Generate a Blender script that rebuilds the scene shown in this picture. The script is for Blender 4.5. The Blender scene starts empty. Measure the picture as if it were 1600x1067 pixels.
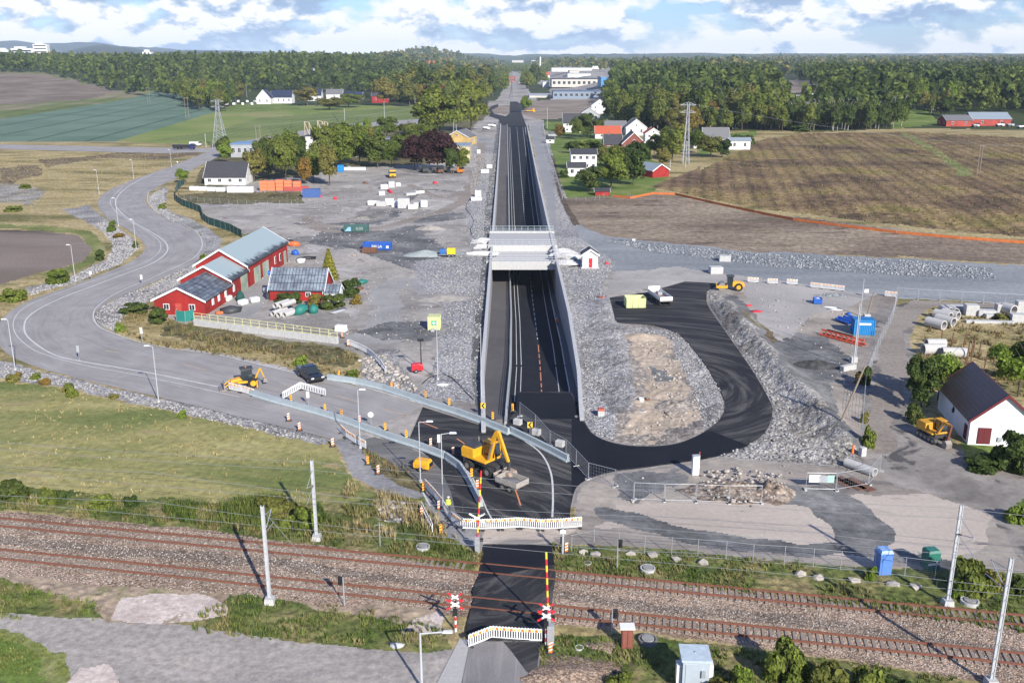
import bpy, math, random
import numpy as np
from mathutils import Vector, Matrix, Euler
R = math.radians
SC = bpy.context.scene; C = SC.collection
# ---------------------------------------------------------------- camera, sky, sun, exposure
F = 1500.0; PIT = math.atan(445.5/F); H = 44.0
SP, CP = math.sin(PIT), math.cos(PIT)
cd = bpy.data.cameras.new('camera'); cam = bpy.data.objects.new('camera', cd); C.objects.link(cam)
cd.sensor_width = 36; cd.lens = F/1600*36; cd.clip_start = .5; cd.clip_end = 60000
cam.location = (0, 0, H); cam.rotation_euler = (math.pi/2-PIT, 0, 0); SC.camera = cam
SUN_EL, SUN_AZ = R(29.5), math.atan2(.45, -.89)     # azimuth clockwise from +Y
w = bpy.data.worlds.new('World'); SC.world = w; w.use_nodes = True
nt = w.node_tree; N = nt.nodes; L = nt.links; N.clear()
def nd(nt, t, **k):
    n = nt.nodes.new(t)
    for a, b in k.items():
        if a == 'ins':
            for i, v in b.items(): n.inputs[i].default_value = v
        else: setattr(n, a, b)
    return n
out = nd(nt, 'ShaderNodeOutputWorld')
sky = nd(nt, 'ShaderNodeTexSky', sky_type='NISHITA', sun_disc=False, sun_elevation=SUN_EL, sun_rotation=SUN_AZ, air_density=1.0, dust_density=.3, ozone_density=2.0)
bg1 = nd(nt, 'ShaderNodeBackground', ins={1: .085}); skm = nd(nt, 'ShaderNodeMix', data_type='RGBA', blend_type='MULTIPLY', ins={0: 1.0}); L.new(sky.outputs[0], skm.inputs[6]); skm.inputs[7].default_value = (.60, .80, 1.32, 1); L.new(skm.outputs[2], bg1.inputs[0])
tc = nd(nt, 'ShaderNodeTexCoord'); sx = nd(nt, 'ShaderNodeSeparateXYZ'); L.new(tc.outputs['Generated'], sx.inputs[0])
def mth(nt, op, a, b=None, c=None):
    n = nt.nodes.new('ShaderNodeMath'); n.operation = op
    for i, v in enumerate((a, b, c)):
        if v is None: continue
        if isinstance(v, (int, float)): n.inputs[i].default_value = v
        else: nt.links.new(v, n.inputs[i])
    return n.outputs[0]
def ramp(nt, fac, stops, interp='LINEAR'):
    n = nt.nodes.new('ShaderNodeValToRGB'); cr = n.color_ramp; cr.interpolation = interp
    while len(cr.elements) < len(stops): cr.elements.new(.5)
    for e, (p, c) in zip(cr.elements, stops): e.position = p; e.color = (*c, 1) if len(c) == 3 else c
    if fac is not None: nt.links.new(fac, n.inputs[0])
    return n.outputs[0]
def cloud(scale, off, dz=0.0, detail=9.0, dist=.5):
    mp = nd(nt, 'ShaderNodeMapping', ins={1: (off[0], off[1], off[2]+dz), 3: (1, 1, 2.0)}); L.new(tc.outputs['Generated'], mp.inputs[0])
    no = nd(nt, 'ShaderNodeTexNoise', ins={'Scale': scale, 'Detail': detail, 'Roughness': .56, 'Distortion': dist}); L.new(mp.outputs[0], no.inputs[0])
    return no.outputs[0]
c1 = cloud(14, (3.1, 1.7, 0), 0, 9, .15); c1b = cloud(14, (3.1, 1.7, 0), .026, 9, .15); c2 = cloud(4.2, (9.3, 2.1, 4))
mask = ramp(nt, mth(nt, 'ADD', mth(nt, 'MULTIPLY', c1, .75), mth(nt, 'MULTIPLY', c2, .3)), [(.43, (0,0,0)), (.51, (1,1,1))])
sz = nd(nt, 'ShaderNodeSeparateXYZ'); L.new(tc.outputs['Generated'], sz.inputs[0]); mask = mth(nt, 'MULTIPLY', mask, ramp(nt, sz.outputs[2], [(.10, (1,1,1)), (.24, (.12,.12,.12))]))      # clouds faded out overhead, out of view, to lower the ambient light
# lit tops and blue-grey undersides: density here against density a little higher up
lit = mth(nt, 'ADD', mth(nt, 'MULTIPLY', mth(nt, 'SUBTRACT', c1, c1b), 2.6), mth(nt, 'MULTIPLY', c2, -.9))
ccol = ramp(nt, mth(nt, 'ADD', lit, 1.03), [(.36, (.36,.50,.74)), (.46, (.55,.68,.88)), (.54, (.82,.88,.96)), (.60, (1.05,1.05,1.05))])
bg2 = nd(nt, 'ShaderNodeBackground', ins={1: .73}); L.new(ccol, bg2.inputs[0])
mx = nd(nt, 'ShaderNodeMixShader'); L.new(mask, mx.inputs[0]); L.new(bg1.outputs[0], mx.inputs[1]); L.new(bg2.outputs[0], mx.inputs[2])
L.new(mx.outputs[0], out.inputs[0])
sd = bpy.data.lights.new('sun', 'SUN'); so = bpy.data.objects.new('sun', sd); C.objects.link(so)
sd.energy = 5.0; sd.angle = R(.5); sd.color = (1, .94, .85)
so.rotation_euler = Vector((math.sin(SUN_AZ)*math.cos(SUN_EL), math.cos(SUN_AZ)*math.cos(SUN_EL), math.sin(SUN_EL))).to_track_quat('Z', 'Y').to_euler()
so.location = (30, -60, 60)
vs = SC.view_settings; vs.view_transform = 'Standard'; vs.look = 'None'; vs.exposure = .5; vs.gamma = 1; vs.use_curve_mapping = False
SC.cycles.use_denoising = True
SC.cycles.max_bounces = 5; SC.cycles.diffuse_bounces = 2; SC.cycles.glossy_bounces = 2; SC.cycles.transparent_max_bounces = 8; SC.cycles.volume_bounces = 0
# ---------------------------------------------------------------- geometry helpers
def G(px, py, z=0.0):
    u = (px-800)/F; v = (py-533.5)/F
    t = (H-z)/(SP+v*CP)
    return (u*t, t*(CP-v*SP), z)
def S(py, z=0.0): return F*(SP+(py-533.5)/F*CP)/(H-z)      # pixels per metre for things standing at that row
rs = np.random.RandomState(7); rnd = random.Random(11)
LAT = rs.rand(257, 257)
def vnoise(x, y):
    x = np.asarray(x, float); y = np.asarray(y, float)
    xi = np.floor(x).astype(int); yi = np.floor(y).astype(int); fx = x-xi; fy = y-yi
    fx = fx*fx*(3-2*fx); fy = fy*fy*(3-2*fy); a = xi % 256; b = yi % 256
    return (LAT[a, b]*(1-fx)+LAT[a+1, b]*fx)*(1-fy)+(LAT[a, b+1]*(1-fx)+LAT[a+1, b+1]*fx)*fy
def fbm(x, y, o=3):
    s = 0; a = .5; t = 0
    for i in range(o): s = s+a*vnoise(x*2**i+i*17.3, y*2**i+i*9.1); t += a; a *= .5
    return s/t
def pip(x, y, poly):
    p = np.asarray(poly, float); ins = np.zeros(x.shape, bool)
    bb = (x >= p[:, 0].min()-1) & (x <= p[:, 0].max()+1) & (y >= p[:, 1].min()-1) & (y <= p[:, 1].max()+1)
    xs = x[bb]; ys = y[bb]; r = np.zeros(xs.shape, bool); j = len(p)-1
    for i in range(len(p)):
        xi, yi = p[i]; xj, yj = p[j]
        if yi != yj: r ^= ((yi > ys) != (yj > ys)) & (xs < (xj-xi)*(ys-yi)/(yj-yi)+xi)
        j = i
    ins[bb] = r; return ins
def catmull(pts, n=8, closed=False):
    p = [np.array(q, float) for q in pts]; o = []
    for i in range(len(p)-1):
        a = p[max(i-1, 0)]; b = p[i]; c = p[i+1]; d = p[min(i+2, len(p)-1)]
        for k in range(n):
            t = k/n; o.append(.5*((2*b)+(-a+c)*t+(2*a-5*b+4*c-d)*t*t+(-a+3*b-3*c+d)*t**3))
    o.append(p[-1]); return [tuple(q) for q in o]
def polydist(X, Y, pts):
    d = np.full(X.shape, 1e9)
    for (ax, ay), (bx, by) in zip(pts[:-1], pts[1:]):
        vx, vy = bx-ax, by-ay; l = vx*vx+vy*vy+1e-9
        t = np.clip(((X-ax)*vx+(Y-ay)*vy)/l, 0, 1); d = np.minimum(d, np.hypot(X-ax-t*vx, Y-ay-t*vy))
    return d
def sstep(a, b, x): t = np.clip((x-a)/(b-a), 0, 1); return t*t*(3-2*t)
# ---------------------------------------------------------------- materials
MATS = {}
def M(name, col, rough=.7, var=.18, scale=2.5, metal=0, bump=.15, spec=.4, alpha=None):
    if name in MATS: return MATS[name]
    m = bpy.data.materials.new(name); m.use_nodes = True; t = m.node_tree; b = t.nodes['Principled BSDF']
    tc = nd(t, 'ShaderNodeTexCoord'); no = nd(t, 'ShaderNodeTexNoise', ins={'Scale': scale, 'Detail': 5.0, 'Roughness': .65}); t.links.new(tc.outputs['Object'], no.inputs[0])
    c = np.array(col); o = ramp(t, no.outputs[0], [(.28, tuple(c*(1-var))), (.72, tuple(np.minimum(c*(1+var*.8), 1)))])
    t.links.new(o, b.inputs['Base Color']); b.inputs['Roughness'].default_value = rough; b.inputs['Metallic'].default_value = metal
    b.inputs['Specular IOR Level'].default_value = spec
    if bump:
        bp = nd(t, 'ShaderNodeBump', ins={'Strength': bump, 'Distance': .05}); t.links.new(no.outputs[0], bp.inputs['Height']); t.links.new(bp.outputs[0], b.inputs['Normal'])
    MATS[name] = m; return m
def ground_mat(name, stops, s1=.08, det=8, fine=3.0, fvar=.35, rock=None, rockvar=.5, stripes=None, bump=.5, rough=.95, stretch=None, patch=None, bdist=.1):
    """large noise colours, fine grain, optional stones (voronoi cells) and optional crop rows; all in metres on the ground"""
    m = bpy.data.materials.new(name); m.use_nodes = True; t = m.node_tree; b = t.nodes['Principled BSDF']
    b.inputs['Roughness'].default_value = rough; b.inputs['Specular IOR Level'].default_value = .15
    tc = nd(t, 'ShaderNodeTexCoord'); v = tc.outputs['Object']
    vv = v
    if stretch:
        mp = nd(t, 'ShaderNodeMapping', ins={2: (0, 0, stretch[0]), 3: (stretch[1], 1, 1)}); t.links.new(v, mp.inputs[0]); vv = mp.outputs[0]
    n1 = nd(t, 'ShaderNodeTexNoise', ins={'Scale': s1, 'Detail': float(det), 'Roughness': .62, 'Distortion': .4}); t.links.new(vv, n1.inputs[0])
    stops = [(.5+(p-.5)*.62, c) for p, c in stops]
    col = ramp(t, n1.outputs[0], stops)
    n2 = nd(t, 'ShaderNodeTexNoise', ins={'Scale': fine*.6, 'Detail': 9.0, 'Roughness': .78}); t.links.new(v, n2.inputs[0])
    fvar = min(.8, fvar*1.35); f = ramp(t, n2.outputs[0], [(.36, (1-fvar,)*3), (.64, (1+fvar,)*3)])
    mm = nd(t, 'ShaderNodeMix', data_type='RGBA', blend_type='MULTIPLY', ins={0: 1.0}); t.links.new(col, mm.inputs[6]); t.links.new(f, mm.inputs[7]); col = mm.outputs[2]
    hgt = n2.outputs[0]
    if patch:       # (scale, threshold, colour): blotches with a shape of their own
        for (ps, th, pc, wd) in patch:
            n3 = nd(t, 'ShaderNodeTexNoise', ins={'Scale': ps, 'Detail': 7.0, 'Roughness': .6, 'Distortion': .8}); t.links.new(vv, n3.inputs[0])
            k = ramp(t, n3.outputs[0], [(th, (0,0,0)), (th+wd, (1,1,1))])
            mq = nd(t, 'ShaderNodeMix', data_type='RGBA', blend_type='MIX'); t.links.new(k, mq.inputs[0]); t.links.new(col, mq.inputs[6]); mq.inputs[7].default_value = (*pc, 1); col = mq.outputs[2]
    if stripes:
        for (px0, px1, k, amp, lo) in stripes:
            a = np.array(G(*px0)[:2]); c = np.array(G(*px1)[:2]); d = (c-a)/np.linalg.norm(c-a)
            dp = nd(t, 'ShaderNodeVectorMath', operation='DOT_PRODUCT'); t.links.new(v, dp.inputs[0]); dp.inputs[1].default_value = (-d[1], d[0], 0)
            nn = nd(t, 'ShaderNodeTexNoise', ins={'Scale': .15, 'Detail': 5.0}); t.links.new(v, nn.inputs[0])
            ph = mth(t, 'ADD', mth(t, 'DIVIDE', dp.outputs['Value'], k), mth(t, 'MULTIPLY', nn.outputs[0], amp))
            fr = mth(t, 'FRACT', ph); tri = mth(t, 'ABSOLUTE', mth(t, 'SUBTRACT', fr, .5))
            sr = ramp(t, tri, [(.0, (lo,)*3), (.3 if k in (5.5, 19) else (lo*.16 if lo < .5 else .25), (1,1,1))])
            mq = nd(t, 'ShaderNodeMix', data_type='RGBA', blend_type='MULTIPLY', ins={0: 1.0}); t.links.new(col, mq.inputs[6]); t.links.new(sr, mq.inputs[7]); col = mq.outputs[2]
    if rock:
        vo = nd(t, 'ShaderNodeTexVoronoi', ins={'Scale': rock, 'Randomness': 1.0}); t.links.new(v, vo.inputs[0])
        sp = nd(t, 'ShaderNodeSeparateColor'); t.links.new(vo.outputs['Color'], sp.inputs[0])
        k = ramp(t, sp.outputs[0], [(0, (1-rockvar,)*3), (1, (1+rockvar,)*3)])
        dd = ramp(t, vo.outputs['Distance'], [(.35, (1,1,1)), (.75, (.68,.68,.70))])  # gaps between stones darkened, ambient shade painted into the colour
        for q in (k, dd):
            mq = nd(t, 'ShaderNodeMix', data_type='RGBA', blend_type='MULTIPLY', ins={0: 1.0}); t.links.new(col, mq.inputs[6]); t.links.new(q, mq.inputs[7]); col = mq.outputs[2]
        hgt = mth(t, 'SUBTRACT', 1.0, vo.outputs['Distance'])
    t.links.new(col, b.inputs['Base Color'])
    bp = nd(t, 'ShaderNodeBump', ins={'Strength': bump, 'Distance': bdist}); t.links.new(hgt, bp.inputs['Height']); t.links.new(bp.outputs[0], b.inputs['Normal'])
    MATS[name] = m; return m
# ---------------------------------------------------------------- object helpers
def npmesh(name, V, Fc, mat=None, smooth=False, mats=None, midx=None):
    """V (n,3) array; Fc a (m,k) array or list of faces"""
    me = bpy.data.meshes.new(name)
    V = np.asarray(V, np.float32)
    if isinstance(Fc, np.ndarray):
        m, k = Fc.shape; me.vertices.add(len(V)); me.vertices.foreach_set('co', V.ravel())
        me.loops.add(m*k); me.loops.foreach_set('vertex_index', Fc.ravel().astype(np.int32))
        me.polygons.add(m); me.polygons.foreach_set('loop_start', (np.arange(m)*k).astype(np.int32))
        me.update(calc_edges=True)
    else:
        me.from_pydata([tuple(map(float, q)) for q in V], [], Fc); me.update()
    if mat: me.materials.append(mat)
    if smooth: me.polygons.foreach_set('use_smooth', np.ones(len(me.polygons), bool))
    o = bpy.data.objects.new(name, me); C.objects.link(o); return o
class MB:
    def __init__(s): s.v = []; s.f = []
    def add(s, vs, fs):
        k = len(s.v); s.v += [tuple(map(float, q)) for q in vs]; s.f += [tuple(k+i for i in f) for f in fs]; return s
    def box(s, cx, cy, z0, sx, sy, sz, rz=0, taper=1.0, ry=0):
        """centre x,y ; bottom z0"""
        a = []
        for zz, k in ((0, 1), (sz, taper)):
            for (i, j) in ((-1,-1),(1,-1),(1,1),(-1,1)): a.append(Vector((i*sx/2*k, j*sy/2*k, zz)))
        if ry: a = [Euler((0, ry, 0)).to_matrix() @ q for q in a]
        if rz: a = [Euler((0, 0, rz)).to_matrix() @ q for q in a]
        a = [(q.x+cx, q.y+cy, q.z+z0) for q in a]
        return s.add(a, [(3,2,1,0),(4,5,6,7),(0,1,5,4),(1,2,6,5),(2,3,7,6),(3,0,4,7)])
    def tube(s, p0, p1, r0, r1=None, n=8, cap=True):
        p0 = Vector(p0); p1 = Vector(p1); r1 = r0 if r1 is None else r1; d = (p1-p0).normalized()
        a = d.orthogonal().normalized(); b = d.cross(a); V = []
        for p, r in ((p0, r0), (p1, r1)):
            for i in range(n): t = 2*math.pi*i/n; V.append(p+a*math.cos(t)*r+b*math.sin(t)*r)
        fs = [(i, (i+1) % n, n+(i+1) % n, n+i) for i in range(n)]
        if cap: fs += [tuple(range(n))[::-1], tuple(range(n, 2*n))]
        return s.add(V, fs)
    def path(s, pts, r, n=6):
        for a, b in zip(pts[:-1], pts[1:]): s.tube(a, b, r, n=n)
        return s
    def prism(s, poly, z0, z1):
        """poly: xy list counter-clockwise"""
        n = len(poly); V = [(x, y, z0) for x, y in poly]+[(x, y, z1) for x, y in poly]
        return s.add(V, [tuple(range(n))[::-1], tuple(range(n, 2*n))]+[(i, (i+1) % n, n+(i+1) % n, n+i) for i in range(n)])
    def side(s, poly, y0, y1):
        """profile in x,z extruded along y"""
        n = len(poly); V = [(x, y0, z) for x, z in poly]+[(x, y1, z) for x, z in poly]
        return s.add(V, [tuple(range(n)), tuple(range(n, 2*n))[::-1]]+[(i, n+i, n+(i+1) % n, (i+1) % n) for i in range(n)])
    def sidex(s, poly, x0, x1):
        """profile in y,z extruded along x"""
        n = len(poly); V = [(x0, y, z) for y, z in poly]+[(x1, y, z) for y, z in poly]
        return s.add(V, [tuple(range(n))[::-1], tuple(range(n, 2*n))]+[(i, (i+1) % n, n+(i+1) % n, n+i) for i in range(n)])
    def xf(s, loc=(0,0,0), rz=0, rx=0, ry=0, k=1.0, start=0):
        m = Matrix.Translation(loc) @ Euler((rx, ry, rz)).to_matrix().to_4x4() @ Matrix.Scale(k, 4)
        s.v[start:] = [tuple(m @ Vector(q)) for q in s.v[start:]]; return s
    def ring(s, c, r0, r1, h, n=20, axis='z'):
        V = []; 
        for (r, z) in ((r0, 0), (r1, 0), (r1, h), (r0, h)):
            for i in range(n):
                t = 2*math.pi*i/n; x, y = r*math.cos(t), r*math.sin(t)
                V.append((c[0]+x, c[1]+y, c[2]+z) if axis == 'z' else ((c[0]+z, c[1]+x, c[2]+y) if axis == 'x' else (c[0]+x, c[1]+z, c[2]+y)))
        fs = []
        for a in range(4):
            b = (a+1) % 4
            for i in range(n): j = (i+1) % n; fs.append((a*n+i, a*n+j, b*n+j, b*n+i))
        return s.add(V, fs)
    def lump(s, c, r, seed=0, amp=.25, n=1, squash=1.0):
        import bmesh
        bm = bmesh.new(); bmesh.ops.create_icosphere(bm, subdivisions=n, radius=1); q = random.Random(seed); k = len(s.v)
        rr = r if isinstance(r, (tuple, list)) else (r, r, r*squash)
        for v in bm.verts:
            g = 1+q.uniform(-amp, amp); s.v.append((c[0]+v.co.x*rr[0]*g, c[1]+v.co.y*rr[1]*g, c[2]+v.co.z*rr[2]*g))
        s.f += [tuple(k+v.index for v in f.verts) for f in bm.faces]; bm.free(); return s
def fixn(me):
    import bmesh
    bm = bmesh.new(); bm.from_mesh(me); bmesh.ops.recalc_face_normals(bm, faces=bm.faces); bm.to_mesh(me); bm.free()
def tag(o, label=None, cat=None, group=None, kind=None):
    if label: o['label'] = label
    if cat: o['category'] = cat
    if group: o['group'] = group
    if kind: o['kind'] = kind
    return o
def part(mb, name, mat, parent=None, label=None, smooth=False, bevel=0):
    me = bpy.data.meshes.new(name); me.from_pydata(mb.v, [], mb.f); me.update(); fixn(me); me.materials.append(mat)
    if smooth: me.polygons.foreach_set('use_smooth', np.ones(len(me.polygons), bool))
    o = bpy.data.objects.new(name, me); C.objects.link(o); o.parent = parent
    if label: o['label'] = label
    if bevel:
        b = o.modifiers.new('bevel', 'BEVEL'); b.width = bevel; b.segments = 2; b.limit_method = 'ANGLE'
    return o
def solo(mb, name, mat, label, cat, loc=(0,0,0), rz=0, group=None, **k):
    o = part(mb, name, mat, None, **k); o.location = loc; o.rotation_euler = (0, 0, rz); return tag(o, label, cat, group)
def thing(name, label, cat, loc=(0,0,0), rz=0, group=None):
    o = bpy.data.objects.new(name, None); C.objects.link(o); o.location = loc; o.rotation_euler = (0, 0, rz); o.empty_display_size = .5
    return tag(o, label, cat, group)
def kids(o, reg={}):
    return [c for c in bpy.data.objects if c.parent == o]
def proto_kids(root): return [(c, kids(c)) for c in kids(root)]
def dup(root, loc, rz=0, label=None, group=None, scale=None, pk=None):
    r = root.copy(); C.objects.link(r); r.location = loc; r.rotation_euler = (0, 0, rz)
    if label: r['label'] = label
    if group: r['group'] = group
    if scale is not None: r.scale = scale if isinstance(scale, tuple) else (scale,)*3
    for ch, gs in (pk if pk is not None else proto_kids(root)):
        c = ch.copy(); C.objects.link(c); c.parent = r
        for g in gs: d = g.copy(); C.objects.link(d); d.parent = c
    return r
def struct(o): o['kind'] = 'structure'; return o
def stuff(o, label=None, cat=None): o['kind'] = 'stuff'; return tag(o, label, cat)
# ---------------------------------------------------------------- the land: one height function, one grid, split into kinds of ground
def zland(X, Y):
    X = np.asarray(X, float); Y = np.asarray(Y, float)
    z = 26*sstep(980, 1600, Y)*sstep(-60, -330, X)                        # wooded rise on the left
    z = z+12*sstep(620, 900, Y)*sstep(70, 150, X)                        # wooded rise on the right
    z = np.maximum(z, 20*sstep(1900, 3200, Y)*sstep(300, 1200, np.abs(X-150)))
    z = z+(fbm(X/230, Y/230)-.5)*9*sstep(950, 1300, Y)+(fbm(X/260, Y/260)-.5)*14*sstep(1300, 2600, Y)
    z = z+34*np.exp(-(((X+340)/190)**2+((Y-4300)/500)**2))                # round hill left of the road axis
    z = z+24*sstep(4300, 6500, Y)*sstep(-1500, 300, X) + 26*sstep(6500, 9000, Y)
    return z
# kinds: name, label-free setting names, polygons in ground coordinates given by where they lie (flat plan), warp
K = {}
order = []
def zone(name, poly, warp=3.0): order.append((name, poly, None, warp))
def track(name, line, width, warp=2.0): order.append((name, None, ([G(*q)[:2] for q in catmull(line, 6)], width), warp))
zone('woodland_floor', [(-900,200),(-900,60),(2500,60),(2500,205),(1240,205),(1150,215),(1000,190),(950,190),(940,160),(760,165),(650,168),(400,168),(300,150),(60,137),(0,137),(-900,140)], 1)
zone('far_land', [(-2500,60),(3500,60),(3500,118),(-2500,118)], 1)
zone('dry_meadow', [(-5000,205),(6000,205),(9000,1700),(-9000,1700)], 1)
zone('scrub_grass', [(330,228),(430,200),(560,196),(660,190),(760,170),(780,190),(740,250),(560,265),(380,300),(300,295)], 2)
zone('yard_gravel', [(560,262),(700,255),(760,180),(960,360),(1150,400),(1400,470),(1400,800),(660,790),(540,680),(560,600),(330,560),(200,520),(230,460),(320,380),(330,300)], 1)
zone('mixed_field', [(-500,137),(60,137),(190,150),(240,150),(0,192),(-500,250)], 2)
zone('brown_field', [(-100,140),(60,139),(190,150),(120,158),(0,165),(-100,168)], 3)
zone('cabbage_field', [(-600,262),(0,187),(240,150),(293,152),(345,172),(330,178),(180,222),(0,222),(-600,222)], .6)
zone('green_meadow', [(180,222),(335,176),(410,166),(655,165),(655,186),(540,195),(425,216),(330,228)], 1)
zone('crop_rows', [(225,222),(340,205),(400,186),(520,176),(655,166),(655,187),(540,196),(430,215)], 1.5)
zone('lawn', [(395,160),(460,165),(470,172),(400,176),(330,172)], 1)
zone('yard_gravel', [(755,196),(762,160),(800,150),(835,150),(850,196)], 2)
zone('yard_gravel', [(775,158),(786,138),(794,112),(812,112),(822,138),(835,156)], 1)
zone('yard_gravel', [(858,160),(970,157),(972,116),(905,108),(840,112),(838,130),(858,135)], 1)
zone('far_soil', [(765,168),(795,165),(797,180),(770,178)], 1)
zone('far_soil', [(820,158),(945,157),(950,163),(900,185),(838,188),(815,180)], 1)
zone('lawn', [(850,192),(880,190),(960,180),(985,192),(985,235),(1040,262),(1040,280),(1020,304),(950,308),(885,312),(865,260)], 1.5)
zone('lawn', [(1090,215),(1180,205),(1185,232),(1130,245),(1090,243)], 1)
zone('lawn', [(1370,180),(1440,180),(1470,196),(1395,202)], 1)
zone('far_soil', [(1225,140),(1290,140),(1290,165),(1225,168)], 1)
zone('pale_gravel', [(1235,170),(1250,170),(1285,190),(1262,190)], .5)
zone('dry_meadow', [(-700,225),(270,232),(330,246),(320,262),(200,285),(130,312),(135,345),(180,380),(190,420),(130,440),(0,480),(-700,520)], 2)
zone('brown_scrub', [(60,250),(290,233),(315,243),(250,250),(150,248),(110,256),(70,262)], 4)
zone('brown_scrub', [(0,262),(60,258),(70,275),(0,290)], 5)
zone('rubble', [(-80,283),(30,288),(70,300),(50,320),(0,318),(-80,312)], 4)
zone('soil', [(-400,355),(60,361),(120,368),(143,388),(130,408),(60,426),(0,446),(-400,470)], 1.5)
zone('green_verge', [(-100,348),(60,352),(140,362),(165,385),(150,412),(80,436),(60,428),(128,408),(143,388),(120,366),(60,359),(-100,355)], 2.5)
zone('riprap', [(96,330),(140,322),(160,340),(200,368),(216,388),(190,412),(120,440),(50,462),(40,452),(110,432),(165,408),(178,384),(160,362),(130,345)], 2.5)
zone('yard_gravel', [(300,300),(345,292),(560,262),(700,255),(745,190),(783,190),(777,300),(768,400),(757,560),(757,640),(700,645),(560,600),(590,560),(540,540),(300,510),(350,470),(420,440),(390,410),(395,370),(320,345)], 1.5)
zone('scrub_grass', [(272,293),(380,302),(470,300),(474,318),(330,320),(300,318),(280,310)], 2)
zone('dry_meadow', [(245,310),(330,300),(278,296),(280,320),(310,345),(370,368),(420,360),(380,372),(330,400),(320,372),(300,355),(250,330)], 2)
zone('riprap', [(228,312),(240,300),(262,290),(258,310),(262,330),(300,345),(345,372),(340,400),(290,430),(250,450),(300,400),(320,385),(312,366),(270,348),(240,330)], 2.5)
zone('riprap', [(300,412),(330,405),(290,440),(235,468),(190,500),(180,520),(150,505),(147,490),(160,477),(200,458),(250,440)], 2.5)
zone('dry_meadow', [(235,470),(190,492),(178,515),(230,538),(330,553),(430,570),(560,596),(580,560),(540,545),(430,535),(300,512),(245,492)], 3)
zone('scrub_grass', [(260,500),(310,508),(420,530),(530,540),(560,560),(540,575),(400,548),(250,525)], 3)
zone('riprap', [(560,560),(585,545),(620,545),(625,575),(660,610),(640,622),(560,600)], 2.5)
zone('concrete_yard', [(350,478),(420,425),(445,415),(470,440),(420,470),(385,500),(330,495)], 1.5)
track('dark_fines', [(700,300),(650,300),(600,345),(540,350),(470,350)], 3, 4)
track('cart_track', [(480,340),(540,375),(620,390),(700,440),(720,470)], 3.5, 4)
track('concrete_yard', [(690,470),(650,440),(600,460),(610,520),(560,530)], 6, 4)
zone('lime_dust', [(640,385),(695,392),(760,400),(690,406),(650,402)], 1.5)
zone('dark_fines', [(610,505),(660,500),(720,520),(660,532),(590,532),(560,520)], 3)
zone('dark_fines', [(640,340),(720,332),(730,342),(650,350)], 2)
zone('dark_fines', [(520,355),(600,362),(660,352),(720,420),(650,430),(560,395),(470,380)], 5)
zone('coarse_stone', [(735,215),(779,215),(772,330),(767,420),(757,560),(757,632),(660,620),(680,560),(690,480),(650,440),(650,410),(735,395),(725,330),(745,280)], 2)
track('cart_track', [(752,225),(745,270),(715,320),(655,340),(600,355),(520,362),(480,352)], 4, 2)
track('cart_track', [(640,290),(690,310),(720,300)], 3, 2)
track('dark_fines', [(768,640),(757,560),(766,430),(768,330),(774,260),(782,190)], 4.2, .2)
zone('soil_strip', [(878,312),(960,308),(1040,302),(1180,332),(1400,358),(2200,460),(2200,540),(1600,413),(1400,402),(1180,396),(950,370),(900,352)], 2.5)
zone('stubble_field', [(1015,292),(1080,268),(1125,240),(1190,215),(1250,207),(1420,204),(1600,212),(2600,230),(2600,540),(1600,372),(1400,352),(1180,326),(1060,303)], 1.5)
zone('dry_meadow', [(1100,245),(1185,212),(1410,201),(2600,220),(2600,236),(1600,216),(1420,207),(1250,210),(1190,219),(1090,268)], 1.5)
track('green_verge', [(1410,208),(1480,250),(1510,275)], 5, 3)
zone('blue_gravel', [(860,372),(905,352),(950,370),(1180,394),(1400,404),(1600,415),(2300,470),(2300,560),(1600,475),(1400,468),(1160,440),(940,425),(868,430)], 2)
zone('coarse_blue', [(940,372),(1180,396),(1400,405),(1545,418),(1560,440),(1400,432),(1200,418),(1000,392)], 2)
zone('coarse_stone', [(846,190),(862,240),(875,300),(893,350),(905,372),(960,410),(940,450),(955,470),(962,506),(1000,560),(985,600),(960,640),(965,690),(930,682),(908,640),(866,400),(848,300),(824,195)], 1.2)
zone('cut_stone', [(828,200),(838,200),(862,290),(872,362),(862,360),(848,290)], .5)
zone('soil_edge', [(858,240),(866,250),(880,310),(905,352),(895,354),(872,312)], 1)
zone('pale_gravel', [(960,425),(1060,418),(1400,466),(1400,470),(1310,455),(1175,440),(1125,441),(1020,452),(950,460)], 2)
zone('sandy_soil', [(963,508),(1020,507),(1060,522),(1085,550),(1105,577),(1125,612),(1133,635),(1125,655),(1100,675),(1060,692),(1010,697),(960,690)], 1)
zone('sand', [(985,525),(1030,515),(1050,540),(1020,560),(985,555)], 4)
zone('sand', [(1000,600),(1060,600),(1090,650),(1030,690),(975,680)], 7)
zone('sand', [(990,545),(1045,540),(1065,590),(1010,600)], 7)
zone('dark_fines', [(1010,570),(1035,578),(1050,600),(1020,598)], 4)
zone('riprap', [(1052,515),(1088,545),(1108,575),(1128,610),(1135,635),(1128,656),(1100,676),(1095,660),(1090,640),(1080,610),(1060,570),(1050,540)], 2)
zone('riprap', [(963,508),(1060,518),(1070,535),(1010,525),(975,530),(985,580),(985,640),(955,650),(915,600),(900,540),(930,470)], 3)
zone('rubble', [(1105,452),(1160,460),(1200,520),(1260,580),(1320,660),(1370,700),(1360,740),(1250,720),(1150,715),(1110,716),(1160,700),(1195,675),(1207,645),(1200,620),(1170,570),(1135,520)], 2)
track('dark_fines', [(1150,465),(1205,543),(1262,604),(1318,668),(1352,704)], 2.6, 3)  # ditch shade along the bank put into the ground colour, with dark soil
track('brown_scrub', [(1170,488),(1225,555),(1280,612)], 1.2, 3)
zone('dirt_lot', [(1145,455),(1400,462),(1395,500),(1350,570),(1345,700),(1310,660),(1280,600),(1230,540),(1190,500)], 3)
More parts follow.
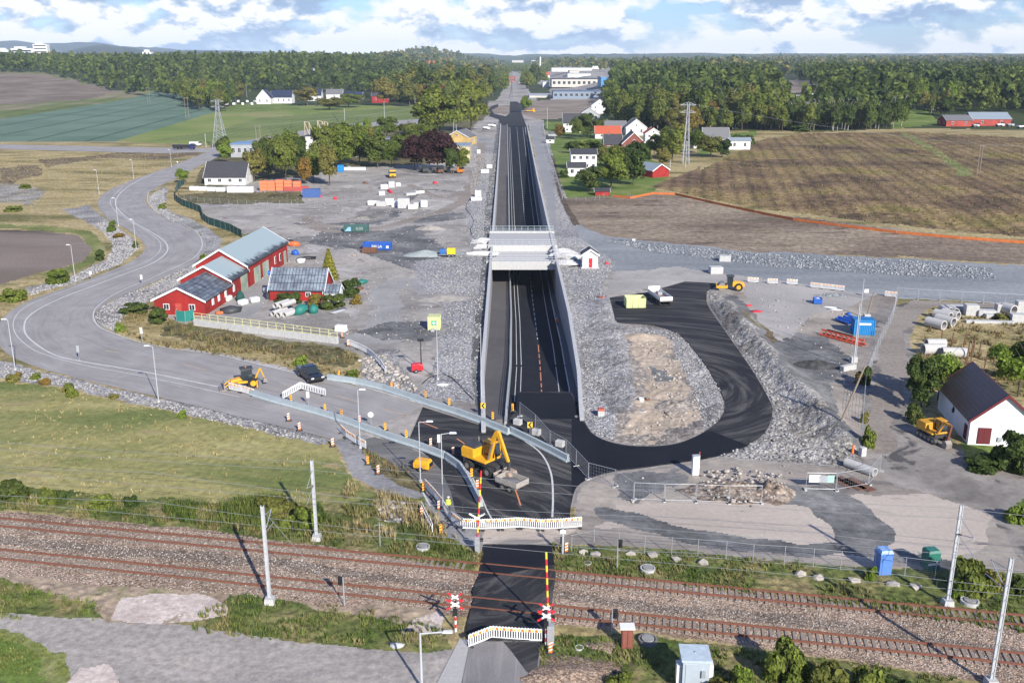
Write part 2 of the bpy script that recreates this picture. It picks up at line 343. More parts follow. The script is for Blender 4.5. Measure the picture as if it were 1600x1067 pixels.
zone('dark_fines', [(1195,540),(1250,520),(1310,540),(1330,570),(1280,640),(1250,600)], 6)
zone('pale_gravel', [(1160,440),(1310,455),(1370,460),(1330,480),(1270,490),(1235,530),(1200,520),(1170,470)], 2)
zone('dirt_lot', [(905,760),(950,740),(1110,718),(1250,722),(1360,740),(1420,680),(1650,700),(1700,900),(1500,890),(1300,880),(890,850),(840,860),(740,860),(735,815),(892,812)], 2)
zone('pale_plaza', [(1040,800),(1110,785),(1240,780),(1350,775),(1470,770),(1545,800),(1540,850),(1480,880),(1350,865),(1130,845),(1060,845)], 4)
zone('pale_plaza', [(940,830),(960,795),(1040,790),(1130,782),(1140,810),(1080,840)], 6)
zone('pale_plaza', [(760,828),(900,828),(862,852),(755,852)], 2)
zone('dark_fines', [(960,740),(1060,735),(1080,760),(1000,790),(960,780)], 6)
track('dark_fines', [(940,800),(1020,815),(1100,840),(1200,860),(1340,868),(1480,880)], 2.5, 3)
track('dark_fines', [(1240,775),(1310,790),(1350,850)], 5, 3)
zone('worn_lot', [(1350,490),(1440,470),(1425,540),(1415,600),(1440,680),(1500,720),(1700,790),(1700,900),(1600,880),(1540,800),(1420,760),(1345,735),(1345,640),(1360,570)], 3)
track('cart_track', [(1372,700),(1385,600),(1390,540),(1430,480),(1480,475),(1700,490)], 4, 3)
zone('dry_meadow', [(1440,520),(1480,500),(1600,490),(2200,520),(2200,760),(1600,720),(1480,690),(1430,640),(1420,580)], 4)
zone('lawn', [(1500,690),(1580,700),(2200,760),(2200,790),(1600,735),(1510,722)], 3)
zone('lawn', [(1585,780),(1610,770),(1800,800),(1800,900),(1600,815)], 4)
zone('worn_path', [(520,690),(560,680),(610,690),(700,740),(735,812),(755,850),(745,860),(700,840),(660,800),(600,770),(550,745),(535,715)], 1.2)
zone('scrub_grass', [(565,703),(590,708),(640,735),(660,755),(655,768),(620,755),(580,730)], 2)
zone('big_meadow', [(-1200,640),(0,594),(130,615),(300,655),(430,683),(520,700),(545,745),(590,775),(650,790),(690,830),(740,862),(745,890),(600,870),(330,830),(0,800),(-1200,760)], 3)
zone('riprap', [(-600,540),(0,562),(60,580),(200,610),(400,658),(470,674),(520,690),(500,700),(430,682),(300,652),(130,612),(0,592),(-600,600)], 2.5)
zone('tall_grass', [(-1200,745),(0,760),(250,785),(540,790),(590,770),(660,780),(700,830),(745,860),(745,892),(600,870),(330,828),(0,798),(-1200,720)], 3)
zone('rubble', [(585,785),(625,780),(640,800),(625,820),(590,815)], 3)
zone('tall_grass', [(865,850),(1000,858),(1300,880),(1480,890),(1700,900),(2400,960),(2400,1060),(1600,990),(1250,940),(1000,905),(866,895)], 2)
zone('ballast', [(-1500,770),(0,800),(330,828),(600,868),(760,895),(866,890),(1000,905),(1250,935),(1600,985),(2600,1110),(2600,1250),(1600,1075),(1250,1020),(1000,985),(740,965),(400,940),(0,905),(-1500,860)], 1.5)
zone('old_ballast', [(-1500,800),(0,838),(330,862),(750,915),(750,925),(330,880),(0,852),(-1500,815)], 2)
zone('old_ballast', [(866,922),(1250,965),(1600,1015),(2600,1150),(2600,1170),(1600,1035),(1250,980),(866,934)], 2)
zone('sandy_bank', [(-900,900),(0,898),(150,915),(350,930),(540,945),(600,940),(690,960),(700,1000),(560,1010),(350,990),(0,960),(-900,960)], 3)
zone('tall_grass', [(-900,960),(0,905),(50,925),(160,945),(175,970),(0,965)], 4)
zone('tall_grass', [(360,935),(560,950),(590,965),(700,990),(690,1020),(560,1012),(430,1000),(260,985),(340,960)], 4)
zone('grey_gravel', [(-1500,960),(0,962),(170,970),(300,982),(450,1002),(560,1012),(640,1018),(735,1008),(735,1400),(-1500,1400)], 3)
zone('green_verge', [(-700,990),(0,992),(60,1004),(105,1045),(120,1100),(60,1400),(-900,1400)], 5)
zone('lawn', [(-700,1000),(0,1004),(40,1016),(62,1045),(70,1080),(60,1400),(-900,1400)], 7)
zone('pale_sand', [(180,968),(192,935),(235,930),(320,930),(352,945),(355,962),(300,972),(240,978)], 2)
zone('pale_sand', [(105,1070),(125,1045),(170,1040),(185,1070),(150,1090)], 2)
zone('pale_sand', [(625,990),(650,968),(690,955),(700,968),(690,985)], 2)
zone('tall_grass', [(845,1010),(870,990),(1000,990),(1250,1022),(1600,1078),(2600,1260),(2600,1500),(835,1500)], 2)
zone('ballast', [(850,1067),(870,1030),(900,1020),(930,1045),(935,1067),(920,1200),(850,1200)], 2)
zone('worn_path', [(680,1080),(720,998),(735,1000),(722,1080),(600,1500),(560,1500)], .5)
# ---- materials per kind (real base colours)
GM = {
 'woodland_floor': dict(stops=[(.3,(.03,.045,.015)),(.7,(.055,.07,.025))], s1=.02),
 'far_land': dict(stops=[(.3,(.035,.055,.025)),(.7,(.07,.09,.04))], s1=.004),
 'mixed_field': dict(stops=[(.3,(0.112,0.144,0.042)),(.5,(0.150,0.180,0.060)),(.7,(0.250,0.204,0.132))], s1=.012, stripes=[((0,200),(240,152),24,1.2,.72)]),
 'brown_field': dict(stops=[(.35,(.15,.115,.09)),(.65,(.22,.18,.14))], s1=.02),
 'cabbage_field': dict(stops=[(.3,(0.101,0.163,0.112)),(.7,(0.142,0.208,0.150))], s1=.02, stripes=[((0,213),(235,166),31,.05,.4),((0,213),(235,166),3.1,.05,.88)]),
 'green_meadow': dict(stops=[(.3,(0.135,0.192,0.044)),(.5,(0.189,0.228,0.062)),(.7,(0.257,0.240,0.106))], s1=.015),
 'crop_rows': dict(stops=[(.3,(0.121,0.163,0.046)),(.7,(0.176,0.213,0.072))], s1=.02, stripes=[((430,215),(600,172),8,.15,.45)]),
 'lawn': dict(stops=[(.3,(0.088,0.138,0.030)),(.55,(0.138,0.192,0.042)),(.75,(0.225,0.228,0.084))], s1=.06),
 'far_soil': dict(stops=[(.35,(.20,.165,.13)),(.65,(.28,.23,.19))], s1=.03),
 'pale_gravel': dict(stops=[(.3,(.30,.285,.265)),(.7,(.40,.38,.35))], s1=.08, fvar=.1, patch=[(.06,.56,(.24,.23,.22),.12)]),
 'dry_meadow': dict(stops=[(.28,(0.137,0.130,0.049)),(.42,(0.263,0.215,0.098)),(.6,(0.399,0.320,0.167)),(.75,(0.231,0.200,0.088))], s1=.07, fine=1.6, fvar=.4, stretch=(-.2,.45)),
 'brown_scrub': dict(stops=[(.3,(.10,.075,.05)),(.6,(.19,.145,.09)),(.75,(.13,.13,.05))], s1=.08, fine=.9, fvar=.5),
 'rubble': dict(stops=[(.3,(0.190,0.171,0.147)),(.5,(0.314,0.297,0.263)),(.75,(0.414,0.396,0.362))], s1=.12, rock=3.2, rockvar=.35, bump=.9),
 'soil': dict(stops=[(.3,(.17,.135,.11)),(.7,(.25,.205,.175))], s1=.05, stretch=(.2,.3), fvar=.15, patch=[(.05,.56,(.10,.08,.066),.06)]),
 'green_verge': dict(stops=[(.3,(.12,.14,.04)),(.6,(.20,.22,.075)),(.75,(.3,.27,.13))], s1=.1),
 'riprap': dict(stops=[(.3,(0.224,0.215,0.203)),(.5,(0.325,0.314,0.300)),(.7,(0.426,0.413,0.391))], s1=.13, rock=3.8, rockvar=.35, bump=1.0),
 'yard_gravel': dict(stops=[(.25,(0.226,0.208,0.189)),(.5,(0.319,0.297,0.267)),(.75,(0.397,0.364,0.325))], s1=.045, fine=1.1, fvar=.16, patch=[(.035,.55,(.16,.153,.147),.12),(.10,.56,(.43,.41,.385),.1),(.22,.60,(.19,.17,.15),.05)]),
 'scrub_grass': dict(stops=[(.3,(.07,.07,.03)),(.55,(.15,.125,.065)),(.75,(.11,.13,.04))], s1=.15, fine=1.2, fvar=.55),
 'concrete_yard': dict(stops=[(.3,(.26,.255,.245)),(.7,(.34,.33,.32))], s1=.1, fvar=.12),
 'lime_dust': dict(stops=[(.3,(.27,.31,.30)),(.7,(.36,.40,.39))], s1=.1, fvar=.1),
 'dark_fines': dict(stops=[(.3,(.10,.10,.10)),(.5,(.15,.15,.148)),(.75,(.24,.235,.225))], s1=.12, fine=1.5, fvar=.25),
 'coarse_stone': dict(stops=[(.3,(0.281,0.278,0.273)),(.7,(0.389,0.382,0.371))], s1=.05, rock=3.4, rockvar=.42, bump=1.0),
 'cart_track': dict(stops=[(.3,(.21,.18,.15)),(.7,(.30,.265,.23))], s1=.08, fvar=.2, stretch=(.6,.2)),
 'soil_strip': dict(stops=[(.3,(0.144,0.109,0.079)),(.5,(0.228,0.178,0.131)),(.72,(0.300,0.247,0.179))], s1=.05, fine=.8, stretch=(-.1,.3), patch=[(.045,.57,(.12,.125,.065),.1),(.09,.6,(.10,.075,.06),.05)]),
 'stubble_field': dict(stops=[(.25,(0.106,0.069,0.044)),(.42,(0.184,0.124,0.071)),(.58,(0.282,0.201,0.097)),(.72,(0.212,0.176,0.054))], s1=.028, fine=.8, fvar=.5, stripes=[((1310,222),(1480,332),5.5,.45,.6),((1310,222),(1480,332),19,.8,.72)], patch=[(.018,.58,(.20,.18,.07),.14),(.03,.56,(.075,.052,.036),.1)]),
 'blue_gravel': dict(stops=[(.3,(.19,.205,.215)),(.7,(.29,.30,.305))], s1=.05, fine=1.5, fvar=.15, stretch=(-.13,.25)),
 'coarse_blue': dict(stops=[(.3,(.20,.215,.225)),(.7,(.28,.295,.30))], s1=.05, rock=3, rockvar=.35, bump=1.0),
 'cut_stone': dict(stops=[(.3,(.24,.245,.25)),(.7,(.28,.28,.28))], s1=.05, fvar=.1),
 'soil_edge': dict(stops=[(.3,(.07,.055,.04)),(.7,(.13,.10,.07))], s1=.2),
 'sandy_soil': dict(stops=[(.28,(.21,.19,.17)),(.5,(.32,.285,.245)),(.75,(.40,.34,.275))], s1=.12, fine=1.8, fvar=.3, rock=2.4, rockvar=.22, bump=.8),
 'sand': dict(stops=[(.3,(.35,.285,.215)),(.7,(.44,.365,.285))], s1=.15, fine=2, fvar=.2),
 'dirt_lot': dict(stops=[(.28,(0.206,0.179,0.153)),(.48,(0.296,0.263,0.226)),(.72,(0.386,0.342,0.287))], s1=.07, fine=1.2, fvar=.15, stretch=(.35,.35), patch=[(.09,.58,(.115,.11,.108),.1)]),
 'pale_plaza': dict(stops=[(.3,(0.404,0.351,0.297)),(.7,(0.499,0.437,0.372))], s1=.1, fvar=.08, stretch=(.5,.3), patch=[(.12,.56,(.22,.205,.19),.07),(.3,.63,(.15,.14,.135),.04)]),
 'worn_lot': dict(stops=[(.3,(0.165,0.151,0.135)),(.5,(0.253,0.232,0.208)),(.72,(0.330,0.302,0.270))], s1=.1, fine=1.2, fvar=.15, patch=[(.16,.57,(.09,.085,.085),.06)]),
 'worn_path': dict(stops=[(.3,(.20,.20,.205)),(.7,(.30,.295,.29))], s1=.2, fvar=.2),
 'big_meadow': dict(stops=[(.28,(0.147,0.172,0.054)),(.45,(0.235,0.229,0.086)),(.6,(0.314,0.281,0.117)),(.75,(0.372,0.333,0.158))], s1=.075, fine=1.8, fvar=.22, stretch=(.12,.4), patch=[(.07,.615,(.09,.155,.028),.06),(.25,.62,(.31,.25,.13),.06)]),
 'tall_grass': dict(stops=[(.28,(.07,.10,.025)),(.5,(.13,.145,.045)),(.7,(.23,.19,.09))], s1=.2, fine=2.5, fvar=.45),
 'ballast': dict(stops=[(.3,(0.287,0.207,0.147)),(.7,(0.431,0.322,0.239))], s1=.12, rock=7, rockvar=.55, bump=.9, bdist=.05, fine=4, fvar=.2, patch=[(.1,.53,(.24,.175,.125),.12)]),
 'old_ballast': dict(stops=[(.3,(.20,.155,.12)),(.7,(.28,.22,.17))], s1=.12, rock=7, rockvar=.5, bump=.9, bdist=.05, fine=4, fvar=.2),
 'sandy_bank': dict(stops=[(.3,(.26,.20,.14)),(.6,(.37,.29,.21)),(.75,(.20,.19,.09))], s1=.2, fine=2, fvar=.3),
 'grey_gravel': dict(stops=[(.28,(0.216,0.202,0.190)),(.5,(0.309,0.284,0.257)),(.75,(0.392,0.356,0.315))], s1=.1, fine=2.5, fvar=.22, bump=.4, stretch=(.15,.4), patch=[(.07,.6,(.15,.155,.165),.1)]),
 'pale_sand': dict(stops=[(.3,(.46,.385,.34)),(.7,(.60,.52,.46))], s1=.5, fine=3, fvar=.22, patch=[(.5,.6,(.33,.27,.2),.06)]),
}
ROUGH = dict(riprap=.35, rubble=.4, coarse_stone=.16, coarse_blue=.2, tall_grass=.2, scrub_grass=.3, sandy_soil=.25, stubble_field=.25, soil_strip=.18, dry_meadow=.12, brown_scrub=.4, ballast=.05, sandy_bank=.2, big_meadow=.1, sand=.3, grey_gravel=.05, soil_edge=.4)
ub = np.unique(np.concatenate([np.linspace(-9000, -1500, 20), np.linspace(-1500, -60, 60), np.arange(-60, 1661, 2.0), np.linspace(1660, 3000, 60), np.linspace(3000, 10500, 20)]))
vb = np.concatenate([[90.3, 90.7, 91.3, 92, 93, 94, 95.5, 97, 99, 101, 103.5], np.arange(106, 600, 1.3), np.arange(600, 1100, 1.9), np.linspace(1110, 1600, 40)])[::-1]
UU, VV = np.meshgrid(ub, vb)
tt = H/(SP+(VV-533.5)/F*CP); GX = (UU-800)/F*tt; GY = tt*(CP-(VV-533.5)/F*SP)
n1 = (fbm(GX/7, GY/7, 4)-.5)*1.5; n2 = (fbm(GX/7+50, GY/7+90, 4)-.5)*1.5
fine1 = (vnoise(GX*1.1, GY*1.1)-.5); fine2 = (vnoise(GX*1.1+77, GY*1.1+31)-.5)
ppm = F*(SP+(VV-533.5)/F*CP)/H
names = sorted(set(o[0] for o in order)); idx = {n: i for i, n in enumerate(names)}
cls = np.full(UU.shape, idx['woodland_floor'])
for name, poly, trk, wp in order:
    wu = UU+wp*(n1*5+fine1*1.6)*np.clip(ppm/9, .3, 2); wv = VV+wp*(n2*5+fine2*1.6)*.5*np.clip(ppm/9, .3, 2)
    if poly is not None: m = pip(wu, wv, poly)
    else:
        sel = (GY < 1200); m = np.zeros(UU.shape, bool)
        m[sel] = polydist(GX[sel]+n1[sel]*wp, GY[sel]+n2[sel]*wp, trk[0]) < trk[1]/2
    cls[m] = idx[name]
# -------- trench alignment (world): inner wall faces, divider, floor profile
def lerp(tab, y): return np.interp(y, [a for a, b in tab], [b for a, b in tab])
TL = [(106,-3.1),(117,-3.5),(130,-4.0),(146,-4.1),(183,-4.3),(217,-4.5),(360,-5.3),(690,-7.5)]
TR = [(106,8.3),(117,8.7),(130,9.3),(163,9.8),(217,9.6),(360,9.3),(690,9.6)]
TD = [(106,-.95),(117,-.75),(146,-.25),(183,-.2),(217,-.5),(360,-1.3),(690,-3.4)]
PZ = [(100,0),(115,-.05),(122,-.7),(134,-2.2),(146,-3.5),(165,-5.1),(185,-6.3),(205,-7.0),(260,-7.1),(310,-6),(360,-4.7),(450,-2.8),(540,-1.2),(640,-.15),(700,0)]
Y0, Y1 = 113.5, 660
def zroad(y): return lerp(PZ, y)
def zpath(y): return lerp(PZ, y)*.8
# -------- heights
rough = np.zeros(len(names)); 
for k, a in ROUGH.items():
    if k in idx: rough[idx[k]] = a
amp = rough[cls]
for ax in (0, 1):
    for s in (1, -1, 2, -2): amp = np.minimum(amp, np.roll(amp, s, ax))
GZ = zland(GX, GY)
bumpn = (fbm(GX*.55, GY*.55, 3)-.35)*.7+(vnoise(GX*1.9+5, GY*1.9)-.5)*.9
GZ = GZ+amp*bumpn*np.where(GY < 420, 1, .3)
# soft relief: stone bank beside the loop road, bank before the meadow, cut for the railway
def bank(poly, h, soft=2.0):
    P = [G(*q)[:2] for q in poly]; d = polydist(GX, GY, P); return h*np.exp(-(d/soft)**2)
near = GY < 420
GZ = GZ+bank([(1135,480),(1190,545),(1240,600),(1290,655),(1325,690)], 1.3, 2.0)
GZ = GZ+bank([(940,475),(955,530),(985,600),(975,650)], .5, 2.5)
roadmask = None
trench = (GY > Y0) & (GY < Y1) & (GX > lerp(TL, GY)-.45) & (GX < lerp(TR, GY)+.45)
hidden = trench
# ---------------------------------------------------------------- roads (sheets a little above the ground)
OLD = [(328,236,348,241),(300,247,332,250),(262,262,305,263),(225,275,277,278),(190,288,250,291),(163,302,230,304),(153,316,229,318),(158,331,243,332),(175,346,270,346),(197,358,297,358),(216,371,316,371),(226,384,322,384),(222,396,317,398),(200,411,296,414),(160,428,256,434),(110,447,212,453),(62,463,176,468),(25,480,155,481),(2,500,147,492),(-6,522,152,505),(6,548,175,518),(45,569,215,535),(110,588,270,546),(190,607,330,554),(290,630,400,569),(400,657,480,586),(470,673,560,604),(525,688,661,636)]
Lp = catmull([q[:2] for q in OLD], 6); Rp = catmull([q[2:] for q in OLD], 6)
def hw(p): return [G(*q)[:2] for q in p]
LW, RW = hw(Lp), hw(Rp)
NEWP = [(661,636),(740,661),(795,678),(790,660),(808,640),(808,612),(893,612),(908,645),(925,676),(960,692),(1010,697),(1060,692),(1100,675),(1125,655),(1133,635),(1125,610),(1105,575),(1085,548),(1060,522),(1020,507),(963,503),(953,465),(1010,457),(1070,440),(1125,443),(1105,455),(1105,475),(1135,520),(1170,570),(1200,620),(1207,645),(1195,675),(1160,700),(1110,715),(1050,724),(1000,731),(950,738),(920,748),(900,762),(892,790),(890,814),(735,814),(712,800),(705,770),(690,735),(668,712),(639,687)]
CROSS = [(757,852),(862,853),(868,900),(860,960),(855,1003),(730,1000),(728,985),(740,940),(738,925),(750,900)]
BOT = [(735,1003),(845,1003),(840,1067),(830,1500),(640,1500),(722,1067)]
SIDE = [(560,688),(585,683),(625,693),(668,712),(690,735),(705,770),(712,800),(690,790),(660,756),(610,722),(575,703)]
FAR = [(660,186),(655,194),(560,200),(470,213),(420,224),(348,243),(330,238),(250,240),(0,233),(-600,236),(-600,227),(0,226),(250,231),(325,232),(345,228),(400,217),(520,196),(600,190)]
ROUND = [(797,159),(808,159),(812,162),(822,165),(820,172),(814,174),(822,196),(783,196),(779,187),(765,182),(762,172),(768,166),(778,163),(779,167),(768,172),(772,178),(790,182),(796,178)]
FARR = [(797,159),(808,159),(806,150),(808,140),(804,125),(802,112),(800,112),(800,125),(800,140),(797,150)]
def densepoly(P, n=1): return catmull(P+[P[0]], n) if n > 1 else P
flat = pip(UU, VV, NEWP) | pip(UU, VV, CROSS) | pip(UU, VV, BOT) | pip(UU, VV, SIDE) | pip(UU, VV, FAR) | pip(UU, VV, ROUND)
for i in range(len(Lp)-1):
    flat |= pip(UU, VV, [Lp[i], Lp[i+1], Rp[i+1], Rp[i]])
fl = flat.copy()
for ax in (0, 1):
    for s in (1, -1, 2, -2): fl |= np.roll(flat, s, ax)
GZ = np.where(fl & (GY < 1300), -.06, GZ)
fl2 = fl.copy()
# ---- build one mesh per kind of ground out of the shared grid
nr, nc = UU.shape
vid = np.arange(nr*nc).reshape(nr, nc)
fc = np.stack([vid[:-1, :-1], vid[:-1, 1:], vid[1:, 1:], vid[1:, :-1]], -1)
fcls = cls[:-1, :-1]; keep = ~(hidden[:-1, :-1] & hidden[1:, 1:] & hidden[1:, :-1] & hidden[:-1, 1:])
PV = np.stack([GX.ravel(), GY.ravel(), GZ.ravel()], 1)
PRETTY = dict(woodland_floor='forest_ground', far_land='terrain', mixed_field='field', brown_field='field', cabbage_field='cabbage_field', green_meadow='meadow', crop_rows='field', lawn='grass_ground', far_soil='field', pale_gravel='gravel_ground', dry_meadow='dry_meadow_ground', brown_scrub='scrub_ground', rubble='rubble_ground', soil='bare_soil', green_verge='verge', riprap='stone_slope', yard_gravel='gravel_yard', scrub_grass='scrub_ground', concrete_yard='concrete_yard', lime_dust='gravel_ground', dark_fines='gravel_ground', coarse_stone='stone_ground', cart_track='dirt_track', soil_strip='bare_soil', stubble_field='stubble_field', blue_gravel='gravel_ground', coarse_blue='stone_ground', cut_stone='stone_ground', soil_edge='bare_soil', sandy_soil='bare_soil', sand='sand_ground', dirt_lot='dirt_ground', pale_plaza='dirt_ground', worn_lot='dirt_ground', worn_path='path', big_meadow='meadow', tall_grass='grass_ground', ballast='railway_ballast', old_ballast='railway_ballast', sandy_bank='sand_ground', grey_gravel='gravel_ground', pale_sand='sand_ground')
for n in names:
    sel = (fcls == idx[n]) & keep
    q = fc[sel]
    if not len(q): continue
    used, inv = np.unique(q, return_inverse=True)
    o = npmesh(PRETTY[n], PV[used], inv.reshape(q.shape), ground_mat(n, **GM[n]), smooth=n not in ('rubble',))
    struct(o)
del fc
# land behind and beside the camera, so that other views have ground too
Yn = float(GY[0, 0]); struct(npmesh('ground', [(-3000,Yn+.1,-.1),(3000,Yn+.1,-.1),(3000,-1500,-.1),(-3000,-1500,-.1)], [(0,3,2,1)], MATS['tall_grass']))
# ---------------------------------------------------------------- asphalt materials
def asphalt(name, c0, c1, streak=None, sscale=.4, centre=None):
    m = bpy.data.materials.new(name); m.use_nodes = True; t = m.node_tree; b = t.nodes['Principled BSDF']; b.inputs['Roughness'].default_value = .85; b.inputs['Specular IOR Level'].default_value = .1
    tc = nd(t, 'ShaderNodeTexCoord')
    n1 = nd(t, 'ShaderNodeTexNoise', ins={'Scale': .15, 'Detail': 8.0, 'Roughness': .6, 'Distortion': .5}); t.links.new(tc.outputs['Object'], n1.inputs[0])
    col = ramp(t, n1.outputs[0], [(.3, c0), (.7, c1)])
    nf = nd(t, 'ShaderNodeTexNoise', ins={'Scale': 9.0, 'Detail': 3.0}); t.links.new(tc.outputs['Object'], nf.inputs[0])
    f = ramp(t, nf.outputs[0], [(.3, (.86,)*3), (.7, (1.14,)*3)])
    mm = nd(t, 'ShaderNodeMix', data_type='RGBA', blend_type='MULTIPLY', ins={0: 1.0}); t.links.new(col, mm.inputs[6]); t.links.new(f, mm.inputs[7]); col = mm.outputs[2]
    if streak:
        if centre:
            a_ = nd(t, 'ShaderNodeSeparateXYZ'); t.links.new(tc.outputs['Object'], a_.inputs[0]); dx = mth(t, 'SUBTRACT', a_.outputs[0], centre[0]); dy = mth(t, 'SUBTRACT', a_.outputs[1], centre[1])
            mp = nd(t, 'ShaderNodeCombineXYZ'); t.links.new(mth(t, 'MULTIPLY', mth(t, 'SQRT', mth(t, 'ADD', mth(t, 'MULTIPLY', dx, dx), mth(t, 'MULTIPLY', dy, dy))), sscale), mp.inputs[0]); t.links.new(mth(t, 'MULTIPLY', mth(t, 'ARCTAN2', dy, dx), streak[1]), mp.inputs[1])
        elif streak[0] == 'uv':
            mp = nd(t, 'ShaderNodeMapping', ins={3: (sscale, streak[1], 1)}); t.links.new(tc.outputs['UV'], mp.inputs[0])
        else:
            mp = nd(t, 'ShaderNodeMapping', ins={2: (0, 0, streak[0]), 3: (streak[1], sscale, 1)}); t.links.new(tc.outputs['Object'], mp.inputs[0])
        ns = nd(t, 'ShaderNodeTexNoise', ins={'Scale': 1.0, 'Detail': 6.0, 'Roughness': .7, 'Distortion': .9}); t.links.new(mp.outputs[0], ns.inputs[0])
        k = ramp(t, ns.outputs[0], [(streak[2], (0,0,0)), (streak[2]+.2, (1,1,1))])
        mq = nd(t, 'ShaderNodeMix', data_type='RGBA', blend_type='MIX'); kk = mth(t, 'MULTIPLY', k, streak[3]); t.links.new(kk, mq.inputs[0]); t.links.new(col, mq.inputs[6]); mq.inputs[7].default_value = (*streak[4], 1); col = mq.outputs[2]
    t.links.new(col, b.inputs['Base Color'])
    bp = nd(t, 'ShaderNodeBump', ins={'Strength': .2, 'Distance': .02}); t.links.new(nf.outputs[0], bp.inputs['Height']); t.links.new(bp.outputs[0], b.inputs['Normal'])
    MATS[name] = m; return m
oldA = asphalt('old asphalt', (.27,.255,.245), (.36,.345,.33), ('uv', 12, .46, .6, (.20,.192,.186)), .9)
cyc = asphalt('cycle path asphalt', (.27,.27,.27), (.32,.315,.31))
newA = asphalt('new asphalt', (.020,.021,.025), (.038,.039,.043), (.55, 1.6, .48, .7, (.15,.143,.134)), .55, G(640,850))
loopA = asphalt('loop asphalt', (.020,.021,.025), (.036,.037,.041), (.55, 1.4, .47, .7, (.15,.143,.134)), .6, G(1010,600))
freshA = asphalt('fresh asphalt', (.011,.013,.019), (.018,.02,.027), (.2, .2, .6, .25, (.05,.05,.052)), .1)
trenchA = asphalt('underpass asphalt', (.016,.018,.024), (.024,.026,.032), (0, .9, .55, .3, (.06,.06,.062)), .03)
dustA = asphalt('dusty asphalt', (.10,.10,.10), (.17,.165,.16), (.5, .12, .5, .6, (.27,.26,.245)), .8)
pathA = asphalt('footway asphalt', (.095,.09,.092), (.12,.115,.115), (0, .8, .55, .35, (.2,.19,.18)), .04)
def ribbon(name, A, B, mat, z=0.0, seg=1, uvlen=10.0):
    """road surface between two edge lines (world xy); uv: u across, v along in units of uvlen metres"""
    n = len(A); W = 9; V = []; UV = []; s = 0
    for i in range(n):
        a = np.array(A[i]); b = np.array(B[i])
        if i: s += .5*(np.linalg.norm(a-np.array(A[i-1]))+np.linalg.norm(b-np.array(B[i-1])))
        for k in range(W):
            q = a+(b-a)*k/(W-1); V.append((q[0], q[1], z)); UV.append((s/uvlen, k/(W-1)))
    Fc = [(i*W+k, i*W+k+1, (i+1)*W+k+1, (i+1)*W+k) for i in range(n-1) for k in range(W-1)]
    o = npmesh(name, V, Fc, mat); me = o.data; ul = me.uv_layers.new(name='UVMap')
    li = np.empty(len(me.loops), int); me.loops.foreach_get('vertex_index', li); ul.data.foreach_set('uv', np.array(UV, np.float32)[li].ravel())
    if sum(p.normal.z for p in me.polygons) < 0: me.flip_normals()
    return struct(o)
def sheet(name, P, mat, z, world=False, thick=0):
    import bmesh
    bm = bmesh.new(); pts = P if world else [G(*q)[:2] for q in P]
    f = bm.faces.new([bm.verts.new((x, y, z)) for x, y in pts]); bm.normal_update()
    if f.normal.z < 0: f.normal_flip()
    if thick:
        r = bmesh.ops.extrude_face_region(bm, geom=[f]); 
        for v in r['geom']:
            if isinstance(v, bmesh.types.BMVert): v.co.z -= thick
    bmesh.ops.triangulate(bm, faces=bm.faces)
    me = bpy.data.meshes.new(name); bm.to_mesh(me); bm.free(); me.materials.append(mat)
    if thick: fixn(me)
    o = bpy.data.objects.new(name, me); C.objects.link(o); return struct(o)
def smoothpoly(P, n=4, sharp=()):
    return catmull(P+[P[0]], n)
ribbon('old_road', LW, RW, oldA, .0)
sheet('side_road', SIDE, dustA, .010)
sheet('far_road', FAR, oldA, .03)
sheet('roundabout', ROUND, newA, .03)
sheet('far_road', FARR, oldA, .05)
# rounded loop edge
A1 = NEWP[:7]; B1 = catmull(NEWP[7:20], 4); C1 = NEWP[20:25]; D1 = catmull(NEWP[25:40], 4); E1 = NEWP[40:]
sheet('new_road', A1+B1+C1+D1+E1, newA, .02, thick=.07)
LOOPP = [(1000,728),(998,698)]+catmull([(1010,698.5),(1060,693.5),(1100,676.5),(1125,656),(1134,635),(1126,610),(1106,575),(1086,548),(1061,522),(1020,508)], 4)+[(964,504),(954,465.5),(1010,457.5),(1070,440.5),(1124,443.5),(1104,455),(1104,475)]+catmull([(1134,520),(1169,570),(1199,620),(1206,645),(1194,675),(1159.5,699.5),(1110,714),(1050,723),(1000,729.5)], 4)
sheet('new_road', LOOPP, loopA, .023)
sheet('fresh_road_surface', [(808,614),(892,614)]+catmull([(905,645),(923,676),(960,693.5),(1010,698.5),(1060,693.5),(1099,676.5),(1112,674)], 4)+[(1170,696)]+catmull([(1160,699.5),(1110,714.2),(1050,723.3),(1000,730),(950,737),(919,748),(899,763),(893,785)], 4)+[(893,680),(893,655),(830,655),(806,640)], freshA, .026)
sheet('level_crossing_road', CROSS, newA, .18, thick=.22)
sheet('new_road_surface', [(757,853.5),(861,854.5),(867,884),(746,908),(751,900)], freshA, .186)
sheet('bottom_road', BOT, asphalt('worn asphalt', (.16,.155,.155), (.25,.24,.235), (0, .9, .5, .6, (.36,.34,.32)), .08), .10, thick=.12)
sheet('new_road_surface', [(786,1004),(845,1004),(840,1040),(835,1058),(822,1050),(800,1020)], newA, .107)
sheet('bottom_verge', [(718,998),(733,1000),(735,1012),(721,1067),(660,1400),(590,1400),(683,1067)], M('pale concrete', (.40,.39,.37), .9, .12, 3), .05)
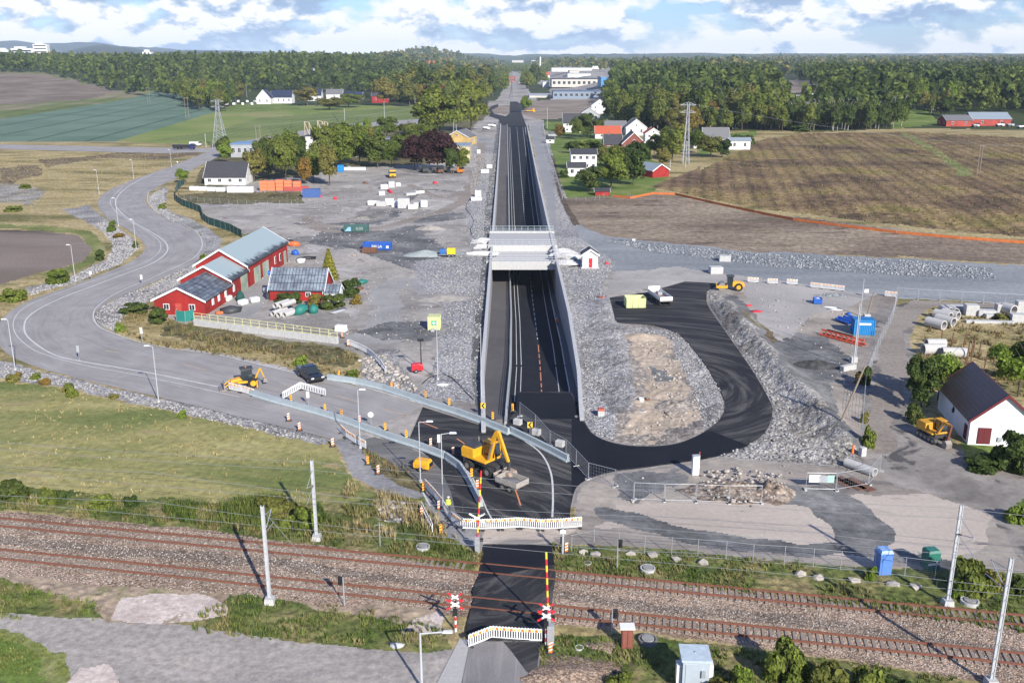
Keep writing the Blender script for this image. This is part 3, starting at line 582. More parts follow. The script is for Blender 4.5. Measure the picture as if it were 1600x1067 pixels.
# ---------------------------------------------------------------- painted lines
wh = M('white road paint', (.55,.55,.53), .7, .25, 1.5, bump=0); orp = M('orange road paint', (.62,.25,.12), .7, .2, 1.5, bump=0); yl = M('yellowed road paint', (.50,.36,.24), .7, .3, 1.5, bump=0)
def line(pts, wd, mat, z=.03, dash=None, name='lane_marking', px=True, smooth=6, zf=None, kind=True):
    P = [np.array(G(*q)[:2]) if px else np.array(q, float) for q in (catmull(pts, smooth) if smooth > 1 else pts)]
    # resample each metre
    Q = [P[0]]; 
    for a, b in zip(P[:-1], P[1:]):
        d = np.linalg.norm(b-a); k = max(1, int(d/1.5))
        for i in range(1, k+1): Q.append(a+(b-a)*i/k)
    mb = MB(); s = 0
    for i in range(len(Q)-1):
        a, b = Q[i], Q[i+1]; d = np.linalg.norm(b-a)
        if d < 1e-6: continue
        s += d
        if dash and (s % (dash[0]+dash[1])) > dash[0]: continue
        n = np.array([-(b-a)[1], (b-a)[0]])/d*wd/2
        za = z+(zf(a[1]) if zf else 0); zb = z+(zf(b[1]) if zf else 0)
        if i+2 < len(Q):
            c = Q[i+2]; e = c-b; le = np.linalg.norm(e); n2 = np.array([-e[1], e[0]])/(le+1e-9)*wd/2 if le > 1e-6 else n
        else: n2 = n
        if dash: n2 = n
        mb.add([(a[0]+n[0], a[1]+n[1], za), (a[0]-n[0], a[1]-n[1], za), (b[0]-n2[0], b[1]-n2[1], zb), (b[0]+n2[0], b[1]+n2[1], zb)], [(0,1,2,3)])
    return struct(part(mb, name, mat))
L1 = [(240,272),(215,283),(192,298),(181,314),(185,328),(205,345),(240,365),(258,378),(262,390),(255,400),(235,413),(190,430),(150,445),(90,468),(50,490),(38,508),(45,528),(82,553),(125,564),(237,583),(300,596),(357,607)]
L2 = [(192,292),(173,312),(178,327),(198,343),(230,362),(249,377),(250,391),(240,402),(215,415),(170,430),(130,444),(80,462),(36,482),(21,503),(26,524),(50,545),(75,555),(125,569),(245,592),(310,606),(374,620)]
L3 = [(232,300),(231,316),(247,331),(285,350),(309,365),(316,380),(312,393),(296,407),(250,429),(190,454),(157,475),(146,490),(152,508),(172,519),(220,535),(270,545),(330,553),(400,568.5),(460,582),(515,591),(590,611),(700,644),(790,675),(826,693),(848,712),(861,740),(864,775),(863,808)]
line(L1, .28, wh, .008); line(L2, .14, wh, .008); line(L3, .2, wh, .03)
line([(165,548),(250,561),(362,587),(480,608),(560,628),(650,653)], .16, yl, .012, dash=(4,5))
line([(655,658),(700,677),(740,703),(775,725),(800,755),(812,785),(818,810)], .16, orp, .03, dash=(4,4))
line([(700,722),(730,736),(745,760),(760,795),(768,810)], .16, wh, .03)
line([(660,768),(672,790)], .2, wh, .03)
# tyre and paint lines of the underpass
def off(tab, d, y0, y1, st=6): return [(float(lerp(tab, y))+d, y) for y in np.arange(y0, y1, st)]
for tab, d, wd in ((TD, 1.0, .12), (TD, 1.75, .12), (TR, -2.55, .12), (TR, -1.05, .25)):
    line(off(tab, d, 122 if wd < .2 else 118, 640), wd, wh, .012, px=False, smooth=1, zf=zroad)
mid = [(float(lerp(TD, y)*.5+lerp(TR, y)*.5)-.15, y) for y in np.arange(119, 640, 3)]
line([q for q in mid if q[1] < 166], .16, orp, .012, dash=(3,1.2), px=False, smooth=1, zf=zroad)
line([q for q in mid if q[1] >= 166], .16, wh, .012, dash=(3,1.5), px=False, smooth=1, zf=zroad)
# ---------------------------------------------------------------- underpass: floor, walls, divider
conc = M('pale concrete wall', (.33,.33,.325), .85, .12, .5); concd = M('grey concrete wall', (.30,.31,.33), .85, .15, .4)
def strip(name, ya, yb, f0, f1, zf, mat, dz=0, st=4):
    V = []; ys = list(np.arange(ya, yb, st))+[yb]
    for y in ys: V += [(f0(y), y, zf(y)+dz), (f1(y), y, zf(y)+dz)]
    return struct(npmesh(name, V, [(2*i, 2*i+1, 2*i+3, 2*i+2) for i in range(len(ys)-1)], mat))
fL = lambda y: float(lerp(TL, y)); fR = lambda y: float(lerp(TR, y)); fD = lambda y: float(lerp(TD, y))
strip('underpass_road', 113.0, Y1+2, lambda y: fD(y)+.2, lambda y: fR(y)+.1, zroad, trenchA, .0)
strip('underpass_footway', 109.5, Y1+2, lambda y: fL(y)-.05, lambda y: fD(y)-.15, zpath, pathA, .032)
strip('underpass_shoulder', 116, Y1, lambda y: fR(y)-1.0, lambda y: fR(y)+.05, zroad, M('concrete shoulder', (.10,.10,.11), .9), .012)
def wallmesh(f, t0, t1, y0, y1, zb, zt, st=3.0):
    mb = MB(); ys = list(np.arange(y0, y1, st))+[y1]; V = []
    for y in ys:
        x = f(y); V += [(x+t0, y, zb(y)), (x+t1, y, zb(y)), (x+t1, y, zt(y)), (x+t0, y, zt(y))]
    n = len(ys); Fc = [(0,1,2,3), (4*n-1, 4*n-2, 4*n-3, 4*n-4)]
    for i in range(n-1):
        for k in range(4): a = 4*i+k; b = 4*i+(k+1) % 4; Fc.append((a, a+4, b+4, b))
    return mb.add(V, Fc)
topR = lambda y: float(np.interp(y, [112,120,135,300,660], [.25,.5,.9,.9,.4])); topL = lambda y: float(np.interp(y, [106,112,125,300,660], [.15,.35,.7,.7,.4]))
wr = thing('retaining_wall', 'long pale concrete retaining wall along the right side of the sunken road', 'wall', (9.5,113,0))
wl = thing('retaining_wall', 'long pale concrete retaining wall along the left side of the sunken footway', 'wall', (-4,113,0))
def attach(o, r): o.parent = r; o.matrix_parent_inverse = Matrix.Translation(-Vector(r.location)); return o
attach(part(wallmesh(fR, 0, .5, 113, Y1, lambda y: zroad(y)-.4, topR), 'wall', concd), wr)
attach(part(wallmesh(fR, -.03, .53, 113, Y1, lambda y: topR(y)+.003, lambda y: topR(y)+.08), 'coping', M('white concrete coping', (.46,.46,.45), .8)), wr)
attach(part(wallmesh(fL, -.5, 0, 109, Y1, lambda y: zpath(y)-.4, topL), 'wall', conc), wl)
attach(part(wallmesh(fL, -.53, .03, 109, Y1, lambda y: topL(y)+.003, lambda y: topL(y)+.08), 'coping', MATS['white concrete coping']), wl)
dv = thing('divider_wall', 'low concrete divider wall with light blue railing between footway and sunken road', 'wall', (0,113,0))
attach(part(wallmesh(fD, -.12, .22, 112, Y1, lambda y: zroad(y)-.3, lambda y: zpath(y)+.35), 'wall', MATS['pale concrete wall']), dv)
pb = M('pale blue galvanised steel', (.42,.50,.54), .45, .15, 3, metal=.3)
rl = MB()
for y in np.arange(114, 330, 2.0):
    rl.box(fD(y)+.05, y, float(zpath(y))+.35, .07, .07, .85)
ys = list(np.arange(114, 400, 2.0))
for hz in (.6, .85, 1.15): rl.path([(fD(y)+.05, y, float(zpath(y))+hz) for y in ys], .045, 4)
attach(part(rl, 'railing', pb), dv)
# ---------------------------------------------------------------- vegetation
def leafmat(name, cols, trans=.35):
    m = bpy.data.materials.new(name); m.use_nodes = True; t = m.node_tree; b = t.nodes['Principled BSDF']; o = t.nodes['Material Output']
    oi = nd(t, 'ShaderNodeObjectInfo'); c = ramp(t, oi.outputs['Random'], [((i+.0)/max(1, len(cols)-1), q) for i, q in enumerate(cols)])
    ge = nd(t, 'ShaderNodeNewGeometry'); f = ramp(t, ge.outputs['Random Per Island'], [(0, (.55,.6,.6)), (.6, (1,1,1)), (1, (1.5,1.4,1.2))])
    mm = nd(t, 'ShaderNodeMix', data_type='RGBA', blend_type='MULTIPLY', ins={0: 1.0}); t.links.new(c, mm.inputs[6]); t.links.new(f, mm.inputs[7])
    t.links.new(mm.outputs[2], b.inputs['Base Color']); b.inputs['Roughness'].default_value = .75; b.inputs['Specular IOR Level'].default_value = .2
    tr = nd(t, 'ShaderNodeBsdfTranslucent'); t.links.new(mm.outputs[2], tr.inputs[0]); ms = nd(t, 'ShaderNodeMixShader', ins={0: trans})
    t.links.new(b.outputs[0], ms.inputs[1]); t.links.new(tr.outputs[0], ms.inputs[2]); t.links.new(ms.outputs[0], o.inputs[0])
    MATS[name] = m; return m
LM = {
 'green': leafmat('green leaves', [(0.097,0.143,0.025),(0.149,0.194,0.034),(0.193,0.224,0.046),(0.119,0.158,0.034)]),
 'dark': leafmat('dark green leaves', [(0.059,0.094,0.023),(0.082,0.120,0.029),(0.105,0.134,0.034)]),
 'light': leafmat('light green leaves', [(0.164,0.240,0.034),(0.208,0.284,0.046)]),
 'olive': leafmat('olive leaves', [(0.143,0.158,0.037),(0.193,0.194,0.048),(0.224,0.203,0.057),(0.149,0.164,0.040)]),
 'autumn': leafmat('autumn leaves', [(0.239,0.194,0.040),(0.283,0.164,0.040),(0.208,0.180,0.040)]),
 'purple': leafmat('purple leaves', [(0.042,0.018,0.018),(0.053,0.020,0.023)], .1),
 'spruce': leafmat('spruce needles', [(0.032,0.064,0.023),(0.044,0.078,0.029),(0.059,0.090,0.032)], .08),
 'yellow': leafmat('yellow green leaves', [(0.224,0.224,0.034),(0.283,0.270,0.046)]),
}
bark = M('grey brown bark', (.09,.07,.055), .9, .3, 6); birchb = M('pale birch bark', (.42,.39,.35), .85, .3, 4)
def leaves(P, Nn, size, rs, aspect=1.0):
    """quads centred at P facing roughly Nn"""
    n = len(P); j = rs.normal(size=(n, 3)); Nn = Nn+j*.55; Nn /= np.linalg.norm(Nn, axis=1)[:, None]
    a = np.cross(Nn, rs.normal(size=(n, 3))); a /= np.linalg.norm(a, axis=1)[:, None]; b = np.cross(Nn, a)
    s = size*(.6+.8*rs.rand(n, 1)); a = a*s*.5; b = b*s*.5*aspect
    V = np.stack([P-a-b*.4, P+a*.3-b, P+a+b*.3, P-a*.2+b], 1).reshape(-1, 3)
    return V, np.arange(4*n).reshape(n, 4)
def crown(seed, n, size, kind='round', clumps=16, R_=(1,1,1)):
    """crown centred on the trunk, unit = metres; returns verts, faces"""
    q = np.random.RandomState(seed); P = []; Nn = []
    if kind == 'cone':
        hh = q.rand(n)**.8; rad = (1-hh)**.9*R_[0]*(.75+.35*np.abs(np.sin(hh*26+q.rand()*6)))*(.55+.45*q.rand(n)**.4)+.05
        th = q.rand(n)*6.283; P = np.stack([rad*np.cos(th), rad*np.sin(th), (hh-.5)*2*R_[2]-.12*rad], 1)
        Nn = np.stack([np.cos(th), np.sin(th), .45+0*th], 1)
    else:
        for k in range(clumps):
            d = q.normal(size=3); d /= np.linalg.norm(d); rr = q.uniform(.35, .78)
            if kind == 'tall': rr = q.uniform(.3, .8)
            c = d*rr; c[2] = c[2]*1.0; r = q.uniform(.26, .46); m = int(n/clumps)
            e = q.normal(size=(m, 3)); e /= np.linalg.norm(e, axis=1)[:, None]
            e[:, 2] = np.where(e[:, 2] < -.35, -e[:, 2]*.6, e[:, 2])
            P.append((c+e*r*(.7+.35*q.rand(m, 1)))*np.array(R_)); Nn.append(e*.8+d*.4+np.array([0, 0, .15]))
        P = np.concatenate(P); Nn = np.concatenate(Nn)
    return leaves(P, Nn, size, q)
def trunkmb(seed, h, r, limbs=5, spread=2.0, top=.75):
    q = random.Random(seed); mb = MB(); p = [(0,0,-.3)]
    for i in range(1, 5): p.append((q.uniform(-.04,.04)*h*i/4, q.uniform(-.04,.04)*h*i/4, h*top*i/4))
    for i in range(4): mb.tube(p[i], p[i+1], r*(1-.2*i), r*(.8-.2*i), 7)
    for i in range(limbs):
        b = p[2+i % 3]; a = q.uniform(0, 6.28); l = spread*q.uniform(.6, 1.1); m = (b[0]+math.cos(a)*l*.5, b[1]+math.sin(a)*l*.5, b[2]+l*.45)
        mb.tube(b, m, r*.4, r*.28, 5).tube(m, (b[0]+math.cos(a)*l, b[1]+math.sin(a)*l, b[2]+l*.95), r*.28, r*.1, 5)
    return mb
MESHES = {}
def treemeshes(key, seed, h, wd, kind, n, size, leaf, trunk=bark, low=.28, tr=None):
    cz = h*(low+(1-low)/2); Rr = (wd/2, wd/2, h*(1-low)/2)
    V, Fc = crown(seed, n, size, 'cone' if kind == 'cone' else kind, 22 if kind == 'tall' else 18, Rr); V = V+np.array([0, 0, cz])
    cm = npmesh('crown', V, Fc, LM[leaf]); mesh = cm.data; bpy.data.objects.remove(cm)
    t = part(trunkmb(seed, h, tr or h*.017, 6, wd*.35, .9 if kind != 'round' else .7), 'trunk', trunk); tm = t.data; bpy.data.objects.remove(t)
    MESHES[key] = (mesh, tm, h, wd)
FT = []
def reg(key, *a, **k): treemeshes(key, *a, **k); FT.append(key)
for i, lf in enumerate(['green', 'green', 'olive', 'dark', 'green', 'light', 'autumn']): reg('f%d' % i, 20+i, 20, 12.5 if i % 2 else 11, 'round', 1900, 1.0, lf, low=.04)
for i, lf in enumerate(['green', 'olive', 'dark']): reg('b%d' % i, 40+i, 22, 8.5, 'tall', 1700, .9, lf, trunk=birchb, low=.08, tr=.22)
for i in range(2): reg('s%d' % i, 60+i, 21, 6.5, 'cone', 1500, .9, 'spruce', low=.04)
# fine ones for trees near the camera
treemeshes('n_green', 80, 8, 7.5, 'round', 7000, .33, 'green', low=.12); treemeshes('n_light', 81, 8, 7, 'round', 7000, .34, 'light', low=.1)
treemeshes('n_fir', 82, 7, 4, 'cone', 3200, .32, 'yellow', low=.03); treemeshes('n_purple', 83, 12, 12, 'round', 5000, .6, 'purple', low=.08)
treemeshes('n_dark', 84, 10, 8, 'round', 5200, .5, 'dark', low=.08); treemeshes('n_olive', 85, 10, 7, 'tall', 5200, .45, 'olive', low=.08); treemeshes('n_autumn', 86, 8, 8, 'round', 4500, .45, 'autumn', low=.08)
treemeshes('n_big', 87, 18, 16, 'round', 8000, .75, 'green', low=.12); treemeshes('n_mid', 88, 10, 7, 'tall', 5000, .45, 'green', low=.08)
def bushmesh(key, seed, n, size, leaf, flatz=.75):
    q = np.random.RandomState(seed); V, Fc = crown(seed, n, size, 'round', 12, (1, 1, flatz)); V = V+np.array([0, 0, flatz*.62])
    V[:, 2] = np.maximum(V[:, 2], .0); o = npmesh('foliage', V, Fc, LM[leaf]); me = o.data; bpy.data.objects.remove(o)
    st = MB(); r_ = random.Random(seed)
    for i in range(6): a = r_.uniform(0, 6.28); st.tube((0,0,-.05), (math.cos(a)*.5, math.sin(a)*.5, .8), .03, .012, 5)
    o = part(st, 'stem', bark); sm = o.data; bpy.data.objects.remove(o); MESHES[key] = (me, sm, 1, 2)
for k, lf in (('u_green','green'),('u_dark','dark'),('u_olive','olive'),('u_light','light'),('u_autumn','autumn')): bushmesh(k, hash(lf) % 97 if 0 else len(lf)*7, 2600, .16, lf)
def plant(name, key, loc, sc, rz, label, cat, group=None, pn=('crown','trunk')):
    me, tm, h, wd = MESHES[key]; r = thing(name, label, cat, loc, rz, group); r.scale = sc if isinstance(sc, tuple) else (sc,)*3
    for nm, mm in zip(pn, (me, tm)): o = bpy.data.objects.new(nm, mm); C.objects.link(o); o.parent = r
    return r
KN = {'f0':'broadleaf_tree','f1':'broadleaf_tree','f2':'broadleaf_tree','f3':'broadleaf_tree','f4':'broadleaf_tree','f5':'broadleaf_tree','f6':'broadleaf_tree','b0':'birch_tree','b1':'birch_tree','b2':'birch_tree','s0':'spruce_tree','s1':'spruce_tree'}
def inworld(P, X, Y): return pip(np.asarray(X, float), np.asarray(Y, float), [G(*q)[:2] for q in P])
def scatter(P, sp, seed, ymax=1e9, jit=.5):
    W = np.array([G(*q)[:2] for q in P]); q = np.random.RandomState(seed)
    xs = np.arange(W[:, 0].min(), W[:, 0].max(), sp); ys = np.arange(W[:, 1].min(), min(W[:, 1].max(), ymax), sp)
    if not len(xs) or not len(ys): return np.zeros((0, 2))
    X, Y = np.meshgrid(xs, ys); X = X+q.uniform(-jit, jit, X.shape)*sp; Y = Y+q.uniform(-jit, jit, Y.shape)*sp
    m = pip(X, Y, W); return np.stack([X[m], Y[m]], 1)
def woods(P, sp, seed, mix, where, maxn, gname, sc=(.6, 1.25), skip=None):
    pts = scatter(P, sp, seed); pts = pts[np.argsort(pts[:, 1])]; q = random.Random(seed); n = 0; XR = (min(x/y for x, y in pts[:maxn]), max(x/y for x, y in pts[:maxn]))
    for x, y in pts[:maxn]:
        k = q.choice(mix); kind = KN[k]
        lo_, hi_ = XR; t_ = (x/y*1.0-lo_)/(hi_-lo_); side = 'left part' if t_ < .33 else ('middle' if t_ < .67 else 'right part')
        row = 'front edge' if n < maxn*.3 else ('second rows' if n < maxn*.65 else 'depth')
        lab = {'f0':'mid green','f1':'rounded green','f2':'olive green','f3':'dark green','f4':'fresh green','f5':'light green','f6':'russet','b0':'tall green','b1':'tall olive','b2':'tall dark','s0':'pointed dark spruce','s1':'pointed green spruce'}[k]+(' tree, ' if k[0] != 's' else ', ')+side+', '+row+' of the wood '+where
        s = q.uniform(*sc); plant(kind, k, (x, y, float(zland(x, y))-.2), (s*q.uniform(.85, 1.2), s*q.uniform(.85, 1.2), s), q.uniform(0, 6.28), lab, 'tree', {'broadleaf_tree':'broadleaf trees', 'birch_tree':'birches', 'spruce_tree':'spruces'}[kind]+' in the wood '+where)
        n += 1
    return pts[maxn:]
MIXR = ['f0','f1','f2','f2','f3','f4','f4','f5','f0','f1','f6','b0','b1','b0','b2','s0','s1','f1','f3','b1']
RFA = [(955,170),(962,196),(1000,203),(1060,206),(1120,206),(1175,204),(1225,204),(1225,170),(1200,130),(1000,125),(955,135)]
RFB = [(1295,206),(1370,204),(1412,200),(1420,188),(1405,170),(1300,170),(1240,190),(1215,206)]
RFC = [(1425,184),(1480,187),(1500,178),(1600,183),(1700,186),(1900,188),(1900,150),(1600,125),(1300,128),(1240,135),(1290,165),(1390,168)]
restR = woods(RFA, 8.5, 5, MIXR, 'right of the sunken road', 150, '')
restB = woods(RFB, 8.0, 6, ['f3','b2','b2','f0','f1'], 'behind the stubble field', 60, '', (.7, .95))
restC = woods(RFC, 9.5, 8, MIXR+['f5','f5'], 'behind the far red barn', 85, '')
LFA = [(-120,142),(0,138),(60,138),(150,147),(230,154),(283,158),(296,172),(345,175),(372,160),(400,151),(560,152),(640,164),(700,166),(762,152),(760,128),(600,118),(-120,112)]
MIXL = ['f0','f1','f0','f2','f3','f3','f4','b0','b2','s0','f2','f1','f5','f4','f2','f6','f1']
restL = woods(LFA, 11.5, 9, MIXL, 'beyond the fields on the left', 150, '')
# the wood beyond them, one mass of small crowns
def mass(pts, name, leaf, seed, label, hh=20, n0=46, size=3.4, wdt=6.0):
    q = np.random.RandomState(seed); n = len(pts)
    if not n: return
    protos = []
    for i in range(5):
        V, Fc = crown(seed+i, n0, size, 'cone' if i == 4 else 'round', 7, (wdt*(.55 if i == 4 else 1), wdt*(.55 if i == 4 else 1), hh*.42)); protos.append(V+np.array([0, 0, hh*.55]))
    out = []
    zs = zland(pts[:, 0], pts[:, 1]); k = q.randint(0, 5, n); sc = q.uniform(.55, 1.3, n); rz = q.uniform(0, 6.28, n)
    for i in range(n):
        P = protos[k[i]]; c, s = math.cos(rz[i]), math.sin(rz[i])
        out.append(np.stack([P[:, 0]*c-P[:, 1]*s, P[:, 0]*s+P[:, 1]*c, P[:, 2]], 1)*sc[i]+np.array([pts[i, 0], pts[i, 1], zs[i]]))
    V = np.concatenate(out); Fc = np.arange(len(V)).reshape(-1, 4)
    o = npmesh(name, V, Fc, LM[leaf]); return stuff(o, label, 'forest')
allr = np.concatenate([restR, restB, restC, restL]); rr = np.random.RandomState(3); rr.shuffle(allr)
m = rr.rand(len(allr)) < .75; allr = allr[m]; allr = allr[:9000]
h1 = rr.rand(len(allr)) < .5
mass(allr[h1], 'forest', 'green', 100, 'dense green canopy of the woods behind the first trees'); mass(allr[~h1], 'forest', 'dark', 120, 'darker green canopy of the woods behind the first trees')
FARL = [(-500,118),(760,122),(790,110),(760,97),(-500,97)]; FARR2 = [(960,128),(2100,128),(2100,97),(1000,97),(850,100),(840,112),(900,118),(950,122)]; FARM = [(755,112),(960,112),(960,97.5),(755,97.5)]
f1 = scatter(FARL, 26, 31); f2 = scatter(FARR2, 26, 32); f3 = scatter(FARM, 46, 33); f3 = f3[~inworld([(780,125),(835,125),(825,97.5),(790,97.5)], f3[:, 0], f3[:, 1])]
ff = np.concatenate([f1, f2, f3]); rr.shuffle(ff); ff = ff[(ff[:, 1] < 5200)][:11000]
tw = np.concatenate([scatter([(838,132),(860,118),(880,112),(955,112),(975,140),(990,110),(900,104),(765,104),(765,140),(793,145),(796,112),(811,112),(815,140),(835,140)], 20, 41), scatter([(1480,186),(1640,186),(1900,190),(1900,150),(1480,150)], 11, 42), scatter([(940,150),(965,150),(965,168),(950,172),(940,160)], 9, 44), scatter([(610,118),(760,118),(760,160),(700,163),(620,150)], 14, 45)])
tw = tw[~inworld([(788,165),(818,165),(811,135),(808,112),(797,112),(794,135)], tw[:, 0], tw[:, 1])]; tw = tw[~inworld([(860,156),(968,156),(968,112),(860,112)], tw[:, 0], tw[:, 1])]
mass(tw, 'forest', 'green', 180, 'green trees scattered between the houses of the far town', 17, 90, 2.2, 5)
h1 = rr.rand(len(ff)) < .5
mass(ff[h1], 'forest', 'olive', 140, 'far green woods rolling towards the hills', 21, 24, 7, 12); mass(ff[~h1], 'forest', 'dark', 160, 'far dark woods rolling towards the hills', 22, 24, 7, 12)
del allr, ff
# ---- single trees: (px base x, px base y, height px, width px, mesh, name, label)
def T(x, y, hp, wp, key, name, label, group=None):
    me, tm, h, wd = MESHES[key]; s = S(y); p = G(x, y); wp = wp*1.12; hp = hp*1.22
    return plant(name, key, (p[0], p[1], float(zland(p[0], p[1]))-.1), (wp/s/wd, wp/s/wd, hp/s/h), rnd.uniform(0, 6.28), label, 'tree' if 'bush' not in name else 'bush', group)
T(688,216,66,78,'n_big','broadleaf_tree','large round bright green tree at the far end of the sunken road, before its twin')
T(736,206,66,64,'n_big','broadleaf_tree','large round green tree nearest the far roundabout, left of the road')
T(648,266,50,42,'n_purple','copper_beech','smaller dark purple tree beside the big purple one')
T(684,268,58,62,'n_purple','copper_beech','big dark purple tree in front of the yellow house')
T(612,262,36,36,'n_green','broadleaf_tree','low round green tree left of the purple trees')
T(705,270,36,24,'n_dark','broadleaf_tree','small dark green tree right of the purple trees by the grey shed')
T(722,268,34,22,'n_mid','broadleaf_tree','small green tree at the corner of the grey shed')
for i, (x, y, hp, wp, k, l) in enumerate([(535,262,64,50,'n_mid','tall pale green tree in front of the white hall'),(562,258,56,34,'n_mid','narrow green tree right of the tall one by the white hall'),(580,248,40,30,'n_olive','small tree in front of the beige buildings'),(605,218,30,34,'n_green','rounded green tree behind the beige buildings'),(570,216,26,24,'n_light','light green tree behind the beige buildings'),
  (398,284,42,38,'n_olive','olive yellow tree right of the white house with dark roof'),(420,278,52,30,'n_dark','dark green tree behind the orange pallets'),(447,284,58,42,'n_green','bushy green tree above the orange pallets'),(455,262,54,34,'n_mid','green tree in the garden group left of the white hall'),(477,288,36,22,'n_autumn','reddish autumn tree in the garden group'),(490,284,46,34,'n_mid','green tree beside the reddish one'),(515,290,52,34,'n_olive','olive tree at the right end of the garden group'),
  (355,256,32,26,'n_light','yellow green tree above the white house with dark roof'),(350,246,28,22,'n_dark','dark conical tree above the house with dark roof'),(285,286,20,22,'n_light','small yellow bush by the start of the green fence'),
  (985,282,48,34,'n_green','green garden tree right of the big one'),(955,296,56,58,'n_big','big spreading green tree in the garden beside the sunken road'),(922,300,34,44,'n_dark','low dark green tree in front of the spreading garden tree'),(990,290,58,48,'n_dark','tall dark green garden tree next to the red shed'),
  (912,215,32,34,'n_dark','dark tree between the white houses'),(875,216,18,18,'n_autumn','small russet tree by the lawn'),(1050,250,46,44,'n_mid','green tree below the lattice pylon'),(1035,262,26,24,'n_olive','small green tree right of the red shed'),(1110,246,28,40,'n_olive','bushy tree left of the white house with grey roof'),(1085,208,34,30,'n_autumn','yellowing tree right of the pylon'),(1052,206,30,26,'n_olive','pale olive tree left of the pylon'),
  (823,176,22,20,'n_light','small green tree by the roundabout'),(1100,228,18,14,'n_light','little green tree behind the white house with grey roof'),
  (480,165,24,40,'n_olive','round olive tree by the farmhouse'),(515,172,16,44,'n_olive','low olive tree in the hedge at the field edge'),(545,168,18,44,'n_green','green tree in the hedge at the field edge'),(600,166,36,40,'n_olive','olive tree beside the red farm building'),(640,167,34,34,'n_olive','olive tree at the far corner of the crop field'),
  (1475,188,26,26,'n_dark','dark green tree just left of the far red barn'),(1345,180,26,30,'n_light','bright green tree behind the stubble field'),
  (1590,620,90,80,'n_light','bright yellow green tree at the right edge behind the white cottage'),(1465,625,70,64,'n_light','sunlit light green tree left of the white cottage'),(1438,640,78,56,'n_dark','dark green tree on the track side left of the white cottage'),
  (515,436,40,27,'n_fir','small conical golden green conifer beside the red barn')]):
    T(x, y, hp, wp, k, 'spruce_tree' if k == 'n_fir' else 'broadleaf_tree', l)
vil = [(1022,246,26,24,'n_green','by the small white veranda house'),(1046,236,30,28,'n_mid','right of the veranda house'),(1064,238,34,26,'n_olive','left foot of the village pylon'),(966,262,24,24,'n_green','above the spreading garden tree'),(1004,258,22,20,'n_mid','behind the pale roofed red shed'),(938,258,20,22,'n_olive','right of the two storey house'),(895,240,14,18,'n_dark','in the hedge corner by the lawn'),(902,218,22,20,'n_green','left behind the hedge'),(932,214,20,22,'n_dark','by the red tiled garage'),(1090,240,26,26,'n_green','right foot of the village pylon'),(1128,246,20,26,'n_dark','before the grey roofed house'),(950,186,22,18,'n_dark','right of the white gabled house by the wood'),(975,196,24,24,'n_green','above the big white gabled house'),(1002,200,26,24,'n_mid','behind the big white gabled house'),
 (505,266,50,34,'n_green','in front of the white hall base'),(590,262,42,34,'n_mid','before the beige building right end'),(622,252,30,28,'n_green','before the low white building'),(532,244,34,30,'n_olive','behind the white hall trees'),(640,248,26,26,'n_mid','behind the smaller purple tree'),(432,268,44,34,'n_mid','left rear of the garden group'),(466,276,44,30,'n_dark','middle of the garden group'),(408,262,30,28,'n_green','by the grey workshop corner'),(665,236,30,34,'n_green','between purple trees and round green tree'),(640,226,26,30,'n_mid','left below the round green tree'),(588,232,24,28,'n_light','behind the long beige hall'),(548,226,22,26,'n_light','above the white hall right side')]
for x, y, hp, wp, k, l in vil: T(x, y, hp*1.2, wp*1.15, k, 'broadleaf_tree', {'n_green':'green','n_mid':'slim green','n_olive':'olive','n_dark':'dark green','n_light':'light green'}[k]+' tree '+l)
for i, (x, y, hp, wp, k) in enumerate([(618,158,40,30,'f0'),(640,160,44,30,'f2'),(662,160,46,32,'f3'),(682,162,44,30,'f1'),(702,162,46,30,'f0'),(722,160,44,28,'f3'),(742,158,40,26,'f2'),(757,164,32,24,'f1'),(770,150,30,22,'f3'),(700,150,44,30,'f2'),(730,148,42,30,'f0'),(650,148,42,30,'b0'),(760,140,34,26,'b1'),(835,132,26,24,'f3'),(825,140,24,18,'f0'),(848,134,22,18,'f1')]):
    T(x, y, hp, wp, k, KN[k], ['tall green','tall olive','tall dark','broad green'][i % 4]+' tree numbered by place, '+str(x) if 0 else 'tall tree in the grove left of the far road, '+['nearest the crop field','behind the crop field corner','in its middle','near its right end'][min(3, i//3)] if x < 780 else 'green tree at the town edge right of the far road', 'grove by the far road')
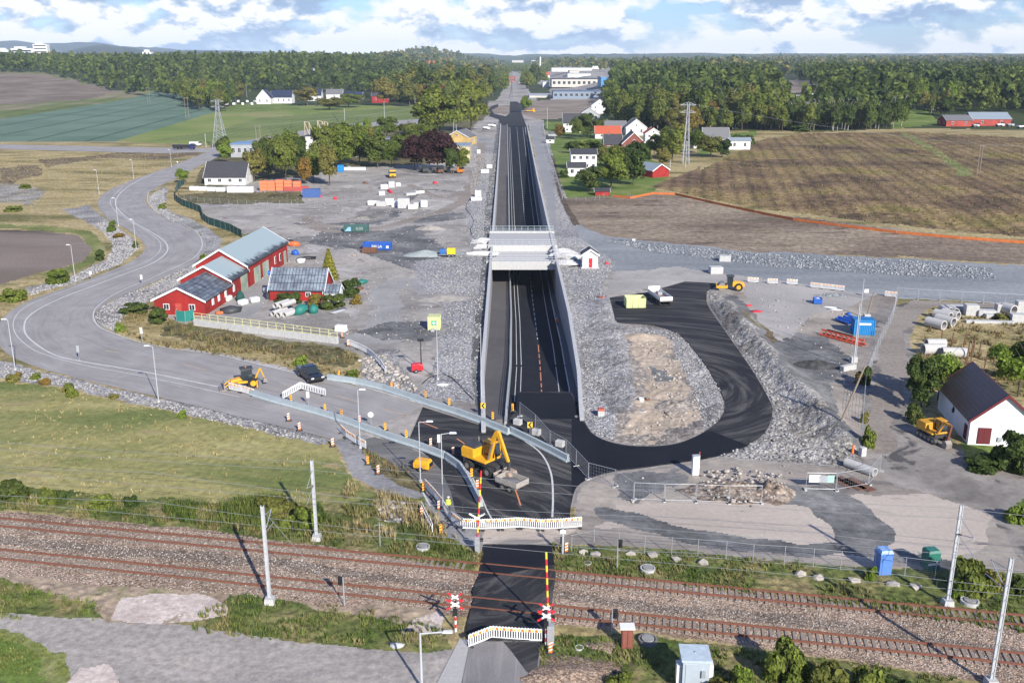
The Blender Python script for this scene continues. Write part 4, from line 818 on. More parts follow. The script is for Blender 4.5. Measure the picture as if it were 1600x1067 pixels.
# ---- bushes
def BU(x, y, hp, wp, key, label, name='bush', group=None):
    s = S(y); p = G(x, y); return plant(name, key, (p[0], p[1], 0), (wp/s/1.75, wp/s/1.75, hp/s/1.15), rnd.uniform(0, 6.28), label, 'bush', group, ('foliage', 'stem'))
for x, y, hp, wp, k, l in [(92,442,26,36,'u_green','green bush between brown plot and road, left of the lamp'),(22,470,24,40,'u_green','green bush at the left edge above the bend'),(158,407,18,16,'u_dark','small dark bush by the stone slope at the upper bend'),(175,362,20,14,'u_green','narrow green bush left of the upper bend'),(188,372,8,18,'u_autumn','low yellow bush beside the upper bend'),(213,388,12,10,'u_dark','small bush at the foot of the lamp at the bend'),
  (254,326,10,14,'u_green','little round green bush right of the upper road'),(40,295,9,18,'u_green','green bush in the straw field at far left'),(22,330,10,28,'u_green','flat green bush at the left edge of the straw field'),(322,421,26,26,'u_green','green bush behind the long red barn beside the road'),(250,505,26,32,'u_dark','dark bush at the left corner of the red barn'),(188,518,14,18,'u_light','light green bush on the slope inside the bend'),(215,488,16,46,'u_dark','dark bush at the left wall of the red barn'),
  (452,474,18,46,'u_dark','dark clipped bush in front of the roof tiled barn'),(495,478,20,30,'u_autumn','reddish bush in front of the roof tiled barn'),(520,480,22,44,'u_dark','dark green bush below the small annex'),(548,462,28,34,'u_dark','dark green bush behind the small annex'),(560,475,16,20,'u_autumn','red leaved bush right of the small annex'),
  (470,570,18,22,'u_light','yellow green bush behind the pickup'),(550,590,16,20,'u_green','green bush right of the pickup by the beacon'),
  (20,596,14,22,'u_olive','grey green bush at the left stone slope'),(30,590,10,12,'u_autumn','yellow bush near the left lamp'),(56,592,12,16,'u_green','green bush second from left on stone slope'),(70,600,10,18,'u_autumn','yellow bush in the middle of the left stone slope'),(112,620,26,18,'u_green','upright green bush at the foot of the stone slope'),(105,612,14,12,'u_autumn','brown bush beside the upright green one'),(285,652,15,14,'u_light','single green bush below the stone slope right of the lamp'),(178,622,9,16,'u_olive','small olive bush on the stone slope'),
  (20,782,34,46,'u_dark','dark grey green bush at the left edge above the railway'),(75,788,30,30,'u_green','green bush above the railway, second from left edge'),(98,786,24,18,'u_dark','narrow dark bush above the railway'),(160,795,30,40,'u_green','bright green bush above the railway left of the reeds'),(205,790,16,26,'u_dark','dark low bush before the reeds'),(480,820,38,50,'u_green','dark green bush behind the catenary mast'),(445,826,24,30,'u_green','low bush left of the dark one by the catenary mast'),(430,800,30,60,'u_olive','olive bush between the two left masts'),(500,816,28,24,'u_dark','bush at the foot of the second mast'),
  (1356,700,44,22,'u_green','tall green bush at the fence beside the dirt track'),(1352,600,30,18,'u_dark','dark bush by the leaning concrete footed post'),(1340,598,18,20,'u_autumn','yellowish bush on the site fence'),(1350,660,20,14,'u_olive','thin bush along the track fence'),(1425,660,30,30,'u_dark','dark undergrowth below the trees by the crawler excavator'),(1500,665,40,30,'u_dark','dark shrub against the cottage wall'),(1590,735,64,70,'u_dark','large dark bush at the right edge in front of the cottage'),(1530,730,20,60,'u_dark','low dark growth at the cottage corner'),(1565,500,12,30,'u_olive','bush behind the concrete pipes'),
  (1515,925,62,66,'u_green','big green bush between the plaza and the railway'),(1495,930,30,22,'u_light','light green bush left of the big one at the railway'),(1548,920,40,40,'u_olive','olive bush right of the big one at the railway'),(1360,905,26,18,'u_light','small yellow green bush left of the blue cabinet'),(1590,815,34,40,'u_light','bright green bush at the right edge of the plaza'),(1590,925,30,40,'u_dark','dark bush at the right edge above the railway'),
  (1225,1060,70,70,'u_green','large green bush at the bottom right of the grey cabinet'),(1290,1080,60,70,'u_olive','olive bush along the bottom edge'),(1350,1085,54,60,'u_green','green bush along the bottom edge further right'),(1400,1092,40,60,'u_dark','low dark bush at the bottom edge near the right mast'),(1160,1082,50,40,'u_light','pale weedy bush just right of the grey cabinet'),(1120,1100,50,60,'u_olive','weedy bush at the foot of the grey cabinet'),(970,1075,24,50,'u_green','low green bush in front of the cabinet shadow'),
  (1160,225,14,40,'u_dark','dark hedge in front of the white house with grey roof'),(1480,600,24,26,'u_olive','olive undergrowth behind the cottage'),(1440,600,20,26,'u_olive','olive bush at the end of the pipe yard'),(1570,590,30,34,'u_green','green bush behind the cottage roof'),
  (1250,205,10,40,'u_dark','hedge at the left end of the tree row behind the stubble field'),(900,232,14,34,'u_green','left part of the green garden hedge'),(925,231,14,34,'u_green','right part of the green garden hedge'),(882,278,12,16,'u_dark','small round bush by the white flat roofed house'),(950,236,8,40,'u_light','light green clipped hedge before the house with the red gable')]:
    BU(x, y, hp, wp, k, l)
# ---- grass tufts, reeds, weeds (uncountable)
def tufts(polys, dens, hgt, cols, seed, label, width=.05, blades=6, cat='grass', zf=None, excl=None):
    q = np.random.RandomState(seed); out = []
    for P in polys:
        W = np.array([G(*p)[:2] for p in P]); x0, x1, y0, y1 = W[:, 0].min(), W[:, 0].max(), W[:, 1].min(), W[:, 1].max()
        n = int((x1-x0)*(y1-y0)*dens); X = q.uniform(x0, x1, n); Y = q.uniform(y0, y1, n); m = pip(X, Y, W)
        m &= fbm(X/2.5+seed, Y/2.5, 3) > .47
        out.append(np.stack([X[m], Y[m]], 1))
    P = np.concatenate(out); n = len(P)
    m = ~(inworld(NEWP, P[:, 0], P[:, 1]) | inworld(CROSS, P[:, 0], P[:, 1])); P = P[m]; n = len(P)
    V = np.zeros((n, blades, 3, 3)); a = q.uniform(0, 6.28, (n, blades)); h = hgt*q.uniform(.4, 1.2, (n, blades)); l = h*q.uniform(.1, .6, (n, blades)); r = q.uniform(0, .12, (n, blades))
    bx = P[:, None, 0]+np.cos(a)*r; by = P[:, None, 1]+np.sin(a)*r
    V[..., 0, 0] = bx-np.sin(a)*width; V[..., 0, 1] = by+np.cos(a)*width; V[..., 1, 0] = bx+np.sin(a)*width; V[..., 1, 1] = by-np.cos(a)*width
    V[..., 2, 0] = bx+np.cos(a)*l; V[..., 2, 1] = by+np.sin(a)*l; V[..., 2, 2] = h; V[..., :2, 2] = -.05
    V = V.reshape(-1, 3); mt = ground_mat('blades '+str(seed), cols, s1=.35, fine=2.0, fvar=.4, bump=0)
    return stuff(npmesh('grass', V, np.arange(len(V)).reshape(-1, 3), mt), label, cat)
tufts([[(0,905),(175,948),(180,972),(0,968)],[(360,935),(560,948),(700,985),(690,1015),(430,1000),(260,985)],[(660,845),(760,858),(745,892),(600,868)],[(865,852),(1300,880),(1600,915),(1600,990),(1250,938),(866,893)],[(845,1010),(870,990),(1250,1022),(1600,1075),(1600,1150),(835,1150)]], 9, .38, [(.3,(.07,.12,.02)),(.5,(.13,.16,.04)),(.7,(.24,.20,.09))], 5, 'rough green and yellow grass along the railway')
tufts([[(0,765),(250,785),(540,790),(660,790),(740,862),(600,866),(330,826),(0,796)]], 7, .6, [(.3,(.06,.09,.02)),(.5,(.15,.15,.05)),(.7,(.30,.24,.11))], 6, 'tall reeds and dry grass between meadow and railway')
tufts([[(255,795),(420,780),(500,790),(520,830),(400,828),(260,815)]], 12, 1.2, [(.3,(.06,.10,.02)),(.7,(.14,.17,.04))], 7, 'upright green reeds left of the masts', .05)
tufts([[(545,745),(600,770),(680,800),(720,850),(640,850),(520,820)]], 8, .8, [(.3,(.25,.20,.09)),(.7,(.38,.31,.16))], 8, 'straw coloured tall grass beside the gravel path')
tufts([[(235,470),(190,492),(178,515),(230,538),(430,570),(560,594),(570,560),(430,535),(245,492)],[(1440,520),(1480,500),(1600,490),(1600,620),(1480,600),(1430,580)],[(565,703),(640,735),(655,768),(580,730)]], 2.2, .7, [(.3,(.11,.09,.04)),(.5,(.22,.17,.08)),(.7,(.15,.15,.05))], 9, 'brown dry weeds on the banks of the site', .07)
tufts([[(1060,303),(1190,215),(1420,207),(1600,215),(1600,372),(1400,352),(1180,326)]], .3, .5, [(.3,(.12,.09,.045)),(.5,(.24,.19,.09)),(.7,(.19,.18,.06))], 10, 'dry stubble standing in rows on the brown field', .16, 5, 'stubble')
tufts([[(0,990),(60,1004),(105,1045),(110,1100),(0,1100)]], 14, .2, [(.3,(.08,.13,.025)),(.7,(.2,.2,.06))], 13, 'short green grass at the bottom left corner')
tufts([[(0,240),(290,240),(200,285),(130,312),(0,330)],[(0,595),(130,615),(430,680),(540,740),(640,790),(0,780)]], .8, .3, [(.3,(.16,.16,.06)),(.5,(.28,.23,.11)),(.7,(.36,.30,.16))], 12, 'short dry meadow grass', .1, 4)
# ---- stones (uncountable)
ICO = None
def stones(polys, dens, size, seed, mat, label, zoff=0, maxn=36000):
    import bmesh
    q = np.random.RandomState(seed); bm = bmesh.new(); bmesh.ops.create_icosphere(bm, subdivisions=1, radius=.5)
    B = np.array([v.co[:] for v in bm.verts]); Fb = np.array([[v.index for v in f.verts] for f in bm.faces]); bm.free(); out = []
    for P in polys:
        W = np.array([G(*p)[:2] for p in P]); x0, x1, y0, y1 = W[:, 0].min(), W[:, 0].max(), W[:, 1].min(), W[:, 1].max()
        n = int((x1-x0)*(y1-y0)*dens); X = q.uniform(x0, x1, n); Y = q.uniform(y0, y1, n); m = pip(X, Y, W); out.append(np.stack([X[m], Y[m]], 1))
    P = np.concatenate(out)
    u = 800+F*P[:, 0]/np.maximum(1, (P[:, 1]*CP+H*SP)); 
    bad = inworld(NEWP, P[:, 0], P[:, 1]) | inworld(CROSS, P[:, 0], P[:, 1]); P = P[~bad]; P = P[:maxn]; n = len(P)
    s = size*q.uniform(.45, 1.25, n)**1.3; pro = [B*q.uniform(.75, 1.25, B.shape) for _ in range(12)]; k = q.randint(0, 12, n); rz = q.uniform(0, 6.28, n)
    V = np.array(pro)[k]*s[:, None, None]*np.array([1.15, 1, .75]); c, sn = np.cos(rz)[:, None], np.sin(rz)[:, None]
    X = V[..., 0]*c-V[..., 1]*sn+P[:, None, 0]; Y = V[..., 0]*sn+V[..., 1]*c+P[:, None, 1]; Z = V[..., 2]+zoff+(s*.15)[:, None]
    V = np.stack([X, Y, Z], -1).reshape(-1, 3); Fc = (Fb[None]+(np.arange(n)*len(B))[:, None, None]).reshape(-1, 3)
    return stuff(npmesh('stones', V, Fc, mat), label, 'stones')
def stonemat(name, c0, c1):
    m = bpy.data.materials.new(name); m.use_nodes = True; t = m.node_tree; b = t.nodes['Principled BSDF']; b.inputs['Roughness'].default_value = .9; b.inputs['Specular IOR Level'].default_value = .2
    ge = nd(t, 'ShaderNodeNewGeometry'); no = nd(t, 'ShaderNodeTexNoise', ins={'Scale': 5.0, 'Detail': 4.0}); tc = nd(t, 'ShaderNodeTexCoord'); t.links.new(tc.outputs['Object'], no.inputs[0])
    f = mth(t, 'ADD', mth(t, 'MULTIPLY', ge.outputs['Random Per Island'], .75), mth(t, 'MULTIPLY', no.outputs[0], .3))
    t.links.new(ramp(t, f, [(.1, c0), (.95, c1)]), b.inputs['Base Color']); MATS[name] = m; return m
gs = stonemat('grey stone', (.22,.215,.21), (.40,.39,.38)); bs = stonemat('blue grey stone', (.15,.16,.17), (.38,.395,.40)); ws = stonemat('warm stone', (.20,.18,.155), (.5,.46,.41))
stones([[(0,568),(60,583),(200,613),(400,660),(520,693),(430,680),(300,650),(130,608),(0,590)],[(300,414),(325,405),(290,438),(235,466),(195,496),(178,518),(152,505),(149,492),(162,479),(200,460)],[(230,314),(240,302),(258,294),(256,312),(262,330),(290,345),(270,347),(241,330)]], 5, .33, 1, gs, 'blasted grey stones covering the road slopes')
stones([[(216,390),(190,412),(120,440),(48,462),(42,456),(110,432),(165,408),(178,384),(150,350),(165,345),(200,368)]], 4, .42, 2, gs, 'grey stones on the slope beside the brown plot')
stones([[(1052,515),(1088,545),(1108,575),(1128,612),(1133,635),(1126,655),(1100,674),(1095,655),(1088,630),(1080,605),(1060,570),(1050,540)],[(963,510),(1060,522),(1062,530),(1000,524),(975,532),(982,580),(978,640),(955,655),(925,610),(905,540),(925,470),(950,480)],[(910,560),(950,560),(960,690),(930,678),(910,640)]], 4, .28, 3, gs, 'pale grey stones around the sandy island')
stones([[(1110,462),(1130,480),(1190,545),(1245,610),(1300,672),(1325,712),(1250,722),(1150,716),(1112,714),(1165,698),(1199,674),(1210,645),(1203,620),(1173,570),(1138,520),(1112,480)]], 3.2, .34, 4, gs, 'rough stone bank beside the loop road')
stones([[(735,240),(775,240),(770,330),(765,420),(752,560),(750,620),(665,612),(690,540),(695,480),(665,440),(700,400),(735,395)]], 1.3, .32, 5, gs, 'crushed stone left of the sunken road')
stones([[(868,380),(905,375),(960,412),(938,450),(950,470),(905,540),(885,470)],[(862,240),(872,300),(890,350),(870,360)]], 1.5, .32, 6, gs, 'crushed stone right of the sunken road')
stones([[(940,374),(1180,397),(1400,406),(1545,420),(1560,436),(1400,430),(1200,416),(1000,390)]], 1.6, .45, 7, bs, 'blue grey boulders along the new railway bed')
stones([[(590,785),(625,782),(635,800),(622,818),(595,814)],[(560,562),(600,555),(625,580),(655,610),(640,620),(575,600)]], 3, .6, 8, ws, 'pale stones by the gravel path')
stones([[(985,600),(1080,560),(1095,650),(1060,688),(1000,690),(970,670)],[(1000,520),(1050,540),(1070,600),(1000,600)]], .8, .35, 9, ws, 'loose stones on the sandy island')
stones([[(0,806),(330,832),(600,872),(760,897),(745,955),(400,932),(0,900)],[(866,892),(1000,908),(1250,938),(1600,988),(1600,1067),(1250,1015),(1000,980),(862,965)]], 14, .12, 10, ws, 'brownish railway ballast stones', .0, 60000)

stones([[(400,300),(740,290),(750,480),(640,560),(560,540),(420,520),(400,420),(480,330)],[(1160,450),(1340,470),(1330,640),(1250,560)],[(940,735),(1240,725),(1240,790),(1000,800)]], .12, .3, 22, ws, 'loose stones and clods strewn over the yards')
# ---------------------------------------------------------------- buildings
def GG(px, py):
    z = 0.0
    for _ in range(8):
        p = G(px, py, z); z = .5*z+.5*float(zland(p[0], p[1])) if p[1] > 500 else 0.0
    return G(px, py, z)
def S3(p): return F/(p[1]*CP+(H-p[2])*SP)
W_white = M('white painted boards', (.70,.70,.68), .7, .06, 1.2); W_red = M('red painted boards', (.34,.022,.018), .75, .15, 1.5); W_redo = M('faded red boards', (.42,.07,.05), .8, .15, 1.5)
W_grey = M('pale grey cladding', (.36,.38,.40), .6, .08, 1); W_beige = M('beige render', (.52,.49,.44), .85, .08, 1); W_yel = M('yellow painted boards', (.62,.43,.16), .8, .08, 1); W_dark = M('dark brown boards', (.06,.05,.045), .8, .2, 2); W_brick = M('red brown brick', (.22,.07,.055), .85, .2, 4)
R_dark = M('dark slate roof', (.055,.055,.06), .6, .3, 1.5); R_brown = M('dark brown tile roof', (.075,.055,.05), .75, .4, 3.5); R_grey = M('grey tile roof', (.15,.15,.155), .7, .2, 2); R_blue = M('blue black roof', (.025,.035,.07), .5, .2, 1); R_red = M('orange red tile roof', (.42,.09,.045), .7, .2, 2); R_steel = M('pale steel roof', (.30,.35,.38), .4, .12, 1, metal=.2); R_sheet = M('weathered blue grey sheet roof', (.33,.41,.43), .5, .15, .8)
Tw = M('white trim', (.75,.75,.73), .7, .05, 2); Gl = M('dark window glass', (.03,.035,.045), .12, .2, 1, spec=.6, bump=0); Dr = M('dark red door', (.13,.02,.025), .6, .1, 2); Gp = M('pale green door boards', (.36,.42,.33), .8, .12, 2)
def boards(m, k=.82):
    t = m.node_tree; b = t.nodes['Principled BSDF']; src = b.inputs['Base Color'].links[0].from_socket; tc = nd(t, 'ShaderNodeTexCoord'); sp = nd(t, 'ShaderNodeSeparateXYZ'); t.links.new(tc.outputs['Object'], sp.inputs[0])
    fr = mth(t, 'FRACT', mth(t, 'MULTIPLY', mth(t, 'ADD', sp.outputs[0], sp.outputs[1]), 3.1)); no = nd(t, 'ShaderNodeTexNoise', ins={'Scale': .35, 'Detail': 7.0}); t.links.new(tc.outputs['Object'], no.inputs[0])
    a = ramp(t, fr, [(0, (k,)*3), (.16, (1,1,1)), (.9, (.97,)*3)]); c = ramp(t, no.outputs[0], [(.35, (k,)*3), (.6, (1.04,)*3)])
    for q in (a, c): mq = nd(t, 'ShaderNodeMix', data_type='RGBA', blend_type='MULTIPLY', ins={0: 1.0}); t.links.new(src, mq.inputs[6]); t.links.new(q, mq.inputs[7]); src = mq.outputs[2]
    t.links.new(src, b.inputs['Base Color'])
for m_ in (W_red, W_redo, W_yel, Gp): boards(m_, .68)
for m_ in (W_white, W_grey): boards(m_, .88)
def roofmat(name, c0, c1, nx, ny, amount=.6):
    """tile rows and columns in the roof's own x,y: pale squares for wear and for painted sky sheen on a dark sheet"""
    m = bpy.data.materials.new(name); m.use_nodes = True; t = m.node_tree; b = t.nodes['Principled BSDF']; b.inputs['Roughness'].default_value = .45
    tc = nd(t, 'ShaderNodeTexCoord'); br = nd(t, 'ShaderNodeTexBrick', ins={'Scale': 1.0, 'Mortar Size': .06, 'Brick Width': nx, 'Row Height': ny, 'Color1': (*c1, 1), 'Color2': (*tuple(np.array(c1)*.8), 1), 'Mortar': (*c0, 1)}); br.offset = 0
    t.links.new(tc.outputs['Object'], br.inputs[0]); no = nd(t, 'ShaderNodeTexNoise', ins={'Scale': .8, 'Detail': 6.0}); t.links.new(tc.outputs['Object'], no.inputs[0])
    k = ramp(t, no.outputs[0], [(.5-amount*.2, (0,0,0)), (.5+amount*.2, (1,1,1))]); mq = nd(t, 'ShaderNodeMix', data_type='RGBA'); t.links.new(k, mq.inputs[0]); mq.inputs[6].default_value = (*c0, 1); t.links.new(br.outputs[0], mq.inputs[7]); t.links.new(mq.outputs[2], b.inputs['Base Color']); MATS[name] = m; return m
def gable(root, Lx, D, hw, hr, wm, rm, x0=0, y0=0, over=.35, trim=Tw, side_trim=True, th=.16, label=None, hip=0):
    """walls + pitched roof, ridge along local x, base centre at x0,y0"""
    mb = MB(); mb.sidex([(y0-D/2, -.3), (y0+D/2, -.3), (y0+D/2, hw), (y0, hw+hr), (y0-D/2, hw)], x0-Lx/2, x0+Lx/2)
    wl_ = part(mb, 'wall', wm, root, label)
    sl = math.hypot(D/2, hr); r = MB(); e = over; ez = -e*hr/(D/2)
    hx = hip
    for s in (-1, 1):
        V = []
        for (yy, zz, xx) in ((y0+s*(D/2+e), hw+ez, Lx/2+e), (y0, hw+hr, Lx/2+e-hx)):
            for dz in (.03, .03+th): V += [(x0-xx, yy, zz+dz), (x0+xx, yy, zz+dz)]
        r.add(V, [(0,1,5,4), (2,6,7,3), (0,2,3,1), (0,4,6,2), (1,3,7,5), (4,5,7,6)])
    rf = part(r, 'roof', rm, root)
    if side_trim and trim:
        for xx in (x0-Lx/2-e-.06, x0+Lx/2+e-.02):
            tm = MB()
            for s in (-1, 1):
                V = []
                for (yy, zz) in ((y0+s*(D/2+e+.03), hw+ez-.03), (y0, hw+hr-.02)):
                    for dz in (-.12, .1+th): V += [(xx, yy, zz+dz), (xx+.08, yy, zz+dz)]
                tm.add(V, [(0,1,5,4), (2,6,7,3), (0,2,3,1), (0,4,6,2), (1,3,7,5), (4,5,7,6)])
            part(tm, 'bargeboard', trim, rf)
    return wl_, rf
def win(root, face, a, z, w_, h_, Lx, D, x0=0, y0=0, frame=Tw, pane=Gl, name='window'):
    """face S/N along x, E/W along y"""
    f = MB(); p = MB()
    if face in 'SN':
        s = -1 if face == 'S' else 1; f.box(x0+a, y0+s*(D/2+.03), z, w_, .1, h_); p.box(x0+a, y0+s*(D/2+.09), z+.1, w_-.2, .03, h_-.2)
        if w_ > .9: p2 = None; f.box(x0+a, y0+s*(D/2+.11), z+.05, .06, .03, h_-.1)
    else:
        s = -1 if face == 'W' else 1; f.box(x0+s*(Lx/2+.03), y0+a, z, .1, w_, h_); p.box(x0+s*(Lx/2+.09), y0+a, z+.1, .03, w_-.2, h_-.2)
        if w_ > .9: f.box(x0+s*(Lx/2+.11), y0+a, z+.05, .03, .06, h_-.1)
    o = part(f, name, frame, root); part(p, 'pane', pane, o); return o
def door(root, face, a, w_, h_, Lx, D, mat, x0=0, y0=0, name='door'):
    f = MB(); k = MB()
    if face in 'SN': s = -1 if face == 'S' else 1; f.box(x0+a, y0+s*(D/2+.03), 0, w_, .09, h_); k.box(x0+a+w_*.35, y0+s*(D/2+.1), 1.0, .12, .06, .06)
    else: s = -1 if face == 'W' else 1; f.box(x0+s*(Lx/2+.03), y0+a, 0, .09, w_, h_); k.box(x0+s*(Lx/2+.1), y0+a+w_*.35, 1.0, .06, .12, .06)
    o = part(f, name, mat, root); part(k, 'handle', MATS['white trim'], o); return o
def chimney(rf, x, y, z, h=1.2): part(MB().box(x, y, z, .6, .6, h).box(x, y, z+h+.002, .75, .75, .12), 'chimney', M('chimney brick', (.2,.16,.14), .9), rf)
def house(name, label, x0, x1, yb, wpx, rpx, orient, depth, wm, rm, rz=0.0, wins=3, storeys=1, chim=0, trim=Tw, cat='house', dr=None, group=None, hip=0):
    p = GG((x0+x1)/2, yb); s = S3(p); wd = (x1-x0)/s; hw = wpx/s/.97; hr = rpx/s/.97
    if orient == 'g': rot = rz+math.pi/2; Lx, D = depth, wd
    else: rot = rz; Lx, D = wd, depth
    root = thing(name, label, cat, (p[0]-math.sin(rz)*0, p[1]+depth/2, p[2]), rot, group)
    wl_, rf = gable(root, Lx, D, hw, hr, wm, rm, trim=trim, hip=hip)
    fr = 'W' if orient == 'g' else 'S'; span = wd; sh = hw/storeys
    for st in range(storeys):
        for i in range(wins):
            a = (i+.5)/wins*span-span/2; win(root, fr, a*(1 if fr == 'S' else -1), st*sh+sh*.35, min(1.3, span/wins*.5), sh*.45, Lx, D)
    for i in range(max(1, int(depth/5))):
        a = (i+.5)/max(1, int(depth/5))*depth-depth/2
        win(root, 'E' if fr == 'S' else 'S', a, sh*.35, 1.1, sh*.45, Lx, D); win(root, 'W' if fr == 'S' else 'N', a, sh*.35, 1.1, sh*.45, Lx, D)
    if orient == 'g' and wd > 6: win(root, 'W', 0, hw+hr*.15, 1.0, min(1.1, hr*.4), Lx, D)
    if dr: door(root, fr, span*.1, 1.0, 2.0, Lx, D, dr)
    for i in range(chim): chimney(rf, (-.2+.4*i)*Lx, 0, hw+hr-.4)
    return root
# long red barn in three steps
A = Vector(G(321,493)); B = Vector(G(450,409)); d = (B-A).normalized(); ang = math.atan2(d.y, d.x); tot = (B-A).length
lb = thing('barn', 'long red barn in three stepped sections with white edged gables beside the bend', 'barn', A, ang)
tiles = roofmat('dark tiles with pale worn squares', (.04,.045,.055), (.22,.25,.28), 1.0, .7, .9); worn = None
def wornroof():
    m = bpy.data.materials.new('pale sheet roof worn black at the eaves'); m.use_nodes = True; t = m.node_tree; b = t.nodes['Principled BSDF']; b.inputs['Roughness'].default_value = .5
    tc = nd(t, 'ShaderNodeTexCoord'); mp = nd(t, 'ShaderNodeMapping', ins={3: (1.3, .28, 1)}); t.links.new(tc.outputs['Object'], mp.inputs[0]); no = nd(t, 'ShaderNodeTexNoise', ins={'Scale': 1.2, 'Detail': 7.0, 'Roughness': .75}); t.links.new(mp.outputs[0], no.inputs[0])
    sp = nd(t, 'ShaderNodeSeparateXYZ'); t.links.new(tc.outputs['Object'], sp.inputs[0]); g = mth(t, 'ADD', mth(t, 'MULTIPLY', sp.outputs[1], -.16), no.outputs[0])
    c = ramp(t, g, [(.36, (.30,.37,.38)), (.42, (.27,.32,.33)), (.45, (.045,.05,.055))]); t.links.new(c, b.inputs['Base Color']); MATS[m.name] = m; return m
wr_ = wornroof()
y_ = 0
for (a0, a1, D, hw, hr, rm) in ((0, .27*tot, 9.2, 2.7, 2.2, tiles), (.27*tot+.02, .46*tot, 9.8, 3.5, 2.6, wr_), (.46*tot+.02, tot, 10.4, 4.4, 3.1, wr_)):
    gable(lb, a1-a0, D, hw, hr, W_red, rm, x0=(a0+a1)/2, y0=D/2, over=.4)
D0 = 9.2
for yy in (2.3, 7.0): win(lb, 'W', yy-4.6, .9, 1.1, 1.1, .27*tot, D0, x0=.135*tot, y0=D0/2)
door(lb, 'W', .2, 1.1, 2.1, .27*tot, D0, W_redo, x0=.135*tot, y0=D0/2)
for xx in (.08, .14, .21, .3): win(lb, 'S', xx*tot, 1.0, .9, 1.2, tot, 0, x0=0, y0=0, pane=W_white)
for xx in (.42, .58, .69): door(lb, 'S', xx*tot, tot*.075, 3.1, tot, 0, Gp, name='barn_door')
for xx in (.82, .89): win(lb, 'S', xx*tot, 1.3, .9, 1.6, tot, 0)
door(lb, 'S', .96*tot, 1.6, 2.8, tot, 0, Gp, name='barn_door')
# barn with tiled roof and annex
p = G(464,470); sq = S(470); rb = thing('barn', 'red barn with dark roof striped by painted pale sky sheen, bushes in front', 'barn', (p[0]+.2, p[1]+3.6, 0), R(-3))
gable(rb, 10.2, 7.2, 2.1, 3.3, W_red, roofmat('dark roof with painted sky sheen columns', (.05,.055,.07), (.34,.41,.47), .62, 1.3, 1.4), over=.3)  # sky reflection on the tiles painted in as pale grey-blue columns
part(MB().box(-5.6, -1.5, 0, .8, 3.2, 2.0), 'lean_to', R_dark, rb); win(rb, 'S', 2.2, .8, 1.0, .9, 10.2, 7.2); win(rb, 'E', 0, 1.0, .9, 1.0, 10.2, 7.2)
gable(rb, 2.8, 3.2, 1.7, 1.1, W_white, MATS['dark roof with painted sky sheen columns'], x0=6.7, y0=-2.3, over=.2)
# small white signal hut
p = G(922,420); hut = thing('signal_hut', 'small white hut with black roof and red door right of the bridge', 'hut', (p[0], p[1]+2, 0), math.pi/2)
part(MB().box(0, 0, -.2, 4.2, 4.0, .45), 'plinth', M('light concrete', (.46,.46,.445), .9), hut)
gable(hut, 3.5, 3.3, 3.0, 1.1, W_white, R_dark, over=.3); door(hut, 'W', -.1, .75, 2.25, 3.5, 3.3, M('bright red paint', (.55,.02,.03), .5))
# white cottage bottom right
c0 = Vector(G(1511,696)); zr = 6.3; r0 = Vector(G(1575,618,zr)); r1 = Vector(G(1521,568,zr)); dv_ = (r1-r0); Lc = dv_.length; d = dv_.normalized()
per = Vector((d.y, -d.x, 0)); half = abs((Vector((c0.x, c0.y, 0))-Vector((r0.x, r0.y, 0))).dot(per))
cot = thing('cottage', 'white rendered cottage with dark brown tiled roof beside the crawler excavator', 'house', ((r0.x+r1.x)/2, (r0.y+r1.y)/2, 0), math.atan2(-d.y, -d.x))
Dc = 2*half*.96; gable(cot, Lc, Dc, 3.2, zr-3.2, M('whitewashed render', (.72,.73,.74), .85, .07, .8), roofmat('brown tile roof rows', (.075,.05,.042), (.16,.105,.085), .34, .42, 4), trim=Dr, over=.35)
win(cot, 'E', -Dc/2+1.7 if 1 else 0, .2, 1.5, 2.0, Lc, Dc, frame=Dr, pane=Dr, name='shutter_door'); win(cot, 'S', Lc/2-1.2, .3, .9, 1.8, Lc, Dc, frame=Dr, pane=Dr, name='shutter'); win(cot, 'N', Lc/2-1.2, .3, .9, 1.8, Lc, Dc, frame=Dr, pane=Dr, name='shutter')
part(MB().box(Lc/2+.12, -.2, .6, .12, .5, .5), 'meter_box', W_grey, cot)
